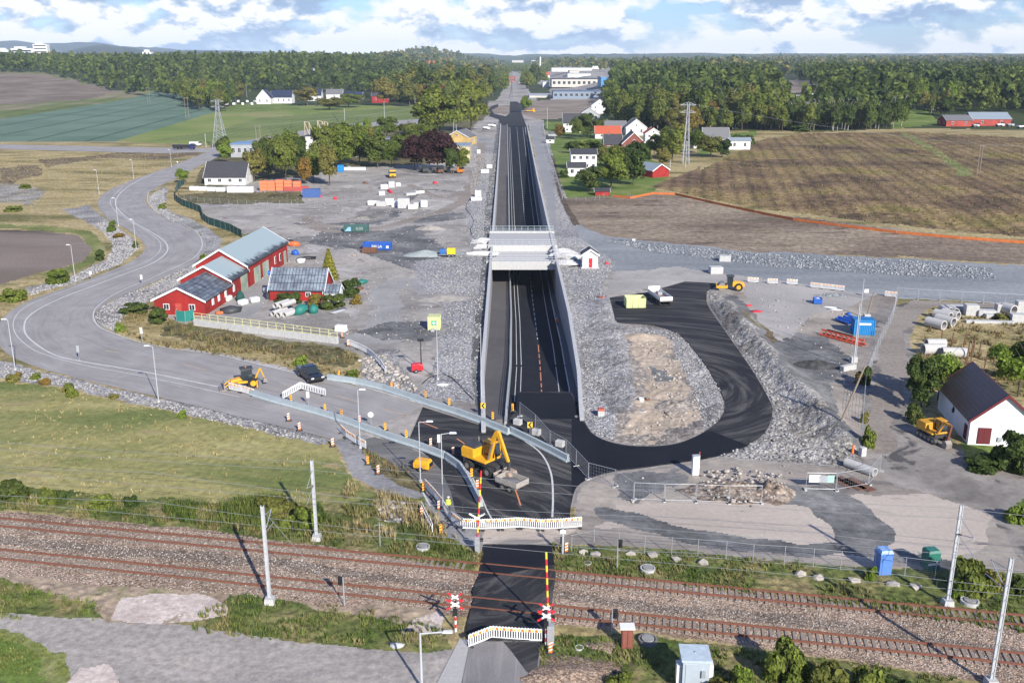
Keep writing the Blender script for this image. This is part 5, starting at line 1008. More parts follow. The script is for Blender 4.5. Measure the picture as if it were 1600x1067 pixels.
# houses to the right of the sunken road
hs = [
 ('house','white two storey house with flat dark roof, tallest of the garden pair',892,932,266,24,6,'e',9,W_white,R_dark,0,4,2,0),
 ('house','low white wing with flat dark roof in front of the two storey house',887,915,276,14,6,'e',5,W_white,R_dark,0,2,1,0),
 ('house','dark roofed house with red brick and a big white edged gable',972,1008,238,13,16,'g',13,W_brick,R_dark,0,3,1,0),
 ('house','long dark roofed wing left of the red brick gable',944,972,236,10,13,'e',9,W_brick,R_dark,0,2,1,1),
 ('garage','white garage with orange red tiled roof behind the brick house',930,970,217,8,10,'e',8,W_white,R_red,0,2,1,0),
 ('house','big white gabled house with grey roof',978,1010,212,12,12,'g',14,W_white,R_grey,0,2,1,1),
 ('house','long grey roofed wing of white house behind the red tiled garage',937,978,210,8,11,'e',9,W_white,R_grey,0,3,1,1),
 ('house','small white house with red roof and white veranda beside the grey roofed one',1008,1033,226,16,8,'g',9,W_white,R_red,0,2,2,0),
 ('house','white house with black roof and dormer gable at the left of the village',880,917,207,14,13,'e',9,W_white,R_dark,0,3,2,0),
 ('house','pale grey gabled house right of the black roofed dormer house',905,937,190,10,10,'g',10,W_grey,R_dark,0,3,1,0),
 ('house','white gabled house at the edge of the wood',924,949,178,12,9,'g',9,W_white,R_grey,0,2,2,0),
 ('shed','white garden shed with dark roof by the sunken road fence',853,866,224,6,3,'e',5,W_white,R_dark,0,1,1,0),
 ('shed','small grey flat shed on the lawn',856,870,213,4,2,'e',5,W_grey,R_grey,0,0,1,0),
 ('house','white house with plain grey roof above the stubble field',1099,1139,229,12,15,'e',9,W_white,R_grey,0,2,1,1),
 ('house','low white extension with flat roof right of the grey roofed house',1139,1172,234,13,4,'e',6,W_white,R_steel,0,2,1,0),
 ('shed','little white outhouse with pale roof left of the grey roofed house',1084,1097,232,9,4,'g',5,W_white,R_steel,0,1,1,0),
 ('barn','left lower part of the far red barn with grey roof',1478,1519,198,9,7,'e',14,W_redo,R_grey,0,2,1,0),
 ('barn','right part of the far red barn with pale steel roof',1519,1579,197,10,9,'e',16,W_redo,R_steel,0,2,1,0),
 ('farmhouse','white and dark gabled farmhouse end facing the road on the far left',401,423,163,9,12,'g',12,W_white,R_blue,0,2,1,0),
 ('farmhouse','long farm building with blue black roof beside the gabled farmhouse',423,456,162,9,10,'e',14,W_white,R_blue,0,4,1,0),
 ('house','white house with blue black roof behind the russet tree',478,502,158,8,9,'e',12,W_white,R_blue,0,2,1,0),
 ('house','white gabled house with grey roof at the wood edge',510,535,156,8,7,'e',12,W_white,R_grey,0,1,1,0),
 ('barn','dark low barn with black roof at the wood edge',536,566,158,6,7,'e',12,W_dark,R_blue,0,1,1,0),
 ('farm_building','red farm building under the trees at the wood edge',581,606,161,10,9,'e',12,W_red,R_dark,0,2,1,0),
 ('house','white house with dark grey roof left of the green fence end',320,384,289,12,20,'e',11,W_white,R_dark,0,4,1,0),
 ('house','yellow gabled house with grey roof beside the purple trees',702,738,228,13,9,'g',15,W_yel,R_grey,-.25,0,1,0),
 ('house','small white house with grey roof by the far roundabout',748,762,148,8,6,'e',12,W_white,R_grey,0,2,1,0),
 ('shed','dark red shed at the garden edge under the trees',930,952,306,7,3,'e',4,W_red,R_dark,0,0,1,0),
]
for h in hs:
    house(h[0], h[1], h[2], h[3], h[4], h[5], h[6], h[7], h[8], h[9], h[10], h[11], h[12], h[13], h[14], cat=h[0].replace('_', ' '), trim=Tw if h[9] is not W_white or 1 else Tw)
# red shed with pale roof, turned
p = G(1018,276); rsd = thing('shed', 'red shed with pale steel roof turned towards the field', 'shed', (p[0], p[1]+3, 0), R(-58)); gable(rsd, 12, 8, 2.6, 2.2, W_red, R_steel)
# flat buildings
def flat(name, label, x0, x1, yb, hpx, depth, wm, rm, wins=0, cat='building', rz=0, wrow=1, group=None):
    p = GG((x0+x1)/2, yb); s = S3(p); wd = (x1-x0)/s; h = hpx/s/.97; root = thing(name, label, cat, (p[0], p[1]+depth/2, p[2]), rz, group)
    part(MB().box(0, 0, -.5, wd, depth, h+.5), 'wall', wm, root); part(MB().box(0, 0, h+.003, wd+.5, depth+.5, .35), 'roof', rm, root)
    for r_ in range(wrow):
        for i in range(wins): win(root, 'S', (i+.5)/wins*wd-wd/2, h*(r_+.35)/wrow, wd/wins*.55, h*.4/wrow, wd, depth)
    return root
flat('workshop','grey workshop with blue flat roof above the garden trees',361,398,246,19,14,W_grey,M('blue roof membrane', (.16,.27,.42), .6),4)
flat('workshop','low grey building with blue grey roof right of the workshop',399,432,241,12,12,W_grey,M('blue grey membrane', (.25,.32,.40), .6),3)
flat('workshop','grey blue flat building behind the white hall',468,490,238,12,12,W_grey,MATS['blue grey membrane'],2)
hall = flat('hall','tall white windowless hall carrying a zigzag timber frame',479,514,245,30,12,W_white,R_dark,0)
flat('building','beige flat roofed building with white upper windows',556,606,246,22,14,W_beige,R_dark,4)
flat('building','low white flat building between beige hall and purple trees',603,636,236,13,12,W_white,R_dark,3)
flat('building','long flat building behind the beige hall with solar roof',560,606,224,7,10,W_beige,R_grey,0)
flat('shed','grey roofed yellow walled shed in front of the yellow house',700,734,250,20,16,M('pale yellow render', (.55,.47,.30), .8),R_steel,2,cat='shed')
flat('warehouse','wide low blue grey business building beyond the brown soil field',864,938,155,11,40,M('blue grey cladding', (.20,.25,.32), .6),M('dark blue grey roof', (.10,.13,.18), .5),9,cat='warehouse')
flat('warehouse','long white and dark warehouse behind the blue grey one',862,940,136,11,60,W_beige,R_dark,10,cat='warehouse')
flat('warehouse','bright blue box building right of the white warehouse',939,966,136,14,50,M('bright blue cladding', (.08,.26,.50), .6),W_grey,0,cat='warehouse')
flat('apartment_block','red and white apartment block on the far left of the road',622,684,124,7,20,W_redo,W_white,10,cat='apartment block')
flat('apartment_block','second red and white apartment block closer to the road',686,732,124,7,20,W_redo,W_white,8,cat='apartment block')
flat('apartment_block','red block right at the far end of the road',796,806,130,9,20,W_redo,R_grey,3,cat='apartment block')
for i, (x0, x1, yb, hp, l) in enumerate([(827,861,153,3,'grey car park deck left of the blue grey business building'),(887,923,121,5,'white hall rising behind the long warehouse'),(848,858,137,8,'grey house block left of the long warehouse'),(845,856,128,5,'white house block at the town side of warehouse'),(776,788,126,5,'pale block left of the far road in town'),(768,780,117,4,'small pale block further left of the far road'),(812,824,116,4,'grey block beyond the red block, right of far road'),(862,925,112,5,'white industrial hall far beyond the trees, left of centre'),(830,872,99,4,'pale distant hall beyond the town'),(890,905,117,6,'small beige block beyond the warehouse'),(925,948,109,5,'blue and white distant hall'),(1450,1464,96,3,'white buildings far off on the right horizon'),(800,818,98,3,'white distant hall left of the chimney'),(838,845,116,5,'white block at the foot of the chimney'),(650,664,106,4,'white house showing through the far trees left of road')]):
    flat('distant_building', l, x0, x1, yb, hp, 60, W_white if i % 3 else W_beige, W_grey, 0, cat='building')
for i, (x, y, l) in enumerate([(488,110,'tiny dark roofed house among the trees beyond the farm, left one'),(520,113,'pale roofed house among the trees beyond the farm, right one'),(575,104,'white gabled house far behind the woods, left'),(600,101,'white house far behind the woods, middle'),(655,101,'bright white house on the wooded slope below the round hill'),(670,104,'low white house right of the bright one below the hill'),(745,124,'small reddish house at the town edge'),(775,120,'small white house left of the far road'),(815,124,'small grey house right of the far road'),(850,122,'beige house below the chimney'),(1262,150,'white house between the woods on the right'),(1330,155,'red roofed house hidden in the woods on the right'),(160,96,'white house in the gap of the left wood')]):
    house('distant_house', l, x, x+9, y, 4, 4, 'e', 12, [W_white, W_grey, W_redo][(i % 3) if i < 11 else 0], [R_dark, R_red][i % 2], 0, 0, cat='house', trim=None)
# towers on the wooded skyline
def tower(label, x0, x1, ytop, Y, hgt, storeys, steps=1):
    X = ((x0+x1)/2-800)/F*Y*CP*1.04; wd = (x1-x0)/F*Y; zt = H+(88-ytop)/F*Y; root = thing('apartment_tower', label, 'apartment tower', (X, Y, zt-hgt), 0)
    part(MB().box(0, 0, 0, wd, 18, hgt), 'wall', W_white, root); part(MB().box(-wd*.1, 0, hgt+.01, wd*.5, 10, 5), 'roof_house', W_white, root)
    for k in range(storeys): part(MB().box(0, -9.05, hgt*(k+.3)/storeys, wd*.86, .1, hgt/storeys*.35), 'window', Gl, root)
    return root
tower('tall white stepped apartment tower on the left skyline', 84, 105, 71, 3000, 60, 7)
tower('low long white apartment block left of the tower on the skyline', 50, 83, 77, 3020, 40, 3); tower('lowest long white block at the far left of the skyline', 24, 50, 79, 3040, 36, 2)
tower('white block standing alone above the trees right of the tower', 247, 260, 82, 2400, 30, 2)
p = GG(844,112); s = S3(p); solo(MB().tube((0,0,-1), (0,0,22/s), 3, 2, 12), 'chimney', W_white, 'slim white chimney rising beyond the town', 'chimney', p)
# zigzag timber frame on the hall
p = Vector(hall.location); fr = thing('timber_frame', 'zigzag of pale timber trusses standing on the white hall roof', 'frame', (p.x, p.y, p.z+30/S(245)/.97+.4)); s = S(245); tmb = M('pale timber', (.45,.37,.27), .8, .15, 3)
for k, (yy, xo) in enumerate(((-4.0, -3.6), (3.0, 1.0), (-3.0, 4.6))):
    z = 6.0; w2 = 2.0 if k < 2 else 1.4; mb = MB()
    for a, b in (((-w2, 0), (-w2, z)), ((-w2, z), (0, .2)), ((0, .2), (.1, z*.95)), ((.1, z*.95), (w2, .2))): mb.tube((xo+a[0], yy, a[1]), (xo+b[0], yy, b[1]), .2, n=4)
    mb.tube((xo-w2, yy, z), (xo+.1, yy, z*.95), .16, n=4); part(mb, 'truss', tmb, fr)
# ---------------------------------------------------------------- bridge
stl = M('galvanised steel', (.45,.47,.49), .45, .12, 3, metal=.4); stw = M('weathered galvanised mast', (.50,.52,.54), .5, .12, 2, metal=.2); blk = M('black metal', (.02,.02,.022), .5, .2, 4); rust = M('rusty rail steel', (.20,.085,.055), .7, .3, 4, metal=.2); concs = M('sleeper concrete', (.25,.21,.175), .9, .2, 4)
lc = MATS['light concrete']
yb0, yb1 = float(G(800,412)[1]), float(G(800,368)[1]); xl, xr = fL(220)-1.2, fR(220)+1.2
br = thing('bridge', 'pale concrete bridge crossing the sunken road', 'bridge', (0, yb0, 0))
cxb = (xl+xr)/2; wb = xr-xl; mid_ = (yb1-yb0)
part(MB().box(cxb, mid_/2, -1.4, wb, mid_, .9).box(cxb, .35, -.497, wb, .7, 1.0).box(cxb, mid_*.48, -.497, wb, .6, 1.5).box(cxb, mid_-.5, -.497, wb, .9, 1.7), 'deck', lc, br)
part(MB().box(cxb, mid_*.74, -.49, wb-.1, mid_*.48, 1.3), 'upper_deck', M('white grey concrete', (.40,.40,.39), .9), br)
for yy, zz, l in ((.35, .51, 'front'), (mid_*.48, 1.01, 'middle'), (mid_-.5, 1.21, 'rear')):
    mb = MB()
    for k in range(int(wb/1.6)+1): mb.box(xl+.2+k*1.6, yy, zz, .07, .07, 1.25)
    for hz in (.2, .65, 1.25): mb.tube((xl+.2, yy, zz+hz), (xr-.2, yy, zz+hz), .045, n=5)
    part(mb, 'railing', pb if l == 'rear' else stl, br)
for x, side in ((xl, -1), (xr, 1)): part(MB().box(x-side*.35, mid_/2, -8, .7, mid_, 6.6), 'abutment', concd, br)
whd = M('white geotextile', (.50,.50,.49), .95, .35, 2.5, bump=1.0)
# white covered elements both sides of the bridge
def lumpthing(name, label, cat, px, py, r, mat, seed, amp=.12, n=2, group=None, rz=0):
    p = G(px, py); return solo(MB().lump((0, 0, r[2]*.45), r, seed, amp, n), name, mat, label, cat, p, rz, group, smooth=name not in ('covered_bundle', 'boulder'))
for i, (x, y, rr_, l) in enumerate([(880,397,(3.2,1.0,.9),'rear white covered beam bundle right of the bridge'),(885,404,(3.6,1.1,.9),'middle white covered beam bundle right of the bridge'),(882,415,(3.0,1.3,1.0),'front white covered beam bundle right of the bridge'),(752,380,(3.0,1.0,.8),'rear white covered bundle left of the bridge'),(757,388,(3.0,.9,.7),'grey white covered bundle left of the bridge'),(754,399,(3.8,.8,.7),'front long white bag left of the bridge')]):
    lumpthing('covered_bundle', l, 'bundle', x, y, rr_, whd, 50+i, .22, 2, rz=-.25 if i < 3 else .12)
# ---------------------------------------------------------------- railway tracks
def railtrack(c0, c1, label, gauge=1.435):
    A = Vector(G(*c0)); B = Vector(G(*c1)); d = (B-A).normalized(); ext = 60; Lt = (B-A).length+2*ext; ang = math.atan2(d.y, d.x); mid = (A+B)/2
    r = thing('railway_track', label, 'railway track', (mid.x, mid.y, .02), ang)
    for s in (-1, 1):
        y = s*(gauge/2+.035)
        part(MB().sidex([(y-.075,.1),(y+.075,.1),(y+.02,.13),(y+.02,.22),(y+.037,.23),(y+.037,.27),(y-.037,.27),(y-.037,.23),(y-.02,.22),(y-.02,.13)][::1], -Lt/2, Lt/2), 'rail', rust, r)
    sl = part(MB().box(0, 0, -.12, .26, 2.5, .2, taper=.9).box(-.0, -.75, .082, .2, .28, .03).box(0, .75, .082, .2, .28, .03), 'sleeper', concs, r); sm = sl.data; bpy.data.objects.remove(sl)
    xc = [Vector(G(790, 925)).x, Vector(G(790, 925)).y]; loc = (Vector((xc[0], xc[1], 0))-mid); xl_ = loc.dot(Vector((d.x, d.y, 0)))
    n = int(Lt/.6); xs = [-Lt/2+.3+i*.6 for i in range(n)]; xs = [x for x in xs if abs(x-xl_) > 4.4]
    vis = sorted(xs, key=lambda x: abs(x-xl_-14))[:100]; vs_ = set(vis)
    for x in vis: o = bpy.data.objects.new('sleeper', sm); C.objects.link(o); o.parent = r; o.location = (x, 0, -.07 if x < xl_-9 else -.02)
    mb = MB()
    for x in xs:
        if x not in vs_: mb.box(x, 0, -.19 if x < xl_ else -.14, .26, 2.5, .2)
    o = part(mb, 'sleeper', concs, r); o['kind'] = 'stuff'; return r
t1 = railtrack((150,832),(1500,962),'far railway track with rusty rails, nearest the road works')
t2 = railtrack((150,883),(1500,1022),'near railway track with dark rusty rails, nearest the camera')
# ---------------------------------------------------------------- catenary masts and wires
def mast(label, bx, by, hm, lean=0, arm=1, name='catenary_mast', r_=.12, rz=0):
    p = G(bx, by); m = thing(name, label, 'mast', p, rz); m.rotation_euler = (0, lean, rz)
    mb = MB()
    for s in (-1, 1): mb.box(s*r_, 0, 0, .06, .16, hm)
    for k in range(int(hm/.6)): 
        mb.tube((-r_, -.08, .3+k*.6), (r_, -.08, .6+k*.6 if k % 2 else .3+k*.6), .025, n=4)
    mb.box(0, 0, .2, 2*r_*.9, .05, hm-.3); part(mb, 'pole', stw, m)
    part(MB().box(0, 0, -.2, .9, .9, .75, taper=.8), 'foundation', lc, m)
    if arm:
        a = MB().tube((0, 0, hm-2.6), (0, -arm*2.6, hm-1.6), .04, n=6).tube((0, 0, hm-1.0), (0, -arm*2.6, hm-1.6), .03, n=6).tube((0, 0, hm-2.6), (0, -arm*3.0, hm-3.0), .03, n=6); ar = part(a, 'cantilever_arm', stl, m)
        i_ = MB(); [i_.tube((0, -arm*(.25+.1*q), hm-2.5+.04*q), (0, -arm*(.30+.1*q), hm-2.48+.04*q), .09, n=8) for q in range(4)]; part(i_, 'insulator', M('brown ceramic insulator', (.12,.05,.03), .3), ar)
    return m, p
m1, p1 = mast('tall grey catenary mast left of the crossing, in front of the tracks', 422, 942, 9.0, arm=-1)
m2, p2 = mast('grey catenary mast behind the tracks, left of the crossing', 495, 843, 8.2, arm=1)
m3, p3 = mast('grey catenary mast behind the tracks on the right', 1480, 945, 9.2, arm=1)
m4, p4 = mast('tall grey catenary mast at the right edge in front of the tracks', 1548, 1070, 10.4, arm=-1)
def wire(a, b, sag, r_, n=14): 
    a = Vector(a); b = Vector(b); pts = []
    for i in range(n+1): t_ = i/n; q = a.lerp(b, t_); q.z -= sag*4*t_*(1-t_); pts.append(q)
    return pts
wm_ = M('wire', (.22,.23,.24), .5, .1, 2, bump=0)
td = (Vector(G(1500,962))-Vector(G(150,832))).normalized()
for c, la in (((150,832),'overhead contact line above the far track'), ((150,883),'overhead contact line above the near track')):
    A = Vector(G(*c))-td*45; B = Vector(G(*c))+td*160; w_ = thing('overhead_line', la, 'overhead line', (A.x, A.y, 0)); 
    part(MB().path([(q.x-A.x, q.y-A.y, q.z) for q in wire(A+Vector((0,0,5.6)), B+Vector((0,0,5.6)), .1, 0)], .018, 4), 'contact_wire', wm_, w_)
    mb = MB()
    for k in range(4): a = A+td*51.25*k+Vector((0,0,6.9)); mb.path([(q.x-A.x, q.y-A.y, q.z) for q in wire(a, a+td*51.25, .9, 0)], .018, 4)
    part(mb, 'messenger_wire', wm_, w_)
    mb = MB()
    for k in range(24): a = A+td*(4+8.6*k)-A; mb.tube((a.x, a.y, 5.58), (a.x, a.y, 6.3), .01, n=3)
    part(mb, 'dropper', wm_, w_)
def line2(label, pts, r_=.018, sag=.5, name='wire'):
    mb = MB(); o = Vector(pts[0])
    for a, b in zip(pts[:-1], pts[1:]): mb.path([tuple(q-Vector((o.x, o.y, 0))) for q in wire(a, b, sag, 0)], r_, 4)
    return solo(mb, name, wm_, label, 'wire', (o.x, o.y, 0))
def up(p, h): return (p[0], p[1], h)
line2('feeder wire hung along the rear masts', [tuple(Vector(up(p2,8.0))-td*60), up(p2,8.0), up(p3,8.9), tuple(Vector(up(p3,8.9))+td*40)])
line2('second feeder wire hung along the rear masts', [tuple(Vector(up(p2,7.2))-td*60), up(p2,7.2), up(p3,8.0), tuple(Vector(up(p3,8.0))+td*40)])
line2('guy wire from the left mast to the ballast', [up(p1,8.6), G(540,945)], .02, 0)
line2('guy wire from the right mast to the ballast', [up(p4,8.0), G(1455,1010)], .02, 0)
# ---------------------------------------------------------------- lattice pylons and poles
def lattice(label, px, py, ptop, w0=4.5, w1=1.2, arms=2, group=None, r_=.12):
    p = GG(px, py); h = (py-ptop)/S3(p)/.98; r = thing('lattice_pylon', label, 'pylon', p); mb = MB(); n = 8
    def wz(z): return (w0+(w1-w0)*min(1, z/(h*.8)))/2
    for sx_, sy in ((-1,-1),(1,-1),(1,1),(-1,1)):
        for k in range(n): z0, z1 = h*k/n, h*(k+1)/n; mb.tube((sx_*wz(z0), sy*wz(z0), z0), (sx_*wz(z1), sy*wz(z1), z1), r_, n=4)
    cs = [(-1,-1),(1,-1),(1,1),(-1,1)]
    for k in range(n):
        z0, z1 = h*k/n, h*(k+1)/n
        for i in range(4):
            a, b = cs[i], cs[(i+1) % 4]; mb.tube((a[0]*wz(z0), a[1]*wz(z0), z0), (b[0]*wz(z1), b[1]*wz(z1), z1), r_*.6, n=3).tube((b[0]*wz(z0), b[1]*wz(z0), z0), (a[0]*wz(z1), a[1]*wz(z1), z1), r_*.6, n=3)
    part(mb, 'lattice', stl, r)
    for k in range(arms):
        z = h*(.97-.12*k); part(MB().tube((-3.2, 0, z), (3.2, 0, z), r_, n=4).tube((-3.2, 0, z), (0, 0, z+1.2), r_*.7, n=4).tube((3.2, 0, z), (0, 0, z+1.2), r_*.7, n=4), 'crossarm', stl, r)
    return r, (p[0], p[1], p[2]+h)
l1, q1 = lattice('lattice power pylon on the left beside the green meadow', 345,231,160,6.5,1.3)
l2, q2 = lattice('slim tall lattice pylon between the village and the wood', 1071,256,166,2.6,.9,r_=.14)
l3, q3 = lattice('slim lattice pylon behind the yellow house', 711,208,162,2.0,.9)
wood = M('weathered pole wood', (.24,.20,.16), .9, .2, 4)
def hpole(label, px, py, ptop, gap=2.2):
    p = GG(px, py); h = (py-ptop)/S3(p)/.98; r = thing('power_pole', label, 'power pole', p)
    for s in (-1, 1): part(MB().tube((s*gap/2, 0, -.3), (s*gap/2, 0, h), .2, .14, 7), 'post', wood, r)
    part(MB().tube((-gap*.9, 0, h-.6), (gap*.9, 0, h-.6), .13, n=6).tube((-gap*.5, 0, h*.6), (gap*.5, 0, h*.7), .08, n=5), 'crossarm', wood, r)
    return (p[0], p[1], p[2]+h)
hp1 = hpole('twin wooden pole in the blue green cabbage field', 233,162,138); hp2 = hpole('twin wooden pole at the corner of the cabbage field', 293,186,154); hp3 = hpole('twin wooden pole with crossarm left of the workshop', 404,222,197)
hp4 = hpole('twin leaning wooden pole in the stubble field', 1528,274,228,1.0)
def pole1(label, px, py, ptop, r_=.14, name='pole', mat=None, cat='pole'):
    p = GG(px, py); h = (py-ptop)/S3(p)/.98; r = thing(name, label, cat, p); part(MB().tube((0,0,-.3), (0,0,h), r_, r_*.7, 8), 'post', mat or stw, r); part(MB().tube((-.45,0,h-.3), (.45,0,h-.3), r_*.4, n=5), 'crossarm', mat or stw, r); return (p[0], p[1], p[2]+h)
for a in [('thin pale pole in the crop field, left one',539,196,171),('thin pale pole in the crop field, right one',601,190,160),('thin pole at the far corner of the crop field',649,177,154),('thin pole left of the lattice pylon beside the road',322,230,210),('flag pole by the caravans',386,153,133),('thin pole by the farm trees',474,142,124),
          ('slim pole on the road bank beside the village lawn',855,200,169),('tall thin white pole in front of the two storey house',908,264,244),('thin white pole below the lattice pylon',1071,262,222),('utility pole above the village corner',1047,262,246),('utility pole at the far left of the town',822,130,122),('pole beside the lane behind the stubble field',1246,184,172)]: pole1(*a)
def pwire(label, pts): line2(label, pts, .05, 1.5, 'power_line')
pwire('power line from the village pylon across the stubble field', [q2, hp4, (hp4[0]+160, hp4[1]-20, 14)]); pwire('power line between the pylons behind the village', [q3, (q2[0], q2[1], q2[2]-2)])
pwire('power line from the left pylon to the slim pylon', [q1, hp3, q3]); pwire('power line crossing the cabbage field', [hp1, hp2, q1])
# ---------------------------------------------------------------- street lamps
def lamp(label, px, py, ptop, arm=1.2, dirx=1, head=True, r_=.055, hh=None, name='street_lamp'):
    p = G(px, py); h = hh or (py-ptop)/S(py)/.96; r = thing(name, label, 'street lamp', p); part(MB().tube((0,0,-.1), (0,0,h), r_*1.3, r_*.8, 8), 'pole', stw, r)
    if arm: part(MB().tube((0,0,h-.05), (dirx*arm,0,h+.1), r_*.7, n=6), 'arm', stw, r)
    if head: part(MB().box(dirx*(arm+.25), 0, h+.05, .75, .28, .14, taper=.8), 'lamp_head', M('lamp head grey', (.62,.64,.66), .4), r)
    part(MB().tube((0,0,-.1), (0,0,.25), .2, n=8), 'base', lc, r); return r
for a in [('street lamp on the stone slope left of the pickup',248,628,541,.5,-1),('street lamp at the left edge inside the outer bend',24,578,500,.3,-1),('street lamp beside the green bush at the brown plot',118,440,385,.3,-1),('street lamp at the foot of the upper bend, right one',213,389,345,.3,-1),('street lamp at the upper bend, left one',185,353,312,.3,-1),('street lamp beside the straw field, lower of two',155,303,268,.2,-1),('street lamp beside the straw field above the bend',209,279,252,.2,-1),('street lamp near the start of the bend by the bushes',268,261,236,.2,-1),
          ('street lamp standing between barrier strip and gravel path',563,700,608,.3,1),('street lamp left of the wheeled excavator, behind compressor',657,753,657,.9,1),('street lamp nearest the wheeled excavator on its left',692,798,674,.9,1),('thin pole rising from the crushed stone left of the road',684,593,500,.0,1),('thin pole beside the left retaining wall',752,626,512,.0,1)]:
    lamp(*a, head=a[4] > 0)
lamp('street lamp with long arm at the bottom of the crossing road', 659,1075,1000,1.7,1,r_=.09,hh=4.6)
lamp('tall thin pole with dark head by the blue container', 1337,560,438,.0,1,False); lamp('thin white pole leaning over red beams', 1333,575,475,.0,1,False,.09)
# ---------------------------------------------------------------- crossing signals and booms
redp = M('signal red paint', (.62,.03,.04), .5, .08, 3); whp = M('signal white paint', (.75,.75,.73), .5, .06, 3); yep = M('boom yellow paint', (.75,.62,.05), .5, .06, 3)
def bands(root, name, p0, p1, r_, n, c=(None, None)):
    p0, p1 = Vector(p0), Vector(p1)
    for k in range(n): part(MB().tube(p0.lerp(p1, k/n), p0.lerp(p1, (k+.999)/n), r_, n=8), name, c[k % 2], root)
def crossx(root, z, k=1.0, y=-.12, col=(redp, whp)):
    for s in (-1, 1):
        for e in (0, 1):
            for j in range(2):
                a0, a1 = (.12, .42) if j == 0 else (.421, .85); q = MB().tube((0,0,a0*k), (0,0,a1*k), .09*k, n=4); sg = s*(R(58)) + (math.pi if e else 0)
                q.xf((0, y-.02*j, z), ry=sg); part(q, 'cross_arm', col[j == 0] if j == 0 else col[0], root)
    part(MB().box(0, y-.05, z-.14*k, .5*k, .06, .28*k), 'centre_plate', whp, root)
def signal(label, px, py, hpx, xz=True, box=False):
    p = G(px, py); h = hpx/S(py)/.93; r = thing('crossing_signal', label, 'level crossing signal', p)
    bands(r, 'pole', (0,0,0), (0,0,h*.62), .09, 5, (whp, redp)); part(MB().tube((0,0,h*.62), (0,0,h), .08, n=8), 'pole', blk, r)
    part(MB().box(0, -.16, h*.55, .36, .12, .62), 'signal_head', blk, r); crossx(r, h*.92, .95); crossx(r, h*1.16, .8, -.12)
    if box: part(MB().box(.35, .0, .15, .55, .5, 1.7), 'drive_cabinet', stl, r)
    return r
signal('red and white crossing signal with cross, left of the crossing near side', 712, 986, 50); signal('red and white crossing signal with cross and grey drive box, right near side', 853, 1008, 55, box=True)
def boom(label, px, py, y1, x1, colr=(redp, yep), n=10):
    p = G(px, py); s = S(py); r = thing('crossing_boom', label, 'level crossing boom', p); h = (py-y1)/s/.93; dx = (x1-px)/s
    part(MB().box(0, 0, 0, .45, .5, 1.6), 'drive_cabinet', stl, r); bands(r, 'boom_arm', (0,0,1.4), (dx,0,h), .085, n, colr); part(MB().box(.3, .0, 1.1, .5, .12, .3), 'counterweight', blk, r); return r
boom('raised red and yellow crossing boom at the right near side', 856, 985, 858, 852); bm1 = boom('raised red and yellow crossing boom at the left far side', 746, 862, 734, 753, n=11)
crossx(bm1, 3.55, 1.0, -.15, (whp, whp))
p = G(879,866); r = thing('crossing_signal', 'silver signal post at the far right corner of the crossing', 'level crossing signal', p); part(MB().tube((0,0,0), (0,0,2.7), .1, n=8), 'pole', stw, r); part(MB().box(-.1, .12, 1.1, .25, .2, .6), 'signal_head', blk, r); part(MB().box(0, -.1, 2.2, .5, .05, .35), 'sign_plate', whp, r)
def dwarf(label, px, py, hpx, side):
    p = G(px, py); h = hpx/S(py)/.93; r = thing('railway_signal', label, 'railway signal', p); part(MB().tube((0,0,0), (0,0,h), .06, n=8), 'pole', stl, r); part(MB().box(side*.22, 0, h-.75, .38, .12, .8), 'background_plate', blk, r); part(MB().tube((side*.22,-.08,h-.3), (side*.22,-.2,h-.3), .09, n=10).tube((side*.22,-.08,h-.55), (side*.22,-.2,h-.55), .09, n=10), 'lens_hood', blk, r)
dwarf('railway signal with black plate left of the crossing', 538, 945, 46, -1); dwarf('railway signal with black plate on the far side, right of the crossing', 964, 889, 47, 1); dwarf('railway signal with black plate beside the red brown cabinet', 956, 990, 40, 1)
for a in [('thin grey cable post in the grass left of the crossing', 594, 853, 812)]: pole1(*a, r_=.05, name='cable_post', mat=stl)
# cabinets
p = G(979,1010); r = thing('cabinet', 'red brown railway cabinet with white top between near track and grass', 'cabinet', p); part(MB().box(0,0,0,.85,.6,1.75), 'body', M('red brown paint', (.20,.07,.05), .6), r); part(MB().box(0,0,1.753,1.15,.85,.12), 'top', whp, r); [part(MB().box(-.2+.4*k,-.32,.2,.32,.04,1.4), 'door', M('red brown door', (.24,.085,.06), .6), r) for k in range(2)]
p = G(1083,1072); r = thing('equipment_cabinet', 'tall light blue grey equipment kiosk with flat roof at the bottom', 'cabinet', (p[0], p[1], 0), R(-3)); gb = M('light blue grey steel', (.42,.48,.53), .45, .06, 2, metal=.1)
part(MB().box(0,0,0,1.9,1.8,2.7), 'body', gb, r); part(MB().box(0,0,2.703,2.15,2.05,.16), 'roof', M('kiosk roof', (.45,.53,.58), .4), r); part(MB().box(-.15,-.92,.15,1.2,.05,2.3), 'door', gb, r)
part(MB().box(.5,-1.02,1.5,.28,.16,.55), 'meter_box', stl, r); part(MB().box(-1.15,-.2,.6,.35,.7,1.5), 'side_box', W_white, r); part(MB().box(1.13,-.2,.7,.32,.7,1.5), 'side_box', W_white, r); part(MB().tube((0,0,2.863), (0,0,2.93), .08, n=10), 'roof_vent', stl, r)
p = G(1381,898); r = thing('cabinet', 'bright blue plastic toilet cabin at the railway fence', 'toilet cabin', (p[0], p[1]+.5, 0), R(8)); bl = M('blue plastic', (.10,.22,.55), .4, .08, 2); part(MB().box(0,0,0,1.15,1.15,2.1), 'body', bl, r); part(MB().box(0,0,2.103,1.22,1.22,.25,taper=.75), 'roof', M('light blue plastic', (.2,.36,.68), .4), r); part(MB().box(0,-.59,.15,.75,.04,1.85), 'door', bl, r)
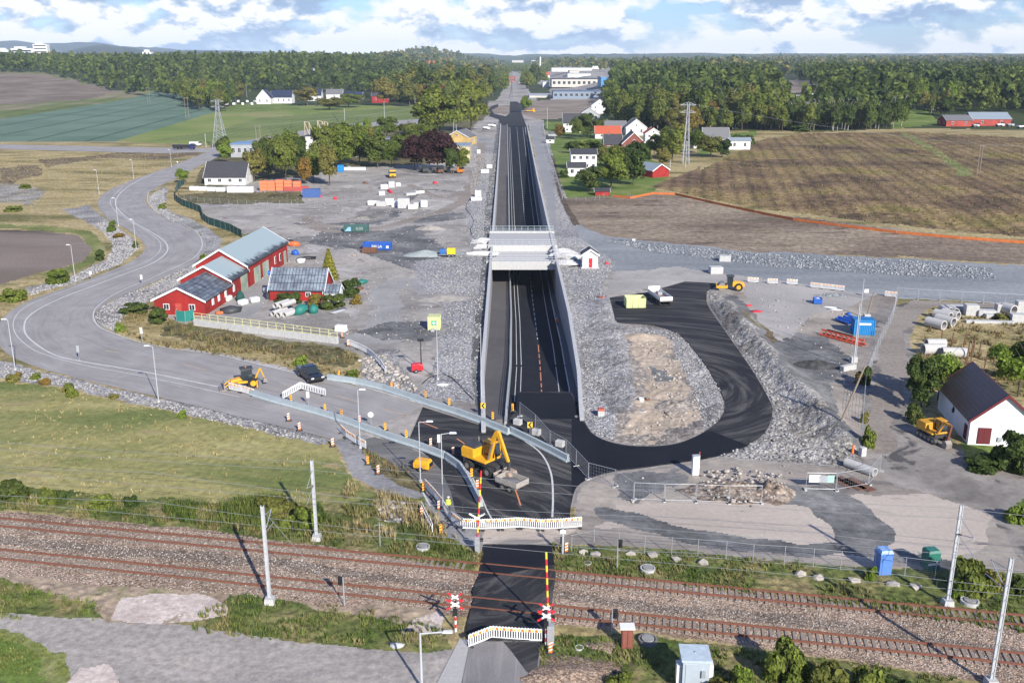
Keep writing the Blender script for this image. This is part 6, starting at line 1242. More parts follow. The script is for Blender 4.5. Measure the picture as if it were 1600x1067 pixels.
p = G(1456,891); r = thing('cabinet', 'dark green bin cabinet with white band beside the bush', 'cabinet', (p[0], p[1]+.5, 0), R(10)); gg = M('dark green plastic', (.03,.16,.12), .4); part(MB().box(0,0,0,1.15,1.1,1.7), 'body', gg, r); part(MB().box(0,0,1.703,1.2,1.15,.2,taper=.8), 'lid', gg, r); part(MB().box(0,-.57,.55,1.1,.03,.22), 'band', whp, r)
p = G(1086,741); r = thing('cabinet', 'tall white utility pillar beside the loop road', 'cabinet', p, R(10)); part(MB().box(0,0,0,.75,.45,2.2), 'body', whp, r); part(MB().box(0,0,2.203,.82,.52,.08), 'lid', W_grey, r); part(MB().tube((.45,.1,0),(.45,.1,2.6),.04,n=6), 'marker_stake', M('orange plastic', (.75,.16,.03), .5), r)
# manhole rings and covers
def ringt(label, px, py, d_, h, col=lc, lid=False):
    p = G(px, py); r = thing('concrete_ring', label, 'concrete ring', p); part(MB().ring((0,0,-.1), d_/2, d_/2*.8, h+.1, 22), 'ring', col, r)
    if lid: part(MB().tube((0,0,h-.05), (0,0,h+.06), d_*.33, n=20), 'lid', M('concrete lid', (.27,.27,.26), .9), r)
    else: part(MB().tube((0,0,-.1), (0,0,.03), d_*.4, n=20), 'pit_floor', R_grey, r)
ringt('covered grey manhole ring in the grass left of the crossing', 661,857,1.3,.3,lid=True); ringt('covered grey manhole ring in the grass right of the crossing', 1012,891,1.35,.3,lid=True); ringt('large dark manhole ring in the cabinet shadow', 1012,1003,1.5,.35,M('dark concrete', (.16,.16,.16), .9),True)
ringt('small white manhole ring by the near crossing signal', 905,1013,.7,.15); ringt('pale manhole ring in grass just right of crossing', 918,880,.75,.1); ringt('tilted manhole ring at the right end below the bush', 1515,942,1.5,.3,lid=True); ringt('rusty manhole ring in the weeds left of the gravel path', 632,816,.8,.12,rust,True)
def manhole(label, px, py): solo(MB().tube((0,0,0), (0,0,.02), .42, n=24), 'manhole_cover', M('manhole iron', (.30,.25,.22), .7), label, 'manhole cover', (*G(px, py)[:2], .03))
manhole('manhole cover in the black asphalt by the wall end', 903,651); manhole('manhole cover in the dirt lot right of the junction', 908,797)
for i, (x, y, l) in enumerate([(911,864,'pointed pale boulder left of the row by the fence'),(930,868,'flat pale boulder second in the row by the fence'),(985,867,'grey flat boulder behind the covered ring'),(1020,869,'white boulder right of the signal post'),(1058,876,'flat white boulder in the middle of the grass strip'),(1098,880,'grey boulder half sunk in the grass strip'),(1280,904,'white boulder left of the blue cabin'),(1335,908,'grey boulder below the blue cabin'),(1395,915,'brown boulder right of the blue cabin'),(1432,918,'white boulder below the green cabinet'),(1250,898,'grey boulder at the left of the weeds')]):
    lumpthing('boulder', l, 'boulder', x, y, (.6,.4,.3), ws, 200+i, .3, 1)
lumpthing('concrete_footing', 'white lump of concrete in the grass by the bottom lamp', 'concrete', 620, 1010, (.7,.4,.25), lc, 91, .2, 1)
# railway fence
mb = MB(); pts = [G(893,864),G(928,856),G(967,861),G(1007,865),G(1049,868),G(1090,871),G(1134,874),G(1176,879),G(1225,882),G(1270,886),G(1313,890),G(1366,894),G(1413,900),G(1460,906),G(1520,914),G(1600,922)]
rf = thing('mesh_fence', 'long grey wire mesh fence between dirt lot and railway', 'fence', (0,0,0))
for q in pts: part(MB().tube((q[0], q[1], -.1), (q[0], q[1], 1.9), .035, n=6), 'post', stl, rf)
mb = MB()
for hz in [.1, 1.85]: mb.path([(q[0], q[1], hz) for q in pts], .02, 4)
for k in range(1, 9): mb.path([(q[0], q[1], .1+k*.195) for q in pts], .005, 3)
part(mb, 'wire_mesh', stl, rf)
# ---------------------------------------------------------------- vehicles and machines (local x forward)
mY = M('machine yellow paint', (.72,.36,.02), .45, .12, 2); mYd = M('weathered orange yellow paint', (.60,.30,.03), .55, .2, 2); tyre = M('tyre rubber', (.022,.022,.023), .85, .2, 5); steelw = M('bare worn steel', (.30,.27,.24), .55, .3, 3, metal=.3); mG = M('machine dark grey', (.05,.052,.055), .55, .2, 3); gls = M('vehicle glass', (.025,.035,.04), .08, .2, 1, spec=.8, bump=0)
carb = M('black car paint', (.012,.013,.017), .18, .2, 1, spec=.7, bump=0); chrome = M('grey wheel metal', (.35,.35,.36), .35, .1, 3, metal=.6); lampw = M('lamp lens', (.7,.7,.66), .2); redl = M('red lens', (.5,.02,.02), .3)
def place(px0, px1): a = Vector(G(*px0)); b = Vector(G(*px1)); m = (a+b)/2; return (m.x, m.y, 0), math.atan2((b-a).y, (b-a).x), (b-a).length
def wheel(root, x, y, r_, w_, rim=chrome, z=None):
    z = r_ if z is None else z
    t_ = part(MB().ring((x, y-w_/2, z), r_*.55, r_, w_, 18, 'y'), 'tyre', tyre, None); wh_ = part(MB().tube((x, y-w_*.45, z), (x, y+w_*.45, z), r_*.56, n=14), 'wheel', rim, root); t_.parent = wh_; return wh_
def shell(prof, y0, y1, inset=0.0): 
    """side profile in x,z extruded across, with the upper edge drawn in"""
    mb = MB(); n = len(prof); zs = [p[1] for p in prof]; zmin, zmax = min(zs), max(zs); V = []
    for s in (y0, y1):
        for x, z in prof: k = (z-zmin)/(zmax-zmin+1e-6); V.append((x, s*(1-inset*k), z))
    return mb.add(V, [tuple(range(n)), tuple(range(n, 2*n))[::-1]]+[(i, n+i, n+(i+1) % n, (i+1) % n) for i in range(n)])
def pickup(label, loc, rz):
    r = thing('pickup_truck', label, 'pickup truck', loc, rz)
    part(shell([(-2.65,.45),(2.6,.42),(2.68,.75),(2.62,1.02),(1.3,1.12),(1.2,1.13),(-2.62,1.13),(-2.68,.9)], -.95, .95, .05), 'body', carb, r, bevel=.06)
    part(shell([(-1.0,1.10),(1.25,1.10),(.55,1.72),(.2,1.80),(-.75,1.78),(-.98,1.6)], -.90, .90, .18), 'cabin', gls, r, bevel=.05)
    part(shell([(-.85,1.73),(.3,1.75),(.22,1.83),(-.75,1.81)], -.76, .76, .02), 'cabin_roof', carb, r)
    part(shell([(-.05,1.1),(.07,1.1),(.05,1.78),(-.07,1.78)], -.92, .92, .17), 'pillar', carb, r)
    part(MB().box(-1.85, 0, 1.132, 1.5, 1.7, .07, taper=.96), 'bed_cover', M('dark blue grey vinyl cover', (.10,.14,.19), .3), r, bevel=.02)
    for x in (-1.65, 1.7):
        for y in (-.86, .86): wheel(r, x, y, .40, .27)
    for y in (-.68, .68): part(MB().box(2.62, y, .8, .1, .36, .18), 'headlight', lampw, r); part(MB().box(-2.66, y*1.15, .8, .06, .2, .25), 'tail_light', redl, r)
    part(MB().box(2.66, 0, .68, .05, .9, .28), 'grille', blk, r)
    for y in (-1.03, 1.03): part(MB().box(.75, y, 1.12, .12, .2, .16), 'mirror', carb, r)
    return r
lo, az, _ = place((464, 584), (507, 600)); pickup('black pickup truck driving on the old road beside the V shaped barrier', lo, az-.25).scale = (1.1, 1.1, 1.1)
def backhoe(label, loc, rz):
    r = thing('backhoe_loader', label, 'backhoe loader', loc, rz)
    part(shell([(-.9,.7),(2.1,.65),(2.15,1.25),(1.0,1.45),(-.9,1.0)], -.55, .55, .1), 'body', mY, r, bevel=.05); part(shell([(-.9,1.0),(.75,1.15),(.65,2.6),(-.75,2.65)], -.7, .7, .1), 'cab_glass', gls, r, bevel=.04)
    part(MB().box(-.05,0,2.655,1.75,1.5,.14), 'cab_roof', mG, r, bevel=.04); part(MB().tube((0,0,2.8),(0,0,2.95),.08,n=8), 'beacon_lamp', M('amber lens', (.9,.3,.02), .3), r)
    for y in (-.85, .85): wheel(r, -.8, y, .72, .45, mY); wheel(r, 1.5, y, .48, .32, mY)
    for y in (-.65, .65): part(MB().tube((.6,y,1.3),(2.2,y,1.0),.09,n=6).tube((2.2,y,1.0),(3.0,y,.4),.09,n=6), 'loader_arm', mY, r)
    part(MB().side([(2.9,.05),(3.7,.05),(3.75,.15),(3.1,.25),(3.15,.9),(3.0,.95)], -1.15, 1.15), 'front_bucket', steelw, r)
    part(MB().tube((-1.1,0,.9),(-1.9,0,2.5),.14,.11,6).tube((-1.9,0,2.5),(-2.4,0,1.1),.11,.09,6), 'rear_boom', mY, r); part(MB().side([(-2.8,.5),(-2.2,.45),(-2.3,1.1),(-2.65,1.1)], -.35, .35), 'rear_bucket', steelw, r)
    for y in (-1.0, 1.0): part(MB().box(-1.3, y, .1, .16, .16, 1.0), 'stabiliser', mY, r)
    return r
backhoe('yellow backhoe loader with dark cab behind the left barrier on the old road', (G(386,604)[0], G(386,604)[1], 0), R(-160))
def wheeled_excavator(label, loc, rz):
    r = thing('wheeled_excavator', label, 'excavator', loc, rz)
    part(MB().box(0,0,.75,4.6,1.1,.5).box(0,0,1.25,1.5,1.5,.2), 'chassis', mG, r, bevel=.03)
    for x in (-1.5, 1.5):
        part(MB().tube((x,-1.0,.6),(x,1.0,.6),.16,n=8), 'axle', mG, r)
        for y in (-.95, .95): wheel(r, x, y, .6, .6, steelw)
    part(MB().side([(2.5,.15),(2.75,.2),(2.7,.75),(2.5,.9)], -1.25, 1.25), 'dozer_blade', M('dusty steel blade', (.33,.28,.24), .7), r)
    b = shell([(-2.35,1.5),(-1.0,1.5),(1.3,1.5),(1.3,1.75),(-.5,1.8),(-.55,2.75),(-2.2,2.75),(-2.45,2.4)], -1.25, 1.25, .05); part(b, 'engine_housing', mY, r, bevel=.07)
    part(MB().box(-1.35,0,2.752,1.7,2.0,.2,taper=.9).box(-1.9,.5,2.95,.3,.3,.2), 'engine_hood', mG, r); part(MB().tube((-1.4,.6,2.9),(-1.4,.6,3.5),.07,n=8), 'exhaust', steelw, r)
    part(shell([(-.35,1.8),(1.25,1.75),(1.45,2.2),(1.05,3.25),(-.3,3.3)], .25, 1.2, .06), 'cab_glass', gls, r, bevel=.04); part(MB().box(.3,.72,3.302,1.5,.95,.1), 'cab_roof', mY, r); 
    for x in (-.33, 1.35): part(MB().tube((x,.22,1.8),(x-.1 if x > 0 else x,.26,3.28),.05,n=5).tube((x,1.22,1.8),(x-.1 if x > 0 else x,1.18,3.28),.05,n=5), 'cab_pillar', mY, r)
    bm = MB(); bm.side([(.9,1.7),(1.3,1.6),(2.0,4.2),(2.55,5.2),(2.45,5.5),(2.1,5.4),(1.6,4.5)], -.55, -.2); part(bm, 'boom', mY, r, bevel=.03)
    part(MB().side([(2.15,5.3),(2.55,5.55),(2.75,5.2),(4.05,2.35),(3.8,2.2),(2.45,4.7)], -.52, -.24), 'stick', mY, r, bevel=.03)
    part(MB().tube((1.2,-.7,1.9),(1.85,-.7,3.9),.09,n=8).tube((2.0,-.37,5.1),(3.0,-.37,4.7),.08,n=8), 'hydraulic_cylinder', chrome, r)
    part(MB().box(3.92,-.37,1.75,.35,.35,.55).tube((3.92,-.37,1.3),(3.92,-.37,1.8),.2,n=10), 'tiltrotator', mG, r)
    part(MB().side([(3.5,1.35),(4.5,1.3),(4.7,.75),(4.3,.45),(3.65,.6)], -1.0, .3), 'bucket', M('dusty bucket steel', (.34,.26,.20), .7), r, bevel=.02)
    return r
lo, az, _ = place((740, 727), (806, 752)); ex = wheeled_excavator('yellow wheeled excavator with raised boom on the new black asphalt', G(757,735), az)
pt = Vector(G(800,764)); dt = thing('dump_trailer', 'dusty tipping trailer hitched in front of the wheeled excavator', 'trailer', (pt.x, pt.y, 0), az)
part(MB().box(0,0,.75,3.0,2.0,.1), 'floor', steelw, dt); dust = M('dusty pale steel', (.36,.33,.29), .7, .2, 2)
for y in (-.97, .97): part(MB().box(0,y,.85,3.0,.08,.55), 'side_wall', dust, dt)
for x in (-1.46, 1.46): part(MB().box(x,0,.85,.08,1.86,.55), 'end_wall', dust, dt)
part(MB().lump((0,0,.88), (1.3,.8,.25), 3, .15, 2), 'load', MATS['dark concrete'], dt, smooth=True)
for x in (-.5, .5):
    for y in (-.85, .85): wheel(dt, x, y, .42, .3, steelw)
part(MB().tube((-1.5,0,.6),(-2.6,0,.6),.08,n=6), 'drawbar', steelw, dt)
def crawler(label, loc, rz):
    r = thing('crawler_excavator', label, 'excavator', loc, rz)
    for y in (-1.1, 1.1):
        part(shell([(-1.9,.1),(-2.1,.45),(-1.8,.85),(1.8,.85),(2.1,.45),(1.9,.1)], y-.3, y+.3), 'track', mG, r, bevel=.08); 
        for x in (-1.6,-.8,0,.8,1.6): part(MB().tube((x,y-.32,.45),(x,y+.32,.45),.24,n=12), 'track_roller', steelw, r)
    part(MB().box(0,0,.5,2.0,1.7,.5), 'undercarriage', mG, r)
    part(shell([(-2.2,1.1),(1.1,1.1),(1.1,1.35),(-.3,1.4),(-.35,2.3),(-2.0,2.3),(-2.3,2.0)], -1.25, 1.25, .06), 'engine_housing', mYd, r, bevel=.08)
    part(MB().box(-1.95,0,1.15,.6,2.4,1.0), 'counterweight', M('faded grey white paint', (.40,.38,.33), .7), r, bevel=.15)
    part(shell([(-.3,1.4),(1.0,1.35),(1.15,1.8),(.9,2.8),(-.2,2.85)], .2, 1.15, .05), 'cab_glass', gls, r, bevel=.04); part(MB().box(.3,.68,2.853,1.35,.98,.1), 'cab_roof', mYd, r)
    part(MB().side([(.9,1.4),(1.25,1.3),(2.1,3.0),(3.4,3.1),(3.4,3.4),(2.0,3.4)], -.5, -.18), 'boom', mYd, r, bevel=.03); part(MB().side([(3.3,3.45),(3.6,3.3),(3.2,1.1),(2.95,1.1)], -.48, -.2), 'stick', MATS['rusty rail steel'], r)
    part(MB().tube((1.1,-.65,1.5),(2.2,-.65,2.9),.08,n=8), 'hydraulic_cylinder', chrome, r); part(MB().side([(2.6,.1),(3.5,.05),(3.6,.7),(3.2,1.1),(2.7,.9)], -.8, .1), 'bucket', steelw, r)
    return r
crawler('orange yellow crawler excavator parked in front of the white cottage', G(1458,686), R(-75)).scale = (.88,)*3
def roller(label, loc, rz):
    r = thing('road_roller', label, 'road roller', loc, rz)
    part(MB().tube((1.7,-1.05,.75),(1.7,1.05,.75),.75,n=24), 'drum', steelw, r, smooth=False)
    part(MB().box(1.7,-1.15,.55,1.9,.16,.45).box(1.7,1.15,.55,1.9,.16,.45).box(2.7,0,.55,.2,2.4,.45).box(.75,0,.55,.25,2.4,.6), 'drum_frame', mY, r, bevel=.03)
    part(shell([(-2.6,.8),(-.3,.8),(-.3,1.75),(-.8,1.85),(-2.4,1.6),(-2.65,1.3)], -.85, .85, .12), 'engine_hood', mY, r, bevel=.1)
    part(shell([(-.35,.9),(.75,.9),(.7,2.75),(-.4,2.75)], -.7, .7, .05), 'cab_glass', gls, r, bevel=.04); part(MB().box(.15,0,2.753,1.5,1.7,.14), 'cab_roof', mG, r, bevel=.04)
    for x in (-.35,.7):
        for y in (-.7,.7): part(MB().box(x,y,.9,.08,.08,1.85), 'cab_pillar', mG, r)
    for y in (-.85,.85): wheel(r, -1.5, y, .78, .5, mY)
    return r
roller('yellow single drum roller with black cab at the top of the loop road', G(1141,453), R(172))
# compressor, light tower, concrete pump trailer
p = G(661,734); r = thing('compressor', 'small yellow towable compressor parked on the dusty side road', 'compressor', p, R(-20)); part(shell([(-.95,.35),(.95,.35),(1.0,.9),(.8,1.3),(-.75,1.3),(-1.0,.9)], -.62, .62, .15), 'housing', mY, r, bevel=.1); part(MB().box(1.0,0,.55,.03,.9,.5), 'grille', blk, r); part(MB().box(0,-.63,.5,1.2,.02,.35), 'side_panel', mYd, r)
for y in (-.65,.65): wheel(r, 0, y, .3, .18)
part(MB().tube((-1.0,0,.4),(-1.9,0,.4),.04,n=6), 'drawbar', steelw, r); part(MB().box(1.0,-.5,.38,.05,.15,.1).box(1.0,.5,.38,.05,.15,.1), 'tail_light', redl, r)
p = G(652,581); r = thing('light_tower', 'red towable light tower with tall black mast on the gravel', 'light tower', p, R(10)); part(shell([(-.9,.35),(.9,.35),(.85,1.1),(.3,1.35),(-.8,1.25)], -.6, .6, .12), 'housing', M('bright red machine paint', (.62,.02,.03), .4), r, bevel=.08); part(MB().tube((.6,0,1.2),(.6,0,4.6),.09,.06,8), 'mast', blk, r); part(MB().box(.6,0,4.6,.9,.3,.35), 'lamp_bank', blk, r)
for y in (-.6,.6): wheel(r, -.2, y, .3, .18)
# trailers, skips and containers
def skip(label, px, py, L_, W_, h, mat, rz=0, fill=None, cat='skip', name='skip', ribs=8, open_=True):
    p = G(px, py); r = thing(name, label, cat, (p[0], p[1]+W_/2, 0), rz)
    part(MB().box(0,0,.12,L_-.1,W_-.1,.1), 'floor', mat, r)
    for y in (-1, 1): part(MB().sidex([(y*W_/2,.1),(y*(W_/2-.08),.1),(y*(W_/2-.02),h),(y*(W_/2+.06),h)], -L_/2, L_/2), 'side_wall', mat, r)
    for x in (-1, 1): part(MB().box(x*(L_/2-.04),0,.1,.08,W_-.2,h-.1), 'end_wall', mat, r)
    mb = MB()
    for k in range(ribs+1):
        for y in (-1, 1): mb.box(-L_/2+.1+k*(L_-.2)/ribs, y*(W_/2+.07), .15, .1, .1, h-.2)
    part(mb, 'rib', mat, r)
    if fill: part(MB().lump((0,0,h*.55), (L_*.46,W_*.42,h*.35), 5, .12, 2), 'load', fill, r, smooth=True)
    return r
grn = M('dark green steel', (.045,.11,.10), .6, .2, 2); blu = M('bright blue steel', (.02,.10,.42), .5, .15, 2); rst = M('rusty brown steel', (.16,.08,.05), .8, .3, 3); ylg = M('pale yellow green steel', (.58,.62,.30), .5, .1, 2)
skip('dark green roll off container with white lettering in the middle of the yard', 556,363,6.4,2.4,1.7,grn,R(3),MATS['sleeper concrete'])
def text(s, parent_or_none, loc, size, mat, rot, name='lettering'):
    cu = bpy.data.curves.new(name, 'FONT'); cu.body = s; cu.size = size; cu.extrude = .01; cu.align_x = 'CENTER'; cu.align_y = 'CENTER'
    o = bpy.data.objects.new(name, cu); C.objects.link(o); dg = bpy.context.evaluated_depsgraph_get(); me = bpy.data.meshes.new_from_object(o.evaluated_get(dg)); bpy.data.objects.remove(o); me.materials.clear(); me.materials.append(mat)
    o = bpy.data.objects.new(name, me); C.objects.link(o); o.location = loc; o.rotation_euler = rot; o.parent = parent_or_none; return o
sk = skip('bright blue skip with white lettering and brown load, in the middle of the yard', 589,391,6.6,2.4,1.6,blu,R(-3),M('brown scrap', (.22,.13,.08), .9, .4, 3))
text('BRUA', sk, (.1,-1.36,.85), 1.0, whp, (R(90),0,0)); part(MB().box(2.6,-1.34,.5,.6,.03,.6), 'label_plate', whp, sk)
gk = [o for o in C.objects if o.get('label', '').startswith('dark green roll off')][0]; text('ILDS', gk, (.9,-1.36,.95), .95, M('faded white lettering', (.42,.47,.45), .7), (R(90),0,0))
part(MB().add([(-2.9,-1.37,.3),(-1.3,-1.37,.3),(-1.3,-1.37,1.4),(-2.0,-1.37,1.4)], [(0,1,2,3)]), 'light_panel', M('light blue panel', (.25,.45,.62), .6), gk)
skip('small rusty brown skip in front of the blue one', 577,396,3.4,1.8,1.1,rst,R(-4),None,ribs=5)
def container(label, px, py, L_, W_, h, mat, rz=0, sign=None, name='container'):
    p = G(px, py); r = thing(name, label, 'container', (p[0], p[1]+W_/2, 0), rz); mb = MB(); mb.box(0,0,.05,L_,W_,h); part(mb, 'body', mat, r)
    rb_ = MB(); n = int(L_/.28)
    for k in range(n+1): rb_.box(-L_/2+.08+k*(L_-.16)/n, -W_/2-.03, .2, .1, .06, h-.3); rb_.box(-L_/2+.08+k*(L_-.16)/n, 0, h+.052, .1, W_-.1, .04)
    n = int(W_/.28)
    for k in range(n+1):
        for s in (-1, 1): rb_.box(s*(L_/2+.03), -W_/2+.08+k*(W_-.16)/n, .2, .06, .1, h-.3)
    part(rb_, 'corrugation', mat, r); part(MB().box(L_/2-.05,-W_/2-.02,.0,.14,.14,h+.12).box(-L_/2+.05,-W_/2-.02,.0,.14,.14,h+.12), 'corner_post', mat, r)
    if sign: part(MB().box(sign[0],-W_/2-.08,sign[1],sign[2],.03,sign[3]), 'sign_plate', sign[4], r)
    return r
cb = container('bright blue container with white sign plate by the fence', 1351,524,3.3,2.4,2.5,M('cyan blue steel', (.02,.22,.52), .5, .12, 2),R(-6),(0,1.75,1.9,.35,whp))
ca = container('pale yellow green first aid container with green cross', 678,516,2.0,2.2,2.2,ylg,0,(0,.9,.75,.75,M('first aid green', (.02,.42,.20), .5))); part(MB().box(0,-1.24,1.0,.16,.03,.55).box(0,-1.245,1.2,.55,.03,.16), 'white_cross', whp, ca)
container('dark blue container at the right end of the orange pallets', 486,309,5.6,2.4,2.6,M('dull blue steel', (.05,.11,.30), .6, .15, 2),R(8)); container('small blue cabin beside the white barrier below the trees', 532,269,2.2,2.2,2.6,MATS['cyan blue steel'])
container('low faded red container behind the blue one', 462,299,8,2.2,1.4,M('faded red steel', (.42,.09,.07), .6, .15, 2),R(2))
p = G(1277,474); r = thing('waste_box', 'small bright blue open waste box on the pale gravel', 'waste box', p, R(-8)); [part(MB().box(*a), 'side_wall', blu, r) for a in ((0,-.7,.1,1.5,.07,.95),(0,.7,.1,1.5,.07,.95),(-.72,0,.1,.07,1.33,.95),(.72,0,.1,.07,1.33,.95))]; part(MB().box(0,0,.1,1.4,1.3,.08), 'floor', blu, r); part(MB().lump((0,0,.75), (.55,.5,.35), 8, .2, 1), 'load', whp, r)
sk = skip('pale yellow green open skip frame on the asphalt at the loop road end', 993,482,3.6,2.6,1.9,ylg,R(3),None,ribs=3)
lo, az, _ = place((1014,462), (1046,481)); az = math.atan2(*(Vector(G(1045,478))-Vector(G(1018,458)))[:2][::-1]); p = G(1031,471); r = thing('flatbed_trailer', 'white flatbed trailer with side boards next to the yellow green skip', 'trailer', p, az)
part(MB().box(0,0,.85,7.2,2.4,.2), 'deck', steelw, r); [part(MB().box(0,y,1.05,7.2,.06,.6), 'side_board', whp, r) for y in (-1.17,1.17)]; [part(MB().box(x,0,1.05,.06,2.28,.7 if x > 0 else 1.1), 'end_board', whp, r) for x in (-3.57,3.57)]
for x in (-2.4,-1.4,1.6,2.6):
    for y in (-1.0,1.0): wheel(r, x, y, .42, .3, chrome)
part(MB().box(-1.5,.3,1.052,1.4,.8,.5).box(1.2,-.4,1.052,1.8,.3,.3), 'load', W_grey, r); part(MB().tube((-1.0,-.5,1.2),(2.4,.5,1.35),.07,n=6), 'load_bar', M('orange red bar', (.6,.15,.05), .6), r)
# dump truck and other far vehicles
def truck(label, px, py, L_, cabm, bodm, rz=0, kind='dump_truck', hh=2.9, boxh=1.3, cabside=1):
    p = GG(px, py); r = thing(kind, label, 'truck', p, rz)
    part(MB().box(0,0,.75,L_,1.0,.3), 'chassis', mG, r); cx_ = cabside*(L_/2-1.0)
    part(shell([(cx_-1.0,.6),(cx_+1.0,.6),(cx_+1.0,1.6),(cx_+.8,hh),(cx_-1.0,hh)], -1.2, 1.2, .04), 'cab', cabm, r, bevel=.08); part(MB().box(cx_+cabside*.55,0,1.75,1.0,2.44,.7), 'cab_window', gls, r)
    part(MB().side([(-cabside*L_/2,1.1),(cx_-cabside*1.15,1.1),(cx_-cabside*1.15,1.1+boxh),(-cabside*(L_/2+.2),1.1+boxh)], -1.2, 1.2), 'dump_body', bodm, r)
    for x in (cx_, -cabside*L_*.18, -cabside*L_*.34):
        for y in (-1.0, 1.0): wheel(r, x, y, .5, .35)
    return r
wcab = M('white vehicle paint', (.70,.70,.70), .35, .04, 1); dblue = M('dark blue vehicle paint', (.02,.03,.12), .35)
truck('dark blue and black dump truck on the road below the green meadow', 288,234,10.5,dblue,blk,0); truck('white van parked just right of the dark blue dump truck', 306,229,5.5,wcab,wcab,0,'van',2.4,1.2)
truck('grey articulated dumper parked facing the camera, top of the yard', 613,277,6.5,mY,M('dark grey dumper steel', (.10,.11,.12), .6),R(-80),'dumper')
for i, (x, y, m_, c_, l) in enumerate([(663,270,mG,'w','left dark dumper in the row of machines under the purple trees'),(684,271,rst,'b','middle brown dumper in the row of machines under the purple trees'),(699,270,mG,'o','grey dumper beside the orange one in the machine row'),(714,271,M('orange dumper paint', (.62,.20,.03), .5),'o','orange dumper at the right end of the machine row')]): truck(l, x, y, 5.2, m_, steelw, R(-70+i*15), 'dumper', 2.4, .9)
truck('yellow wheel loader working at the edge of the far brown soil', 828,176,8,mY,mYd,R(20),'wheel_loader',3.0,.6)
for x, y, l, m_, sc in [(1524,199,'silver car parked by the far red barn','c',4.5),(1562,198,'white van at the right end of the far red barn','w',5.5),(1578,198,'grey van at the corner of the far red barn','g',5),(1597,201,'white truck at the right edge by the far barn','w',7),(760,203,'small white car beside the far end of the sunken road','w',4.2),(768,199,'white pickup near the far roundabout','w',5),(812,131,'dark car on the far road','c',6)]:
    truck(l, x, y, sc, {'c':M('silver vehicle paint', (.45,.46,.48), .3),'w':wcab,'g':W_grey}[m_], {'c':MATS['silver vehicle paint'],'w':wcab,'g':W_grey}[m_], R(15), 'car' if sc < 5 else 'van', 1.9, .7)
for i in range(8): 
    x = 353+i*6.6; p = GG(x, 165-(i % 2)*4); c_ = thing('caravan', 'white caravan parked in a row at the wood edge left of the farmhouse', 'caravan', p, R(70+i*9), 'caravans at the wood edge'); part(shell([(-2.6,.5),(2.4,.5),(2.7,1.4),(2.3,2.5),(-2.4,2.5),(-2.7,1.6)], -1.1, 1.1, .04), 'body', wcab, c_, bevel=.15); part(MB().box(0,-1.12,1.4,1.6,.04,.55), 'window', gls, c_); [wheel(c_, 0, y, .34, .2) for y in (-1.0,1.0)]
# trailer with blue engine and yellow box near the bridge
p = G(700,401); r = thing('concrete_pump_trailer', 'blue and yellow trailer unit beside the white bag left of the bridge', 'trailer', p, R(2)); part(MB().box(0,0,.5,4.2,1.5,.15), 'frame', steelw, r); part(MB().box(-1.2,0,.65,1.1,1.4,1.1), 'engine_box', M('mid blue paint', (.03,.14,.42), .5), r, bevel=.06); part(MB().box(.75,0,.65,1.9,1.5,1.3), 'yellow_box', M('strong yellow paint', (.78,.55,.02), .5), r, bevel=.06)
for y in (-.8,.8): wheel(r, 1.1, y, .33, .2); wheel(r, .3, y, .33, .2)
# ---------------------------------------------------------------- barrier panels
refO = M('orange reflector', (.80,.20,.03), .4, .05, 2); refY = M('yellow reflector', (.80,.52,.05), .4, .05, 2); plast = M('white plastic barrier', (.74,.74,.72), .5, .06, 3); foot = M('black recycled plastic foot', (.05,.05,.05), .8)
def panelmeshes():
    P = {}
    mb = MB().box(0,0,.78,2.0,.06,.27).box(0,0,.12,2.0,.06,.1).box(-.97,0,.2,.06,.06,.6).box(.97,0,.2,.06,.06,.6)
    for k in range(9): mb.box(-.8+k*.2,0,.22,.09,.045,.56)
    for k in range(8): mb.box(-.85+k*.245,0,1.051,.12,.05,.05)
    P['board'] = part(mb, 'board', plast).data; P['rO'] = part(MB().box(0,-.04,.8,.2,.03,.2), 'reflector', refO).data; P['rY'] = part(MB().box(0,-.04,.82,.16,.03,.16), 'reflector', refY).data; P['foot'] = part(MB().box(0,0,0,.25,.7,.12), 'foot', foot).data
    for o in [o for o in C.objects if o.name.split('.')[0] in ('board','reflector','foot') and o.parent is None]: bpy.data.objects.remove(o)
    return P
PM = panelmeshes()
def panel(p0, p1, label, group=None, refl=True, yfirst=False, h=1.0):
    a, b = Vector(G(*p0)), Vector(G(*p1)); m = (a+b)/2; L_ = (b-a).length; r = thing('barrier_panel', label, 'barrier', m, math.atan2((b-a).y, (b-a).x), group)
    def ch(n, me, x=0): o = bpy.data.objects.new(n, me); C.objects.link(o); o.parent = r; o.location = (x, 0, 0); return o
    o = ch('board', PM['board']); o.scale = (L_/2.0, 1, h)
    if refl:
        for k in range(7): o = ch('reflector', PM['rO'] if k % 2 else PM['rY'], (-.84+k*.28)*L_/2); o.scale = (1, 1, h)
    for x in (-.8, .8): ch('foot', PM['foot'], x*L_/2)
    return r
ordn = ['first','second','third','fourth','fifth','sixth','seventh','eighth','ninth','tenth','eleventh','twelfth','thirteenth','fourteenth','fifteenth','sixteenth']
def chain(pts, what, group, **k):
    for i, (a, b) in enumerate(zip(pts[:-1], pts[1:])): panel(a, b, '%s white barrier panel from the left %s' % (ordn[i], what), group, **k)
chain([(664,762),(678,777),(691,793),(702,812),(720,826)], 'in the curved row beside the dusty side road', 'barriers closing the side road')
chain([(722,827),(752,828),(782,827),(812,825),(845,828),(878,827),(909,824)], 'in the row beyond the crossing', 'barriers beyond the level crossing', h=1.1)
chain([(732,1012),(768,998),(808,1001),(847,1003)], 'in the row before the crossing', 'barriers before the level crossing', h=1.1)
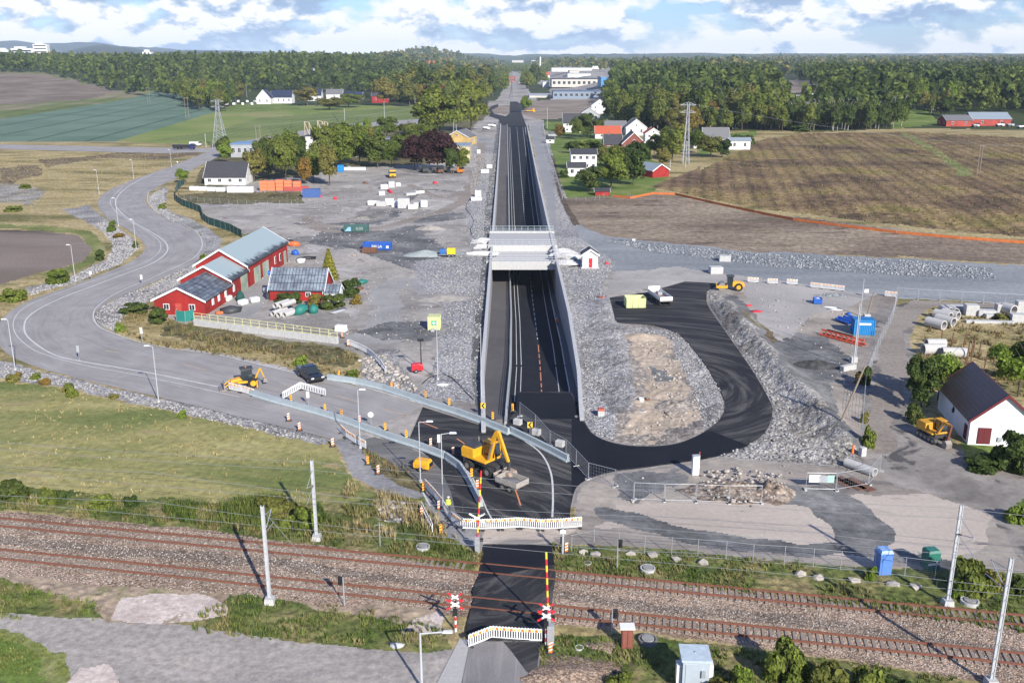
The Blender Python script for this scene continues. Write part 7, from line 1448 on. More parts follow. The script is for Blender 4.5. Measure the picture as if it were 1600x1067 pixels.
chain([(442,624),(470,608),(509,619)], 'of the V beside the pickup', 'V shaped barrier pair', refl=False); chain([(358,609),(377,613),(397,619)], 'in front of the backhoe loader', 'barriers by the backhoe loader')
chain([(533,676),(541,684),(555,693),(572,702)], 'at the start of the gravel path', 'barriers at the gravel path'); chain([(545,540),(560,546),(574,553),(586,563),(596,574),(603,585)], 'in the reddish white row on the stone slope', 'barriers on the stone slope', refl=False)
for i, (a, b, l) in enumerate([((1168,441),(1185,442),'right beside the road roller'),((1199,443),(1215,444),'standing alone second right of the roller'),((1229,444),(1246,445),'standing alone third right of the roller'),((1266,449),(1283,451),'left one of the three joined above the blue waste box'),((1283,451),(1301,453),'middle one of the three joined above the blue waste box'),((1301,453),(1319,455),'right one of the three joined above the waste box'),((1382,463),(1401,465),'standing at the top of the dirt track'),((658,797),(676,833),'tilted edge on along the gravel path left')]): panel(a, b, 'white barrier panel '+l, 'barriers along the site edge')
# ---------------------------------------------------------------- steel safety barrier strips
sb = M('pale blue grey barrier steel', (.40,.46,.475), .5, .1, 2, metal=.15)
def sbar(line, label, group, seglen=5.0, w0=.62, h=.82):
    P = [Vector(G(*q)) for q in catmull(line, 8)]; acc = [0]
    for a, b in zip(P[:-1], P[1:]): acc.append(acc[-1]+(b-a).length)
    n = int(acc[-1]/seglen)+1
    def at(s):
        s = min(max(s, 0), acc[-1]-1e-4); i = max(j for j in range(len(acc)) if acc[j] <= s); i = min(i, len(P)-2); return P[i].lerp(P[i+1], (s-acc[i])/(acc[i+1]-acc[i]))
    for k in range(n):
        a, b = at(k*acc[-1]/n), at((k+1)*acc[-1]/n); L_ = (b-a).length-.04; m = (a+b)/2; r = thing('safety_barrier', ordn[min(k,15)]+' '+label, 'safety barrier', (m.x, m.y, .03), math.atan2((b-a).y, (b-a).x), group)
        w_ = w0/2; part(MB().sidex([(-w_,0),(w_,0),(w_,.1),(.17,.3),(.14,h),(-.14,h),(-.17,.3),(-w_,.1)], -L_/2, L_/2), 'beam', sb, r)
        mb = MB()
        for q in range(3): mb.box(-L_/2+L_*(q+.5)/3, -w_-.0, .02, .35, .06, .07); mb.box(-L_/2+L_*(q+.5)/3, 0, h+.002, .1, .2, .03)
        part(mb, 'fitting', stl, r)
sbar([(512,593),(560,600),(612,613),(665,632),(725,651),(770,668),(795,679)], 'pale blue barrier segment from the left along the old road far edge', 'steel barrier along the far edge')
sbar([(797,676),(830,692),(860,707),(888,722)], 'pale barrier segment right of the junction beside the mesh fence', 'steel barrier at the junction', 3.5)
sbar([(392,617),(430,629),(520,654),(600,683),(650,699),(695,716)], 'pale blue barrier segment from the left along the old road near edge', 'steel barrier along the near edge')
sbar([(697,717),(722,736),(737,763),(752,792)], 'pale barrier segment curving down left of the wheeled excavator', 'steel barrier left of the excavator', 3.5, .5)
# ---------------------------------------------------------------- beacons
bp_ = {}
def beaconmeshes():
    for c, n in ((refO, 'o'), (refY, 'y')):
        bp_['plate'+n] = part(MB().box(0,0,.12,.28,.05,.95), 'plate', c).data
    mb = MB(); 
    for k in range(3): z = .25+k*.3; mb.add([(-.145,-.03,z),(.145,-.03,z+.13),(.145,-.03,z+.26),(-.145,-.03,z+.13)], [(0,1,2,3)])
    bp_['stripe'] = part(mb, 'stripe', whp).data; bp_['stripe2'] = part(mb, 'stripe', M('red orange stripe', (.62,.08,.03), .5)).data; bp_['base'] = part(MB().box(0,0,0,.8,.4,.12,taper=.85), 'base', foot).data
    for o in [o for o in C.objects if o.name.split('.')[0] in ('plate','stripe','base') and o.parent is None]: bpy.data.objects.remove(o)
beaconmeshes()
def beacon(px, py, label, yel=True):
    r = thing('beacon', label, 'beacon', (*G(px, py)[:2], .03), R(rnd.uniform(-25, 25)), 'striped beacons along the diversion')
    for n_, me in (('plate', bp_['platey' if yel else 'plateo']), ('stripe', bp_['stripe2'] if yel else bp_['stripe']), ('base', bp_['base'])): o = bpy.data.objects.new(n_, me); C.objects.link(o); o.parent = r
for a in [(530,590,'yellow striped beacon right of the pickup, at the road edge'),(612,609,'second yellow striped beacon behind the far steel barrier'),(665,622,'third yellow striped beacon behind the far steel barrier'),(702,634,'fourth yellow striped beacon behind the far steel barrier'),(770,656,'yellow striped beacon at the end of the footway'),(801,643,'yellow striped beacon at the divider end of the sunken road'),
          (455,628,'yellow striped beacon half hidden by the V barrier'),(508,643,'yellow striped beacon right of the V barrier'),(534,652,'second yellow striped beacon inside the near steel barrier'),(562,662,'red striped beacon by the lamp at the near barrier',False),(602,673,'yellow striped beacon left of the black asphalt edge'),(635,685,'yellow striped beacon at the black asphalt edge'),(673,698,'orange striped beacon on new asphalt between the two lamps',False),(708,712,'orange striped beacon left of the wheeled excavator, upper',False),(726,727,'orange striped beacon at the excavator wheel',False),(737,746,'yellow striped beacon below the excavator wheel'),(746,764,'lowest orange striped beacon beside the boom',False),
          (451,658,'leftmost orange beacon on the cycle path',False),(468,673,'second orange beacon on the cycle path',False),(520,698,'large orange beacon where the gravel path starts',False),(575,726,'upper yellow beacon along the gravel path'),(591,741,'orange beacon along the gravel path',False),(662,768,'yellow beacon at the start of the curved barrier row'),(686,797,'orange beacon behind the curved barrier row',False),
          (689,835,'small yellow beacon on the gravel path near the crossing'),(659,808,'orange beacon beside the tilted barrier panel',False),(860,1022,'orange beacon at the foot of the near boom',False),(885,864,'orange beacon beside the silver signal post',False),(535,528,'orange beacon at the end of the block wall',False),(544,541,'orange beacon beside the reddish barrier row',False)]: beacon(*a)
for x0, y0, yt, l in [(755,651,630,'yellow chevron sign left of the divider wall'),(828,682,658,'yellow chevron sign right of the divider wall')]:
    p = G(x0, y0); r = thing('chevron_sign', l, 'sign', p); part(MB().tube((0,0,0),(0,0,1.9),.035,n=6), 'post', stl, r); part(MB().box(0,-.05,1.15,.62,.03,.75), 'plate', refY, r); part(MB().add([(-.22,-.08,1.52),(.04,-.08,1.86),(.24,-.08,1.86),(.0,-.08,1.52),(.24,-.08,1.18),(.04,-.08,1.18)], [(0,3,2,1),(0,5,4,3)]), 'arrow', blk, r)
def signpost(label, px, py, yt, shape, w_=.6, mat=None):
    p = G(px, py); h = (py-yt)/S(py)/.95; r = thing('road_sign', label, 'road sign', p); part(MB().tube((0,0,0),(0,0,h),.035,n=6), 'post', stl, r)
    if shape == 'round': part(MB().tube((0,-.05,h-.35),(0,-.09,h-.35),.36,n=20), 'sign_plate', mat or whp, r)
    else: part(MB().box(0,-.05,h-shape,w_,.04,shape), 'sign_plate', mat or whp, r)
signpost('white rectangular sign on the outer edge of the bend, upper left',143,439,424,.7,.45); signpost('white arrow sign inside the bend above the stone slope',222,444,430,.9,.45); signpost('grey narrow sign at the cycle path',124,563,540,1.0,.4,W_grey); signpost('white narrow sign on the dry bank inside the bend',223,537,512,1.0,.4)
signpost('white sign panel between V barrier and near steel barrier',482,633,611,.9,.4); signpost('round white sign on the old road before the new asphalt',580,665,643,'round'); signpost('tall white narrow sign between the two lamps on the new asphalt',686,700,678,1.0,.35); signpost('square white sign on a post inside the yard',1353,463,452,.7,.8) 
signpost('white sign near the farm fence by the bend start',278,262,253,.5,.5)
# traffic post at the boom: hi-vis person
skin = M('skin', (.45,.26,.18), .6); hv = M('yellow high visibility cloth', (.62,.72,.10), .7); hp_ = M('dark work trousers', (.04,.045,.06), .8)
def person(label, px, py, rz=0, top=hv):
    import bmesh
    p = G(px, py); me = bpy.data.meshes.new('body'); J = [(0,0,.95),(0,0,1.2),(0,0,1.42),(0,0,1.52),(0,.01,1.66),(-.19,0,1.42),(-.24,0,1.15),(-.22,-.12,.93),(.19,0,1.42),(.24,0,1.15),(.2,-.14,.95),(-.1,0,.9),(-.11,-.02,.5),(-.12,.02,.08),(-.12,-.14,.04),(.1,0,.9),(.12,-.03,.5),(.13,.03,.08),(.13,-.13,.04)]
    E = [(0,1),(1,2),(2,3),(3,4),(2,5),(5,6),(6,7),(2,8),(8,9),(9,10),(0,11),(11,12),(12,13),(13,14),(0,15),(15,16),(16,17),(17,18)]
    Rr = [.15,.15,.16,.06,.10,.07,.05,.04,.07,.05,.04,.1,.07,.05,.04,.1,.07,.05,.04]
    me.from_pydata(J, E, []); me.update(); o = bpy.data.objects.new('person', me); C.objects.link(o); sk_ = o.modifiers.new('s', 'SKIN'); 
    for v, q in zip(me.skin_vertices[0].data, Rr): v.radius = (q, q*.85)
    me.skin_vertices[0].data[0].use_root = True; sb_ = o.modifiers.new('u', 'SUBSURF'); sb_.levels = 1; sb_.render_levels = 1
    dg = bpy.context.evaluated_depsgraph_get(); m2 = bpy.data.meshes.new_from_object(o.evaluated_get(dg)); o.modifiers.clear(); o.data = m2; m2.materials.clear()
    for m_ in (top, hp_, skin): m2.materials.append(m_)
    for f in m2.polygons: z = sum(m2.vertices[i].co.z for i in f.vertices)/len(f.vertices); f.material_index = 2 if z > 1.5 else (0 if z > .88 else 1)
    o.location = p; o.rotation_euler = (0,0,rz); tag(o, label, 'person'); part(MB().lump((0,0,1.74), (.13,.15,.09), 1, .02, 2), 'helmet', whp, o, smooth=True); return o
person('person in yellow high visibility jacket standing at the curved barrier row', 701, 801)
person('person in orange work clothes standing by the right wall in the underpass', 10, 10, top=M('orange high visibility cloth', (.75,.20,.03), .7))
o = [o for o in C.objects if o.get('label', '').startswith('person in orange')][0]; o.location = (8.6, 178, zroad(178)+.01)
# ---------------------------------------------------------------- mobile mesh fences
def mfence(p0, p1, label, sign=None):
    a, b = Vector(G(*p0)), Vector(G(*p1)); m = (a+b)/2; L_ = (b-a).length; r = thing('fence_panel', label, 'fence panel', m, math.atan2((b-a).y, (b-a).x), 'mobile mesh fence panels'); mb = MB()
    for x in (-L_/2+.05, L_/2-.05): mb.tube((x,0,0),(x,0,2.0),.028,n=6)
    for z in (.15, 1.97): mb.tube((-L_/2+.05,0,z),(L_/2-.05,0,z),.022,n=5)
    part(mb, 'frame', stl, r); ms = MB(); n = max(3, int(L_/.3))
    for k in range(1, n): ms.tube((-L_/2+k*L_/n,0,.15),(-L_/2+k*L_/n,0,1.97),.005,n=3)
    for k in range(1, 5): ms.tube((-L_/2,0,.15+k*.36),(L_/2,0,.15+k*.36),.005,n=3)
    part(ms, 'wire_mesh', stl, r)
    for x in (-L_/2, L_/2): part(MB().box(x,0,0,.25,.7,.14), 'foot', lc, r)
    for s_ in (sign or []): part(MB().box(s_[0]*L_,-.04,.9,s_[1],.03,s_[2]), 'sign_plate', s_[3], r)
for i, (a, b) in enumerate([((812,651),(836,671)),((836,671),(859,697)),((859,697),(884,711)),((884,711),(900,728)),((900,728),(919,749)),((919,749),(961,760)),((961,760),(990,781)),((990,781),(1038,783)),((1038,783),(1087,784)),((1087,784),(1139,786)),((1139,786),(1190,786))]): mfence(a, b, ordn[i]+' mesh fence panel from the left along the junction edge')
mfence((1258,765),(1306,766), 'mesh fence panel carrying white and green signs right of the rubble heap', [(-.22,1.2,.85,whp),(.05,.9,.8,W_grey),(.3,.7,.85,M('pale green sign', (.35,.55,.48), .6))]); mfence((1357,757),(1375,736), 'mesh fence panel behind the rusty plates'); mfence((1306,766),(1357,757), 'mesh fence panel in front of the rusty plates')
for i, xx in enumerate(range(1400, 1600, 34)): mfence((xx, 466+(xx-1400)*.055), (xx+34, 466+(xx-1366)*.055), ordn[i]+' mesh fence panel from the left along the new railway bed')
# long site fence by the track
def longfence(name, label, line, h, mat, mesh=True, posts=3.0, cat='fence', postmat=stl, thick=.03, z0=0.05):
    P = [Vector(G(*q)) for q in line]; r = thing(name, label, cat, (P[0].x, P[0].y, 0)); mb = MB(); pm_ = MB(); O = Vector((P[0].x, P[0].y, 0)); k = 0
    for a, b in zip(P[:-1], P[1:]):
        d = (b-a); L_ = d.length; n = max(1, int(L_/posts)); nn = Vector((-d.y, d.x, 0)).normalized()*thick/2; a_, b_ = a-O, b-O
        if mesh: mb.add([(a_.x+nn.x,a_.y+nn.y,z0),(b_.x+nn.x,b_.y+nn.y,z0),(b_.x+nn.x,b_.y+nn.y,h),(a_.x+nn.x,a_.y+nn.y,h),(a_.x-nn.x,a_.y-nn.y,z0),(b_.x-nn.x,b_.y-nn.y,z0),(b_.x-nn.x,b_.y-nn.y,h),(a_.x-nn.x,a_.y-nn.y,h)], [(0,1,2,3),(7,6,5,4),(3,2,6,7),(0,4,5,1),(0,3,7,4),(1,5,6,2)])
        else:
            for q in range(7): mb.tube((a_.x,a_.y,.1+q*(h-.1)/6),(b_.x,b_.y,.1+q*(h-.1)/6),.012,n=3)
        for q in range(n): c = a_.lerp(b_, q/n); part(MB().tube((c.x,c.y,-.1),(c.x,c.y,h+.06),.04,n=6), 'post', postmat, r)
    part(mb, 'netting' if mesh else 'wire_mesh', mat, r); return r
grnet = M('dark green netting', (.015,.075,.06), .85, .25, 3)
longfence('green_fence', 'curving dark green screen fence between upper bend and yard', [(288,288),(278,295),(274,305),(275,315),(285,322),(302,328),(314,333),(318,345),(326,351),(345,357),(360,362),(378,372)], 2.1, grnet, cat='fence')
longfence('green_fence', 'short green netting screen at the corner of the long red barn', [(276,502),(290,503),(304,500)], 1.9, M('teal netting', (.02,.20,.17), .8, .2, 3), cat='fence')
longfence('mesh_fence', 'grey mesh fence along the left side of the dirt track', [(1401,470),(1394,500),(1379,530),(1366,560),(1352,600),(1348,650),(1345,700)], 2.0, stl, False)
longfence('orange_fence', 'long low orange netting along the edge of the stubble field', [(958,308),(985,311),(1020,304),(1055,305),(1120,320),(1180,333),(1240,345),(1310,354),(1400,365),(1500,374),(1600,381),(1700,392)], .75, M('orange plastic netting', (.52,.15,.04), .8, .25, .8), posts=8)
longfence('garden_fence', 'pale wire fence at the bottom of the garden lawn', [(878,314),(900,315),(930,314),(950,308)], 1.5, stl, False, posts=2.5); longfence('garden_fence', 'grey wire fence between the lawn and the sunken road embankment', [(848,196),(855,232),(866,268),(880,314)], 1.8, stl, False, posts=5)
longfence('scrub_fence', 'wire fence along the scrub below the white bags', [(278,312),(330,318),(400,322),(474,320)], 1.6, stl, False)
# block wall with yellow railing
A = Vector(G(304,508)); B = Vector(G(528,537)); L_ = (B-A).length; r = thing('block_wall', 'low concrete block wall with pale yellow railing below the red barns', 'wall', A, math.atan2((B-A).y, (B-A).x)); n = 17
for k in range(n): part(MB().box(L_*(k+.5)/n,0,-.1,L_/n-.05,.6,1.15), 'block', lc, r, bevel=.03)
rl_ = MB(); ylr = M('pale yellow railing', (.66,.64,.30), .6)
for k in range(n+1): rl_.box(min(L_-.05,L_*k/n+.05),0,1.05,.07,.07,1.15)
for z in (1.1,1.65,2.15): rl_.box(L_/2,0,z,L_,.05,.07)
part(rl_, 'railing', ylr, r); part(MB().box(L_/2,.1,1.2,L_-.2,.02,.9), 'net', M('translucent pale net', (.42,.42,.27), .9), r) if 0 else None
p = G(533,517); solo(MB().box(0,0,0,1.9,1.2,1.0,taper=.9), 'site_box', whp, 'white box standing at the right end of the block wall', 'box', p, R(-15), bevel=.04)
# ---------------------------------------------------------------- pallets, stacks, pipes, heaps
orf = M('orange wrapped goods', (.78,.20,.09), .6, .08, 3)
for k, (x, hh, l) in enumerate([(413,3.2,'leftmost'),(425,3.2,'second from left'),(438,3.6,'middle and tallest'),(451,3.4,'second from right'),(465,3.1,'rightmost')]):
    p = G(x, 298); r = thing('orange_stack', l+' of the five orange wrapped stacks', 'pallet stack', p, R(2), 'orange wrapped stacks'); [part(MB().box(0,0,.15+q*hh/3,2.55,2.2,hh/3-.06), 'wrapped_pack', orf, r, bevel=.06) for q in range(3)]; part(MB().box(0,0,0,2.5,2.2,.14), 'pallet', wood, r)
wgo = M('white wrapped goods', (.72,.72,.70), .5, .06, 2)
def block(name, label, px, py, sx_, sy_, sz_, mat, rz=0, bevel=.05, cat='block', group=None, layers=1):
    p = GG(px, py); mb = MB()
    for q in range(layers): mb.box(0,0,q*(sz_/layers),sx_,sy_,sz_/layers*.97)
    return solo(mb, name, mat, label, cat, p, rz, group, bevel=bevel)
for i, (x, y, a, b, c_, l) in enumerate([(596,322,3,1.5,1.5,'leftmost white block in the front row of the stack yard'),(584,320,3.5,1.5,1.3,'grey white block at the left end of the stack yard'),(609,320,2.6,1.6,2.0,'tall left white block of the stack yard'),(631,325,3.6,2,3.0,'tallest white wrapped block in the stack yard'),(618,323,2.4,1.5,1.7,'white block between the tall ones'),(645,326,3,1.4,1.3,'low white block right of the tallest one'),(652,322,2.6,1.4,1.2,'low grey block behind the right end'),(662,323,2.0,1.6,2.0,'rightmost white block of the stack yard'),(600,295,2.6,1.8,1.5,'white block behind the red beams, left'),(611,293,2.2,1.8,2.2,'white block behind the red beams, right'),(596,305,2,1.4,1.3,'single white block before the red beams'),(621,291,1.8,1.6,1.2,'small white block right of the red beams'),(641,305,3.6,1.8,.8,'flat white pile in the middle of the stack yard'),(655,302,3.2,1.6,.8,'flat grey pile at the right of the stack yard')]):
    block('wrapped_block', l, x, y, a, b, c_, wgo if i % 3 else lc, R(-4+i*3), group='white blocks in the stack yard')
for i, x in enumerate((304,317,331,345)): block('big_bag', ordn[i]+' white bag from the left before the dark roofed house', x, 298+i*.6, 3.2, 1.6, 1.5, wgo, R(-3), .3, 'big bag')
for i, x in enumerate((363,376,389)): block('big_bag', ordn[i]+' white bag from the left right of the dark roofed house corner', x, 301, 3.2, 1.8, 2.0, wgo, R(2), .2, 'big bag')
block('site_barrier', 'long white block wall below the garden trees', 553, 266, 9.5, .8, 1.2, wgo, 0); block('site_barrier', 'long white block wall behind the machine row', 674, 263, 10.5, .8, 1.2, wgo, 0)
block('container_box', 'white container on the far slope by the sunken road, lower', 757, 270, 3.2, 2, 1.3, wgo, R(12)); block('container_box', 'white container on the crushed stone, upper', 765, 263, 2.2, 1.6, 1.5, wgo, R(-8)); block('container_box', 'small white unit high on the crushed stone', 748,240,1.6,1.6,1.8,wgo); block('container_box', 'white plates left of the sunken road', 744,313,3.4,2.2,1.0,wgo,R(10)); block('container_box', 'small white box above the plates', 747,307,2.0,1.4,2.0,wgo)
block('concrete_box', 'white concrete box nearest the new railway bed, upper', 1132,408,2.5,1.7,1.3,lc,R(-4)); block('concrete_box', 'white concrete box on the new railway bed, lower left', 1118,427,2.7,1.9,1.5,lc,R(6)); block('concrete_box','small white stone block on the coarse blue stones',990,376,.8,.6,.4,whp)
for i, (x, y, l) in enumerate([(482,455,'white bag by the long red barn, upper'),(471,445,'white crate near the barn doors'),(447,459,'white bags against the barn wall'),(437,465,'white bag beside the blue crate'),(398,478,'white sack heap beside the barn'),(380,482,'lower white sack beside the barn'),(356,476,'small white box at the barn corner')][2:]): block('big_bag', l, x-18 if i < 2 else x, y-8 if i < 2 else y-6, 1.8, 1.3, 1.0, wgo, R(20*i), .25, 'big bag')
for i, (x, y, m_, l, s_) in enumerate([(459,384,M('orange plastic goods', (.7,.15,.04), .6),'orange heap at the far corner of the barn',(2.2,1.5,.9)),(462,398,blu,'blue barrels at the far corner of the barn',(1.0,.7,.9)),(470,410,whp,'white crate by the blue barrels',(1.0,.8,.8)),(478,405,blk,'dark tyres pile by the barn corner',(2.2,.9,.5)),(452,378,blk,'black scrap above the barn corner',(1.8,.8,.4)),(360,488,mG,'dark scrap heap at the front barn corner',(2.2,1.4,.8)),(345,490,MATS['orange plastic goods'],'orange scrap at the barn wall',(1.0,.6,.4)),(376,470,grnet,'dark green tarpaulin peak by the barn',(1.0,1.0,1.4)),(420,429,blu,'small blue crate by the barn door',(.8,.6,.6)),
     (470,490,M('teal tarpaulin', (.02,.17,.14), .6, .2, 2),'large teal tarpaulin heap by the concrete pipes',(1.7,1.3,1.3)),(490,489,MATS['teal tarpaulin'],'smaller teal tarpaulin heap by the pipes',(1.1,1.1,1.1)),(565,443,MATS['teal tarpaulin'],'teal tarpaulin behind the small annex',(2.0,1.3,.6)),(530,487,W_grey,'heap of grey rods and planks',(2.6,.9,.3)),(562,452,rst,'brown crate right of the annex',(1.2,.8,.4)),(676,517,W_grey,'grey sack at the foot of the first aid container',(.9,.5,.3)),
     (1325,492,blu,'bright blue pipe bundle behind the blue container',(.9,.6,.4)),(1183,487,M('red plastic', (.62,.03,.05), .5),'red plastic mat on the gravel bank',(.9,1.4,.15)),(1170,478,MATS['red plastic'],'small red plastic heap above the mat',(.4,.8,.2)),(680,287,MATS['red plastic'],'red machine part at the top of the yard',(1.2,.9,.6)),(609,300,MATS['red plastic'],'red steel beams in the stack yard',(4.5,.7,.5)),(500,308,MATS['red plastic'],'red drum on the yard edge near the blue container',(1.6,.7,.5)),(524,312,MATS['red plastic'],'small red roller in the upper yard',(.6,.5,.8)),(553,400,M('tan stones', (.35,.28,.22), .9),'tan spoil lump left of the blue skip',(.5,.5,.3)),
     (545,262,R_steel,'grey scrap by the small blue cabin',(1.2,.6,.5)),(571,287,rst,'brown scrap by the parked dumper',(1.6,.7,.5)),(948,413,MATS['red plastic'],'small red generator beside the white hut',(.6,.4,.4)),(939,465,M('dull red timber', (.32,.07,.05), .8),'red timber bits on the crushed stone',(1.2,.3,.2)),(1294,480,whp,'white flat plates near the blue waste box',(1.6,.5,.12)),(1305,484,whp,'second white plate near the waste box',(1.3,.4,.1)),(690,601,whp,'white tarpaulin patch at the thin pole',(1.2,.8,.12))]):
    lumpthing('heap' if 'heap' in l or 'pile' in l or 'scrap' in l else 'site_material', l, 'material', x, y, s_, m_, 300+i, .3, 1, rz=.1*i)
# heaps of soil and rock
def heap(label, px, py, rx, ry, h, mat, seed, amp=.5):
    p = G(px, py); n = 34; V = []; q = np.random.RandomState(seed)
    xs = np.linspace(-1.25, 1.25, n); X, Y = np.meshgrid(xs, xs); rr_ = np.hypot(X, Y)+(fbm(X*1.5+seed, Y*1.5, 3)-.5)*.5; Z = np.clip(1-rr_, -.04, 1)**.8 if 0 else np.clip(1-rr_, -.04, 1)
    Z = Z*(1+(fbm(X*4+seed, Y*4, 4)-.5)*amp*2)*h; V = np.stack([X.ravel()*rx, Y.ravel()*ry, Z.ravel()-.02], 1); ii = np.arange(n*n).reshape(n, n); Fq = np.stack([ii[:-1,:-1],ii[:-1,1:],ii[1:,1:],ii[1:,:-1]], -1).reshape(-1, 4)
    keep_ = (Z.ravel()[Fq] > -.001).any(1); o = npmesh('spoil_heap', V, Fq[keep_], mat, smooth=True); o.location = p; return tag(o, label, 'heap')
dfm = MATS['dark_fines']; 
heap('dark grey gravel heap left of the leaning post', 1275,572,4.2,1.8,1.1,ground_mat('dark gravel heap', [(.3,(.04,.04,.042)),(.7,(.08,.08,.08))], s1=.5),1,.4); hp1_ = heap('large rough rubble and earth heap right of the utility pillar', 1150,768,5.8,2.8,.95,ground_mat('earth rubble heap', [(.3,(.17,.13,.10)),(.5,(.28,.225,.175)),(.7,(.38,.32,.265))], s1=.6, rock=2.5, rockvar=.4, bump=1),2,.9)
heap('pale rubble at the right end of the big earth heap', 1205,770,2.6,2.6,1.3,MATS['earth rubble heap'],12,1.0)
heap('grey green sand heap beside the blue and yellow trailer', 665,398,5.5,3.0,1.2,MATS['lime_dust'],3,.15); heap('grey gravel heap in the middle of the yard', 672,358,4.2,2.0,1.2,MATS['yard_gravel'],4,.2); heap('low pale heap above the first aid container', 690,465,6,4,.7,MATS['yard_gravel'],5,.3); heap('stone heap in the upper yard', 565,342,4.5,3.0,.7,MATS['rubble'],6,.8)
heap('heap of ballast stones at the bottom beside the crossing road', 892,1058,4.4,2.6,.7,MATS['ballast'],7,.3); heap('small ballast heap in the grass near the ring', 935,1010,1.6,.9,.25,MATS['ballast'],8,.3); heap('sandy mound at the top of the sandy island', 1000,528,4.0,2.6,.9,MATS['sand'],9,.3); heap('rocky lumps at the right of the sandy island', 1055,635,3.2,2.4,.8,MATS['sandy_soil'],10,.9); heap('dark gravel mound on the loop bank', 1300,462,3.5,1.2,.6,MATS['coarse_blue'],11,.5)
stones([[(1095,742),(1150,735),(1225,745),(1228,782),(1150,790),(1100,782)]], 2.6, .38, 21, ws, 'broken rock lying on and around the big earth heap', .3)
# concrete pipes
cpm = M('pipe concrete', (.46,.45,.43), .85, .1, 2)
def pipe(label, px, py, d_, L_, rz, z=0, group='concrete pipes'):
    p = G(px, py); r = MB().ring((-L_/2,0,z+d_/2), d_/2*.78, d_/2, L_, 20, 'x'); return solo(r, 'concrete_pipe', cpm, label, 'concrete pipe', (p[0], p[1]+d_*.3, 0), rz, group)
k = 0
for (x, y, z, l) in [(436,492,0,'front left lower'),(445,494,0,'front middle lower'),(454,494,0,'front right lower'),(440,488,1.0,'upper left'),(449,488,1.0,'upper right')]: pipe(l+' concrete pipe in the stack before the tile roofed barn', x, y, 1.05, 3.6, R(62), z)
for (x, y, d_, L_, a, l) in [(1463,514,1.7,3.2,-40,'nearest large concrete pipe with open end, far right yard'),(1478,509,1.7,3.2,-40,'second large concrete pipe in the pipe yard'),(1474,500,1.6,3.0,-38,'third concrete pipe in the pipe yard'),(1486,499,1.6,3.0,-38,'fourth concrete pipe in the pipe yard'),(1476,489,1.1,2.6,-75,'small upright looking pipe, left of three'),(1483,488,1.1,2.6,-80,'middle pipe of the three small ones'),(1490,489,1.1,2.6,-70,'right pipe of the three small ones'),(1578,492,1.9,2.2,-50,'big pipe with dark opening at the right of the yard'),(1460,555,1.7,3.4,4,'long white pipe lying before the tree by the track'),(1463,545,1.5,3.0,2,'upper white pipe lying before the tree by the track'),(1492,560,1.6,3.6,-6,'white pipe pair right of the tree top')]: pipe(l, x, y, d_, L_, R(a if abs(a) < 10 else a-18))
for (x, y, a, b, c_, l) in [(1502,486,4,2,1.0,'pale concrete slab pile behind the pipes'),(1516,492,2.2,1.8,2.0,'square concrete chamber in the pipe yard'),(1540,494,3,1.6,1.2,'wide concrete element in the middle of the yard'),(1552,497,3,1.6,.8,'low concrete element beside the wide one'),(1565,488,2.2,1.6,1.6,'concrete chamber near the right edge'),(1595,490,2.0,1.6,2.4,'tall concrete element at the right edge'),(1546,505,8,1.0,.5,'long pale beam lying before the pipe yard'),(1590,503,2.6,1.6,1.5,'concrete element at the right edge, front')]: block('concrete_element', l, x, y, a, b, c_, lc, R(-6), .06, 'concrete element')
pipe('single grey pipe on the gravel behind the mesh fence', 1345,738,1.0,3.6,R(-52))
for k, (x, y) in enumerate([(1470,540),(1486,545),(1505,545),(1512,560),(1520,552),(1528,560),(1517,565),(1545,562),(1538,575),(1552,572),(1560,570),(1508,570)]): 
    p = G(x, y); solo(MB().tube((0,0,-.1),(.12*(k % 3),.1,2.6),.09,n=6).tube((.0,0,.9),(.01,0,1.0),.13,n=6), 'steel_stake', rst, 'rusty steel stake standing among others behind the cottage', 'stake', p, 0, 'rusty stakes behind the cottage')
# blue pipes, red beam, plates
for k in range(6):
    p = G(1316+k*4.2, 505-k*.4); solo(MB().ring((-1.6,0,.4+.25*(k % 2)), .2, .26, 3.2, 12, 'x'), 'blue_pipe', blu, 'blue plastic pipe in the bundle left of the blue container', 'pipe', p, R(115), 'blue plastic pipes')
A, B = Vector(G(1283,523)), Vector(G(1350,541)); r = thing('steel_beam', 'long orange red steel lattice beam lying before the blue container', 'beam', (A+B)/2, math.atan2((B-A).y, (B-A).x)); L_ = (B-A).length; mb = MB().box(0,-.5,.1,L_,.18,.2).box(0,.5,.1,L_,.18,.2).box(0,0,.85,L_,.2,.2)
for q in range(int(L_)): mb.tube((-L_/2+q,-.5,.2),(-L_/2+q+.5,0,.9),.06,n=4).tube((-L_/2+q+1,.5,.2),(-L_/2+q+.5,0,.9),.06,n=4)
part(mb, 'lattice', M('orange red steel', (.66,.09,.03), .5), r); part(MB().box(-.6,.1,1.06,L_*.6,.3,.12), 'dark_pipe', blk, r)
for i, (x, y, h_, t, l, m_) in enumerate([(1309,673,8.2,(2.6,.4),'leaning wooden pole in a concrete foot beside the bank',wood),(1354,497,4.6,(.9,.2),'dark leaning wooden pole behind the blue container',wood)]):
    p = G(x, y); r = thing('leaning_pole', l, 'pole', p); part(MB().tube((0,0,.2),(t[0],t[1],h_),.16,.11,8), 'post', m_, r); part(MB().box(0,0,0,1.1,.9,.75), 'foot', lc, r, bevel=.04)
block('concrete_block', 'long concrete block lying by the dark heap', 1325,578,2.6,.8,.8,lc,R(28)); block('concrete_block', 'small concrete block above the long one', 1333,566,1.0,.8,.9,lc,R(10)); block('concrete_block', 'white concrete foot at the end of the track fence', 1347,712,.7,.6,1.1,lc,R(20))
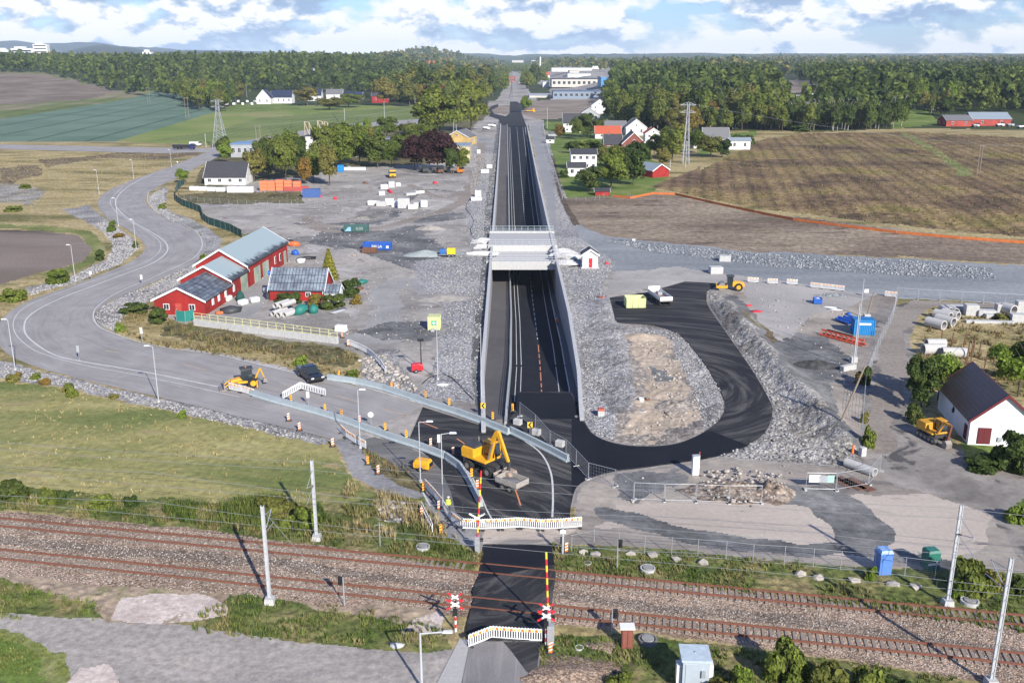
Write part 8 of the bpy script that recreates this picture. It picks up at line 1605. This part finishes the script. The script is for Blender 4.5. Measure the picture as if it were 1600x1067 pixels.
block('concrete_block', 'white concrete drain box with rusty lid right of the wall end', 939,650,.85,.7,.8,lc,0); solo(MB().box(0,0,0,.9,.75,.25,taper=.8), 'drain_lid', M('brick red lid', (.40,.09,.06), .7), 'brick red lid on the white drain box', 'lid', (*G(939,650)[:2], .81))
ringt('white drum with red band on the sandy island', 1002,630,.7,.75,whp,False); p = G(1002,630); ringt('white ring lying below the drum on the island', 1004,645,1.0,.3,whp,True); ringt('rusty ring beside the white drum on the island', 1011,627,.7,.5,rust,True)
for i, (x, y) in enumerate([(1312,752),(1328,755),(1343,757)]): block('road_plate', ordn[i]+' rusty road plate from the left behind the fence', x, y, 1.2, 3.6, .06, rst, R(28), 0, 'steel plate')
for i, (x, y, l) in enumerate([(806,663,'first white concrete block from the left behind the steel barrier'),(835,679,'second white concrete block behind the steel barrier'),(872,697,'third white concrete block behind the steel barrier'),(420,0,'')][:3]): block('concrete_block', l, x+3, y, 1.0, .7, .75, lc, R(-30), .05)
p = G(1332,708); solo(MB().tube((0,0,0),(0,0,1.0),.16,.12,12), 'marker_post', refO, 'orange marker post beside the bush and the fence end', 'marker post', p)
# black hose lines
def hose(label, pts, r_=.06): mb = MB(); P = [Vector(G(*q)) for q in catmull(pts, 6)]; O = P[0].copy(); mb.path([tuple(q-O+Vector((0,0,.06))) for q in P], r_, 5); return solo(mb, 'hose', blk, label, 'hose', O)
hose('black hose curling over the gravel left of the sunken road', [(660,600),(672,590),(690,586),(705,590),(720,605),(740,625)], .07); hose('thin black cable on the sandy island', [(965,545),(980,580),(993,600),(996,630)], .04); hose('dark cable on the crushed stone right of the wall', [(920,465),(930,500),(948,530),(960,545)], .05); hose('dark cable in the upper crushed stone left of the bridge', [(735,310),(728,325),(740,345),(735,360),(742,375)], .08)
hose('short black hose loop on the sandy island', [(1030,625),(1035,640),(1050,655)], .04)
# ---------------------------------------------------------------- distant hills
def ridge(name, px, Y, tops, col, depth=2500, base=-30):
    """px,top pairs: a long hill with rounded section, built at distance Y with its real height"""
    xs = np.arange(px[0], px[-1]+1, 8.0); n = len(xs); V = []; rows = 9
    hv = np.interp(xs, px, tops)
    for j in range(rows):
        t = j/(rows-1); prof = math.sin(math.pi*(t*.9+.05))
        for x, tp in zip(xs, hv):
            yy = Y+(t-.5)*depth; z = H+(88-tp)/F*Y*1.0
            X = (x-800)/F*Y*1.043
            zz = base+(z-base)*prof**.8+(float(vnoise(x*.13+j*3, j*1.7+Y))-.5)*Y*.0016*prof
            V.append((X*(yy/Y)**.2, yy, zz))
    Fc = np.array([(j*n+i, j*n+i+1, (j+1)*n+i+1, (j+1)*n+i) for j in range(rows-1) for i in range(n-1)])
    m = ground_mat(name+' wood', [(.3, tuple(np.array(col)*.7)), (.7, col)], s1=.002, fine=.01, fvar=.4)
    return struct(npmesh('hills', V, Fc, m, smooth=True))
ridge('blue mountains', [-300,0,40,90,120,165,205,230,290,330,400,520,700,800], 9000, [70,66,70,66,71,69,68,74,76,80,80,84,87,90], (.045,.065,.06), 2600)
ridge('dark ridge', [150,170,190,215,235,260,300,340,400,450,560], 6500, [92,84,77,72,74,78,82,80,82,86,95], (.03,.045,.03), 1600)
ridge('far woods', [450,500,580,640,700,760,820,860,900,1000,1080,1150,1300,1420,1520,1600,1900], 8200, [90,87,88,86,87,88,88,86,85,85,84,87,88,87,88,85,85], (.045,.06,.04), 2400)
ridge('right hills', [1380,1420,1480,1540,1600,1800,2200], 7600, [92,88,87,85,84,83,84], (.05,.065,.05), 2000)
# ---------------------------------------------------------------- air
hb = MB(); hb.box(0, 4000, -101, 30000, 15000, 301)
hm = bpy.data.materials.new('haze'); hm.use_nodes = True; t = hm.node_tree; t.nodes.clear()
ho = nd(t, 'ShaderNodeOutputMaterial'); pv = nd(t, 'ShaderNodeVolumePrincipled'); pv.inputs['Color'].default_value = (.66,.82,1,1); pv.inputs['Density'].default_value = .00006; pv.inputs['Anisotropy'].default_value = -.15
t.links.new(pv.outputs[0], ho.inputs['Volume'])
hz = part(hb, 'haze', hm); hz['kind'] = 'stuff'
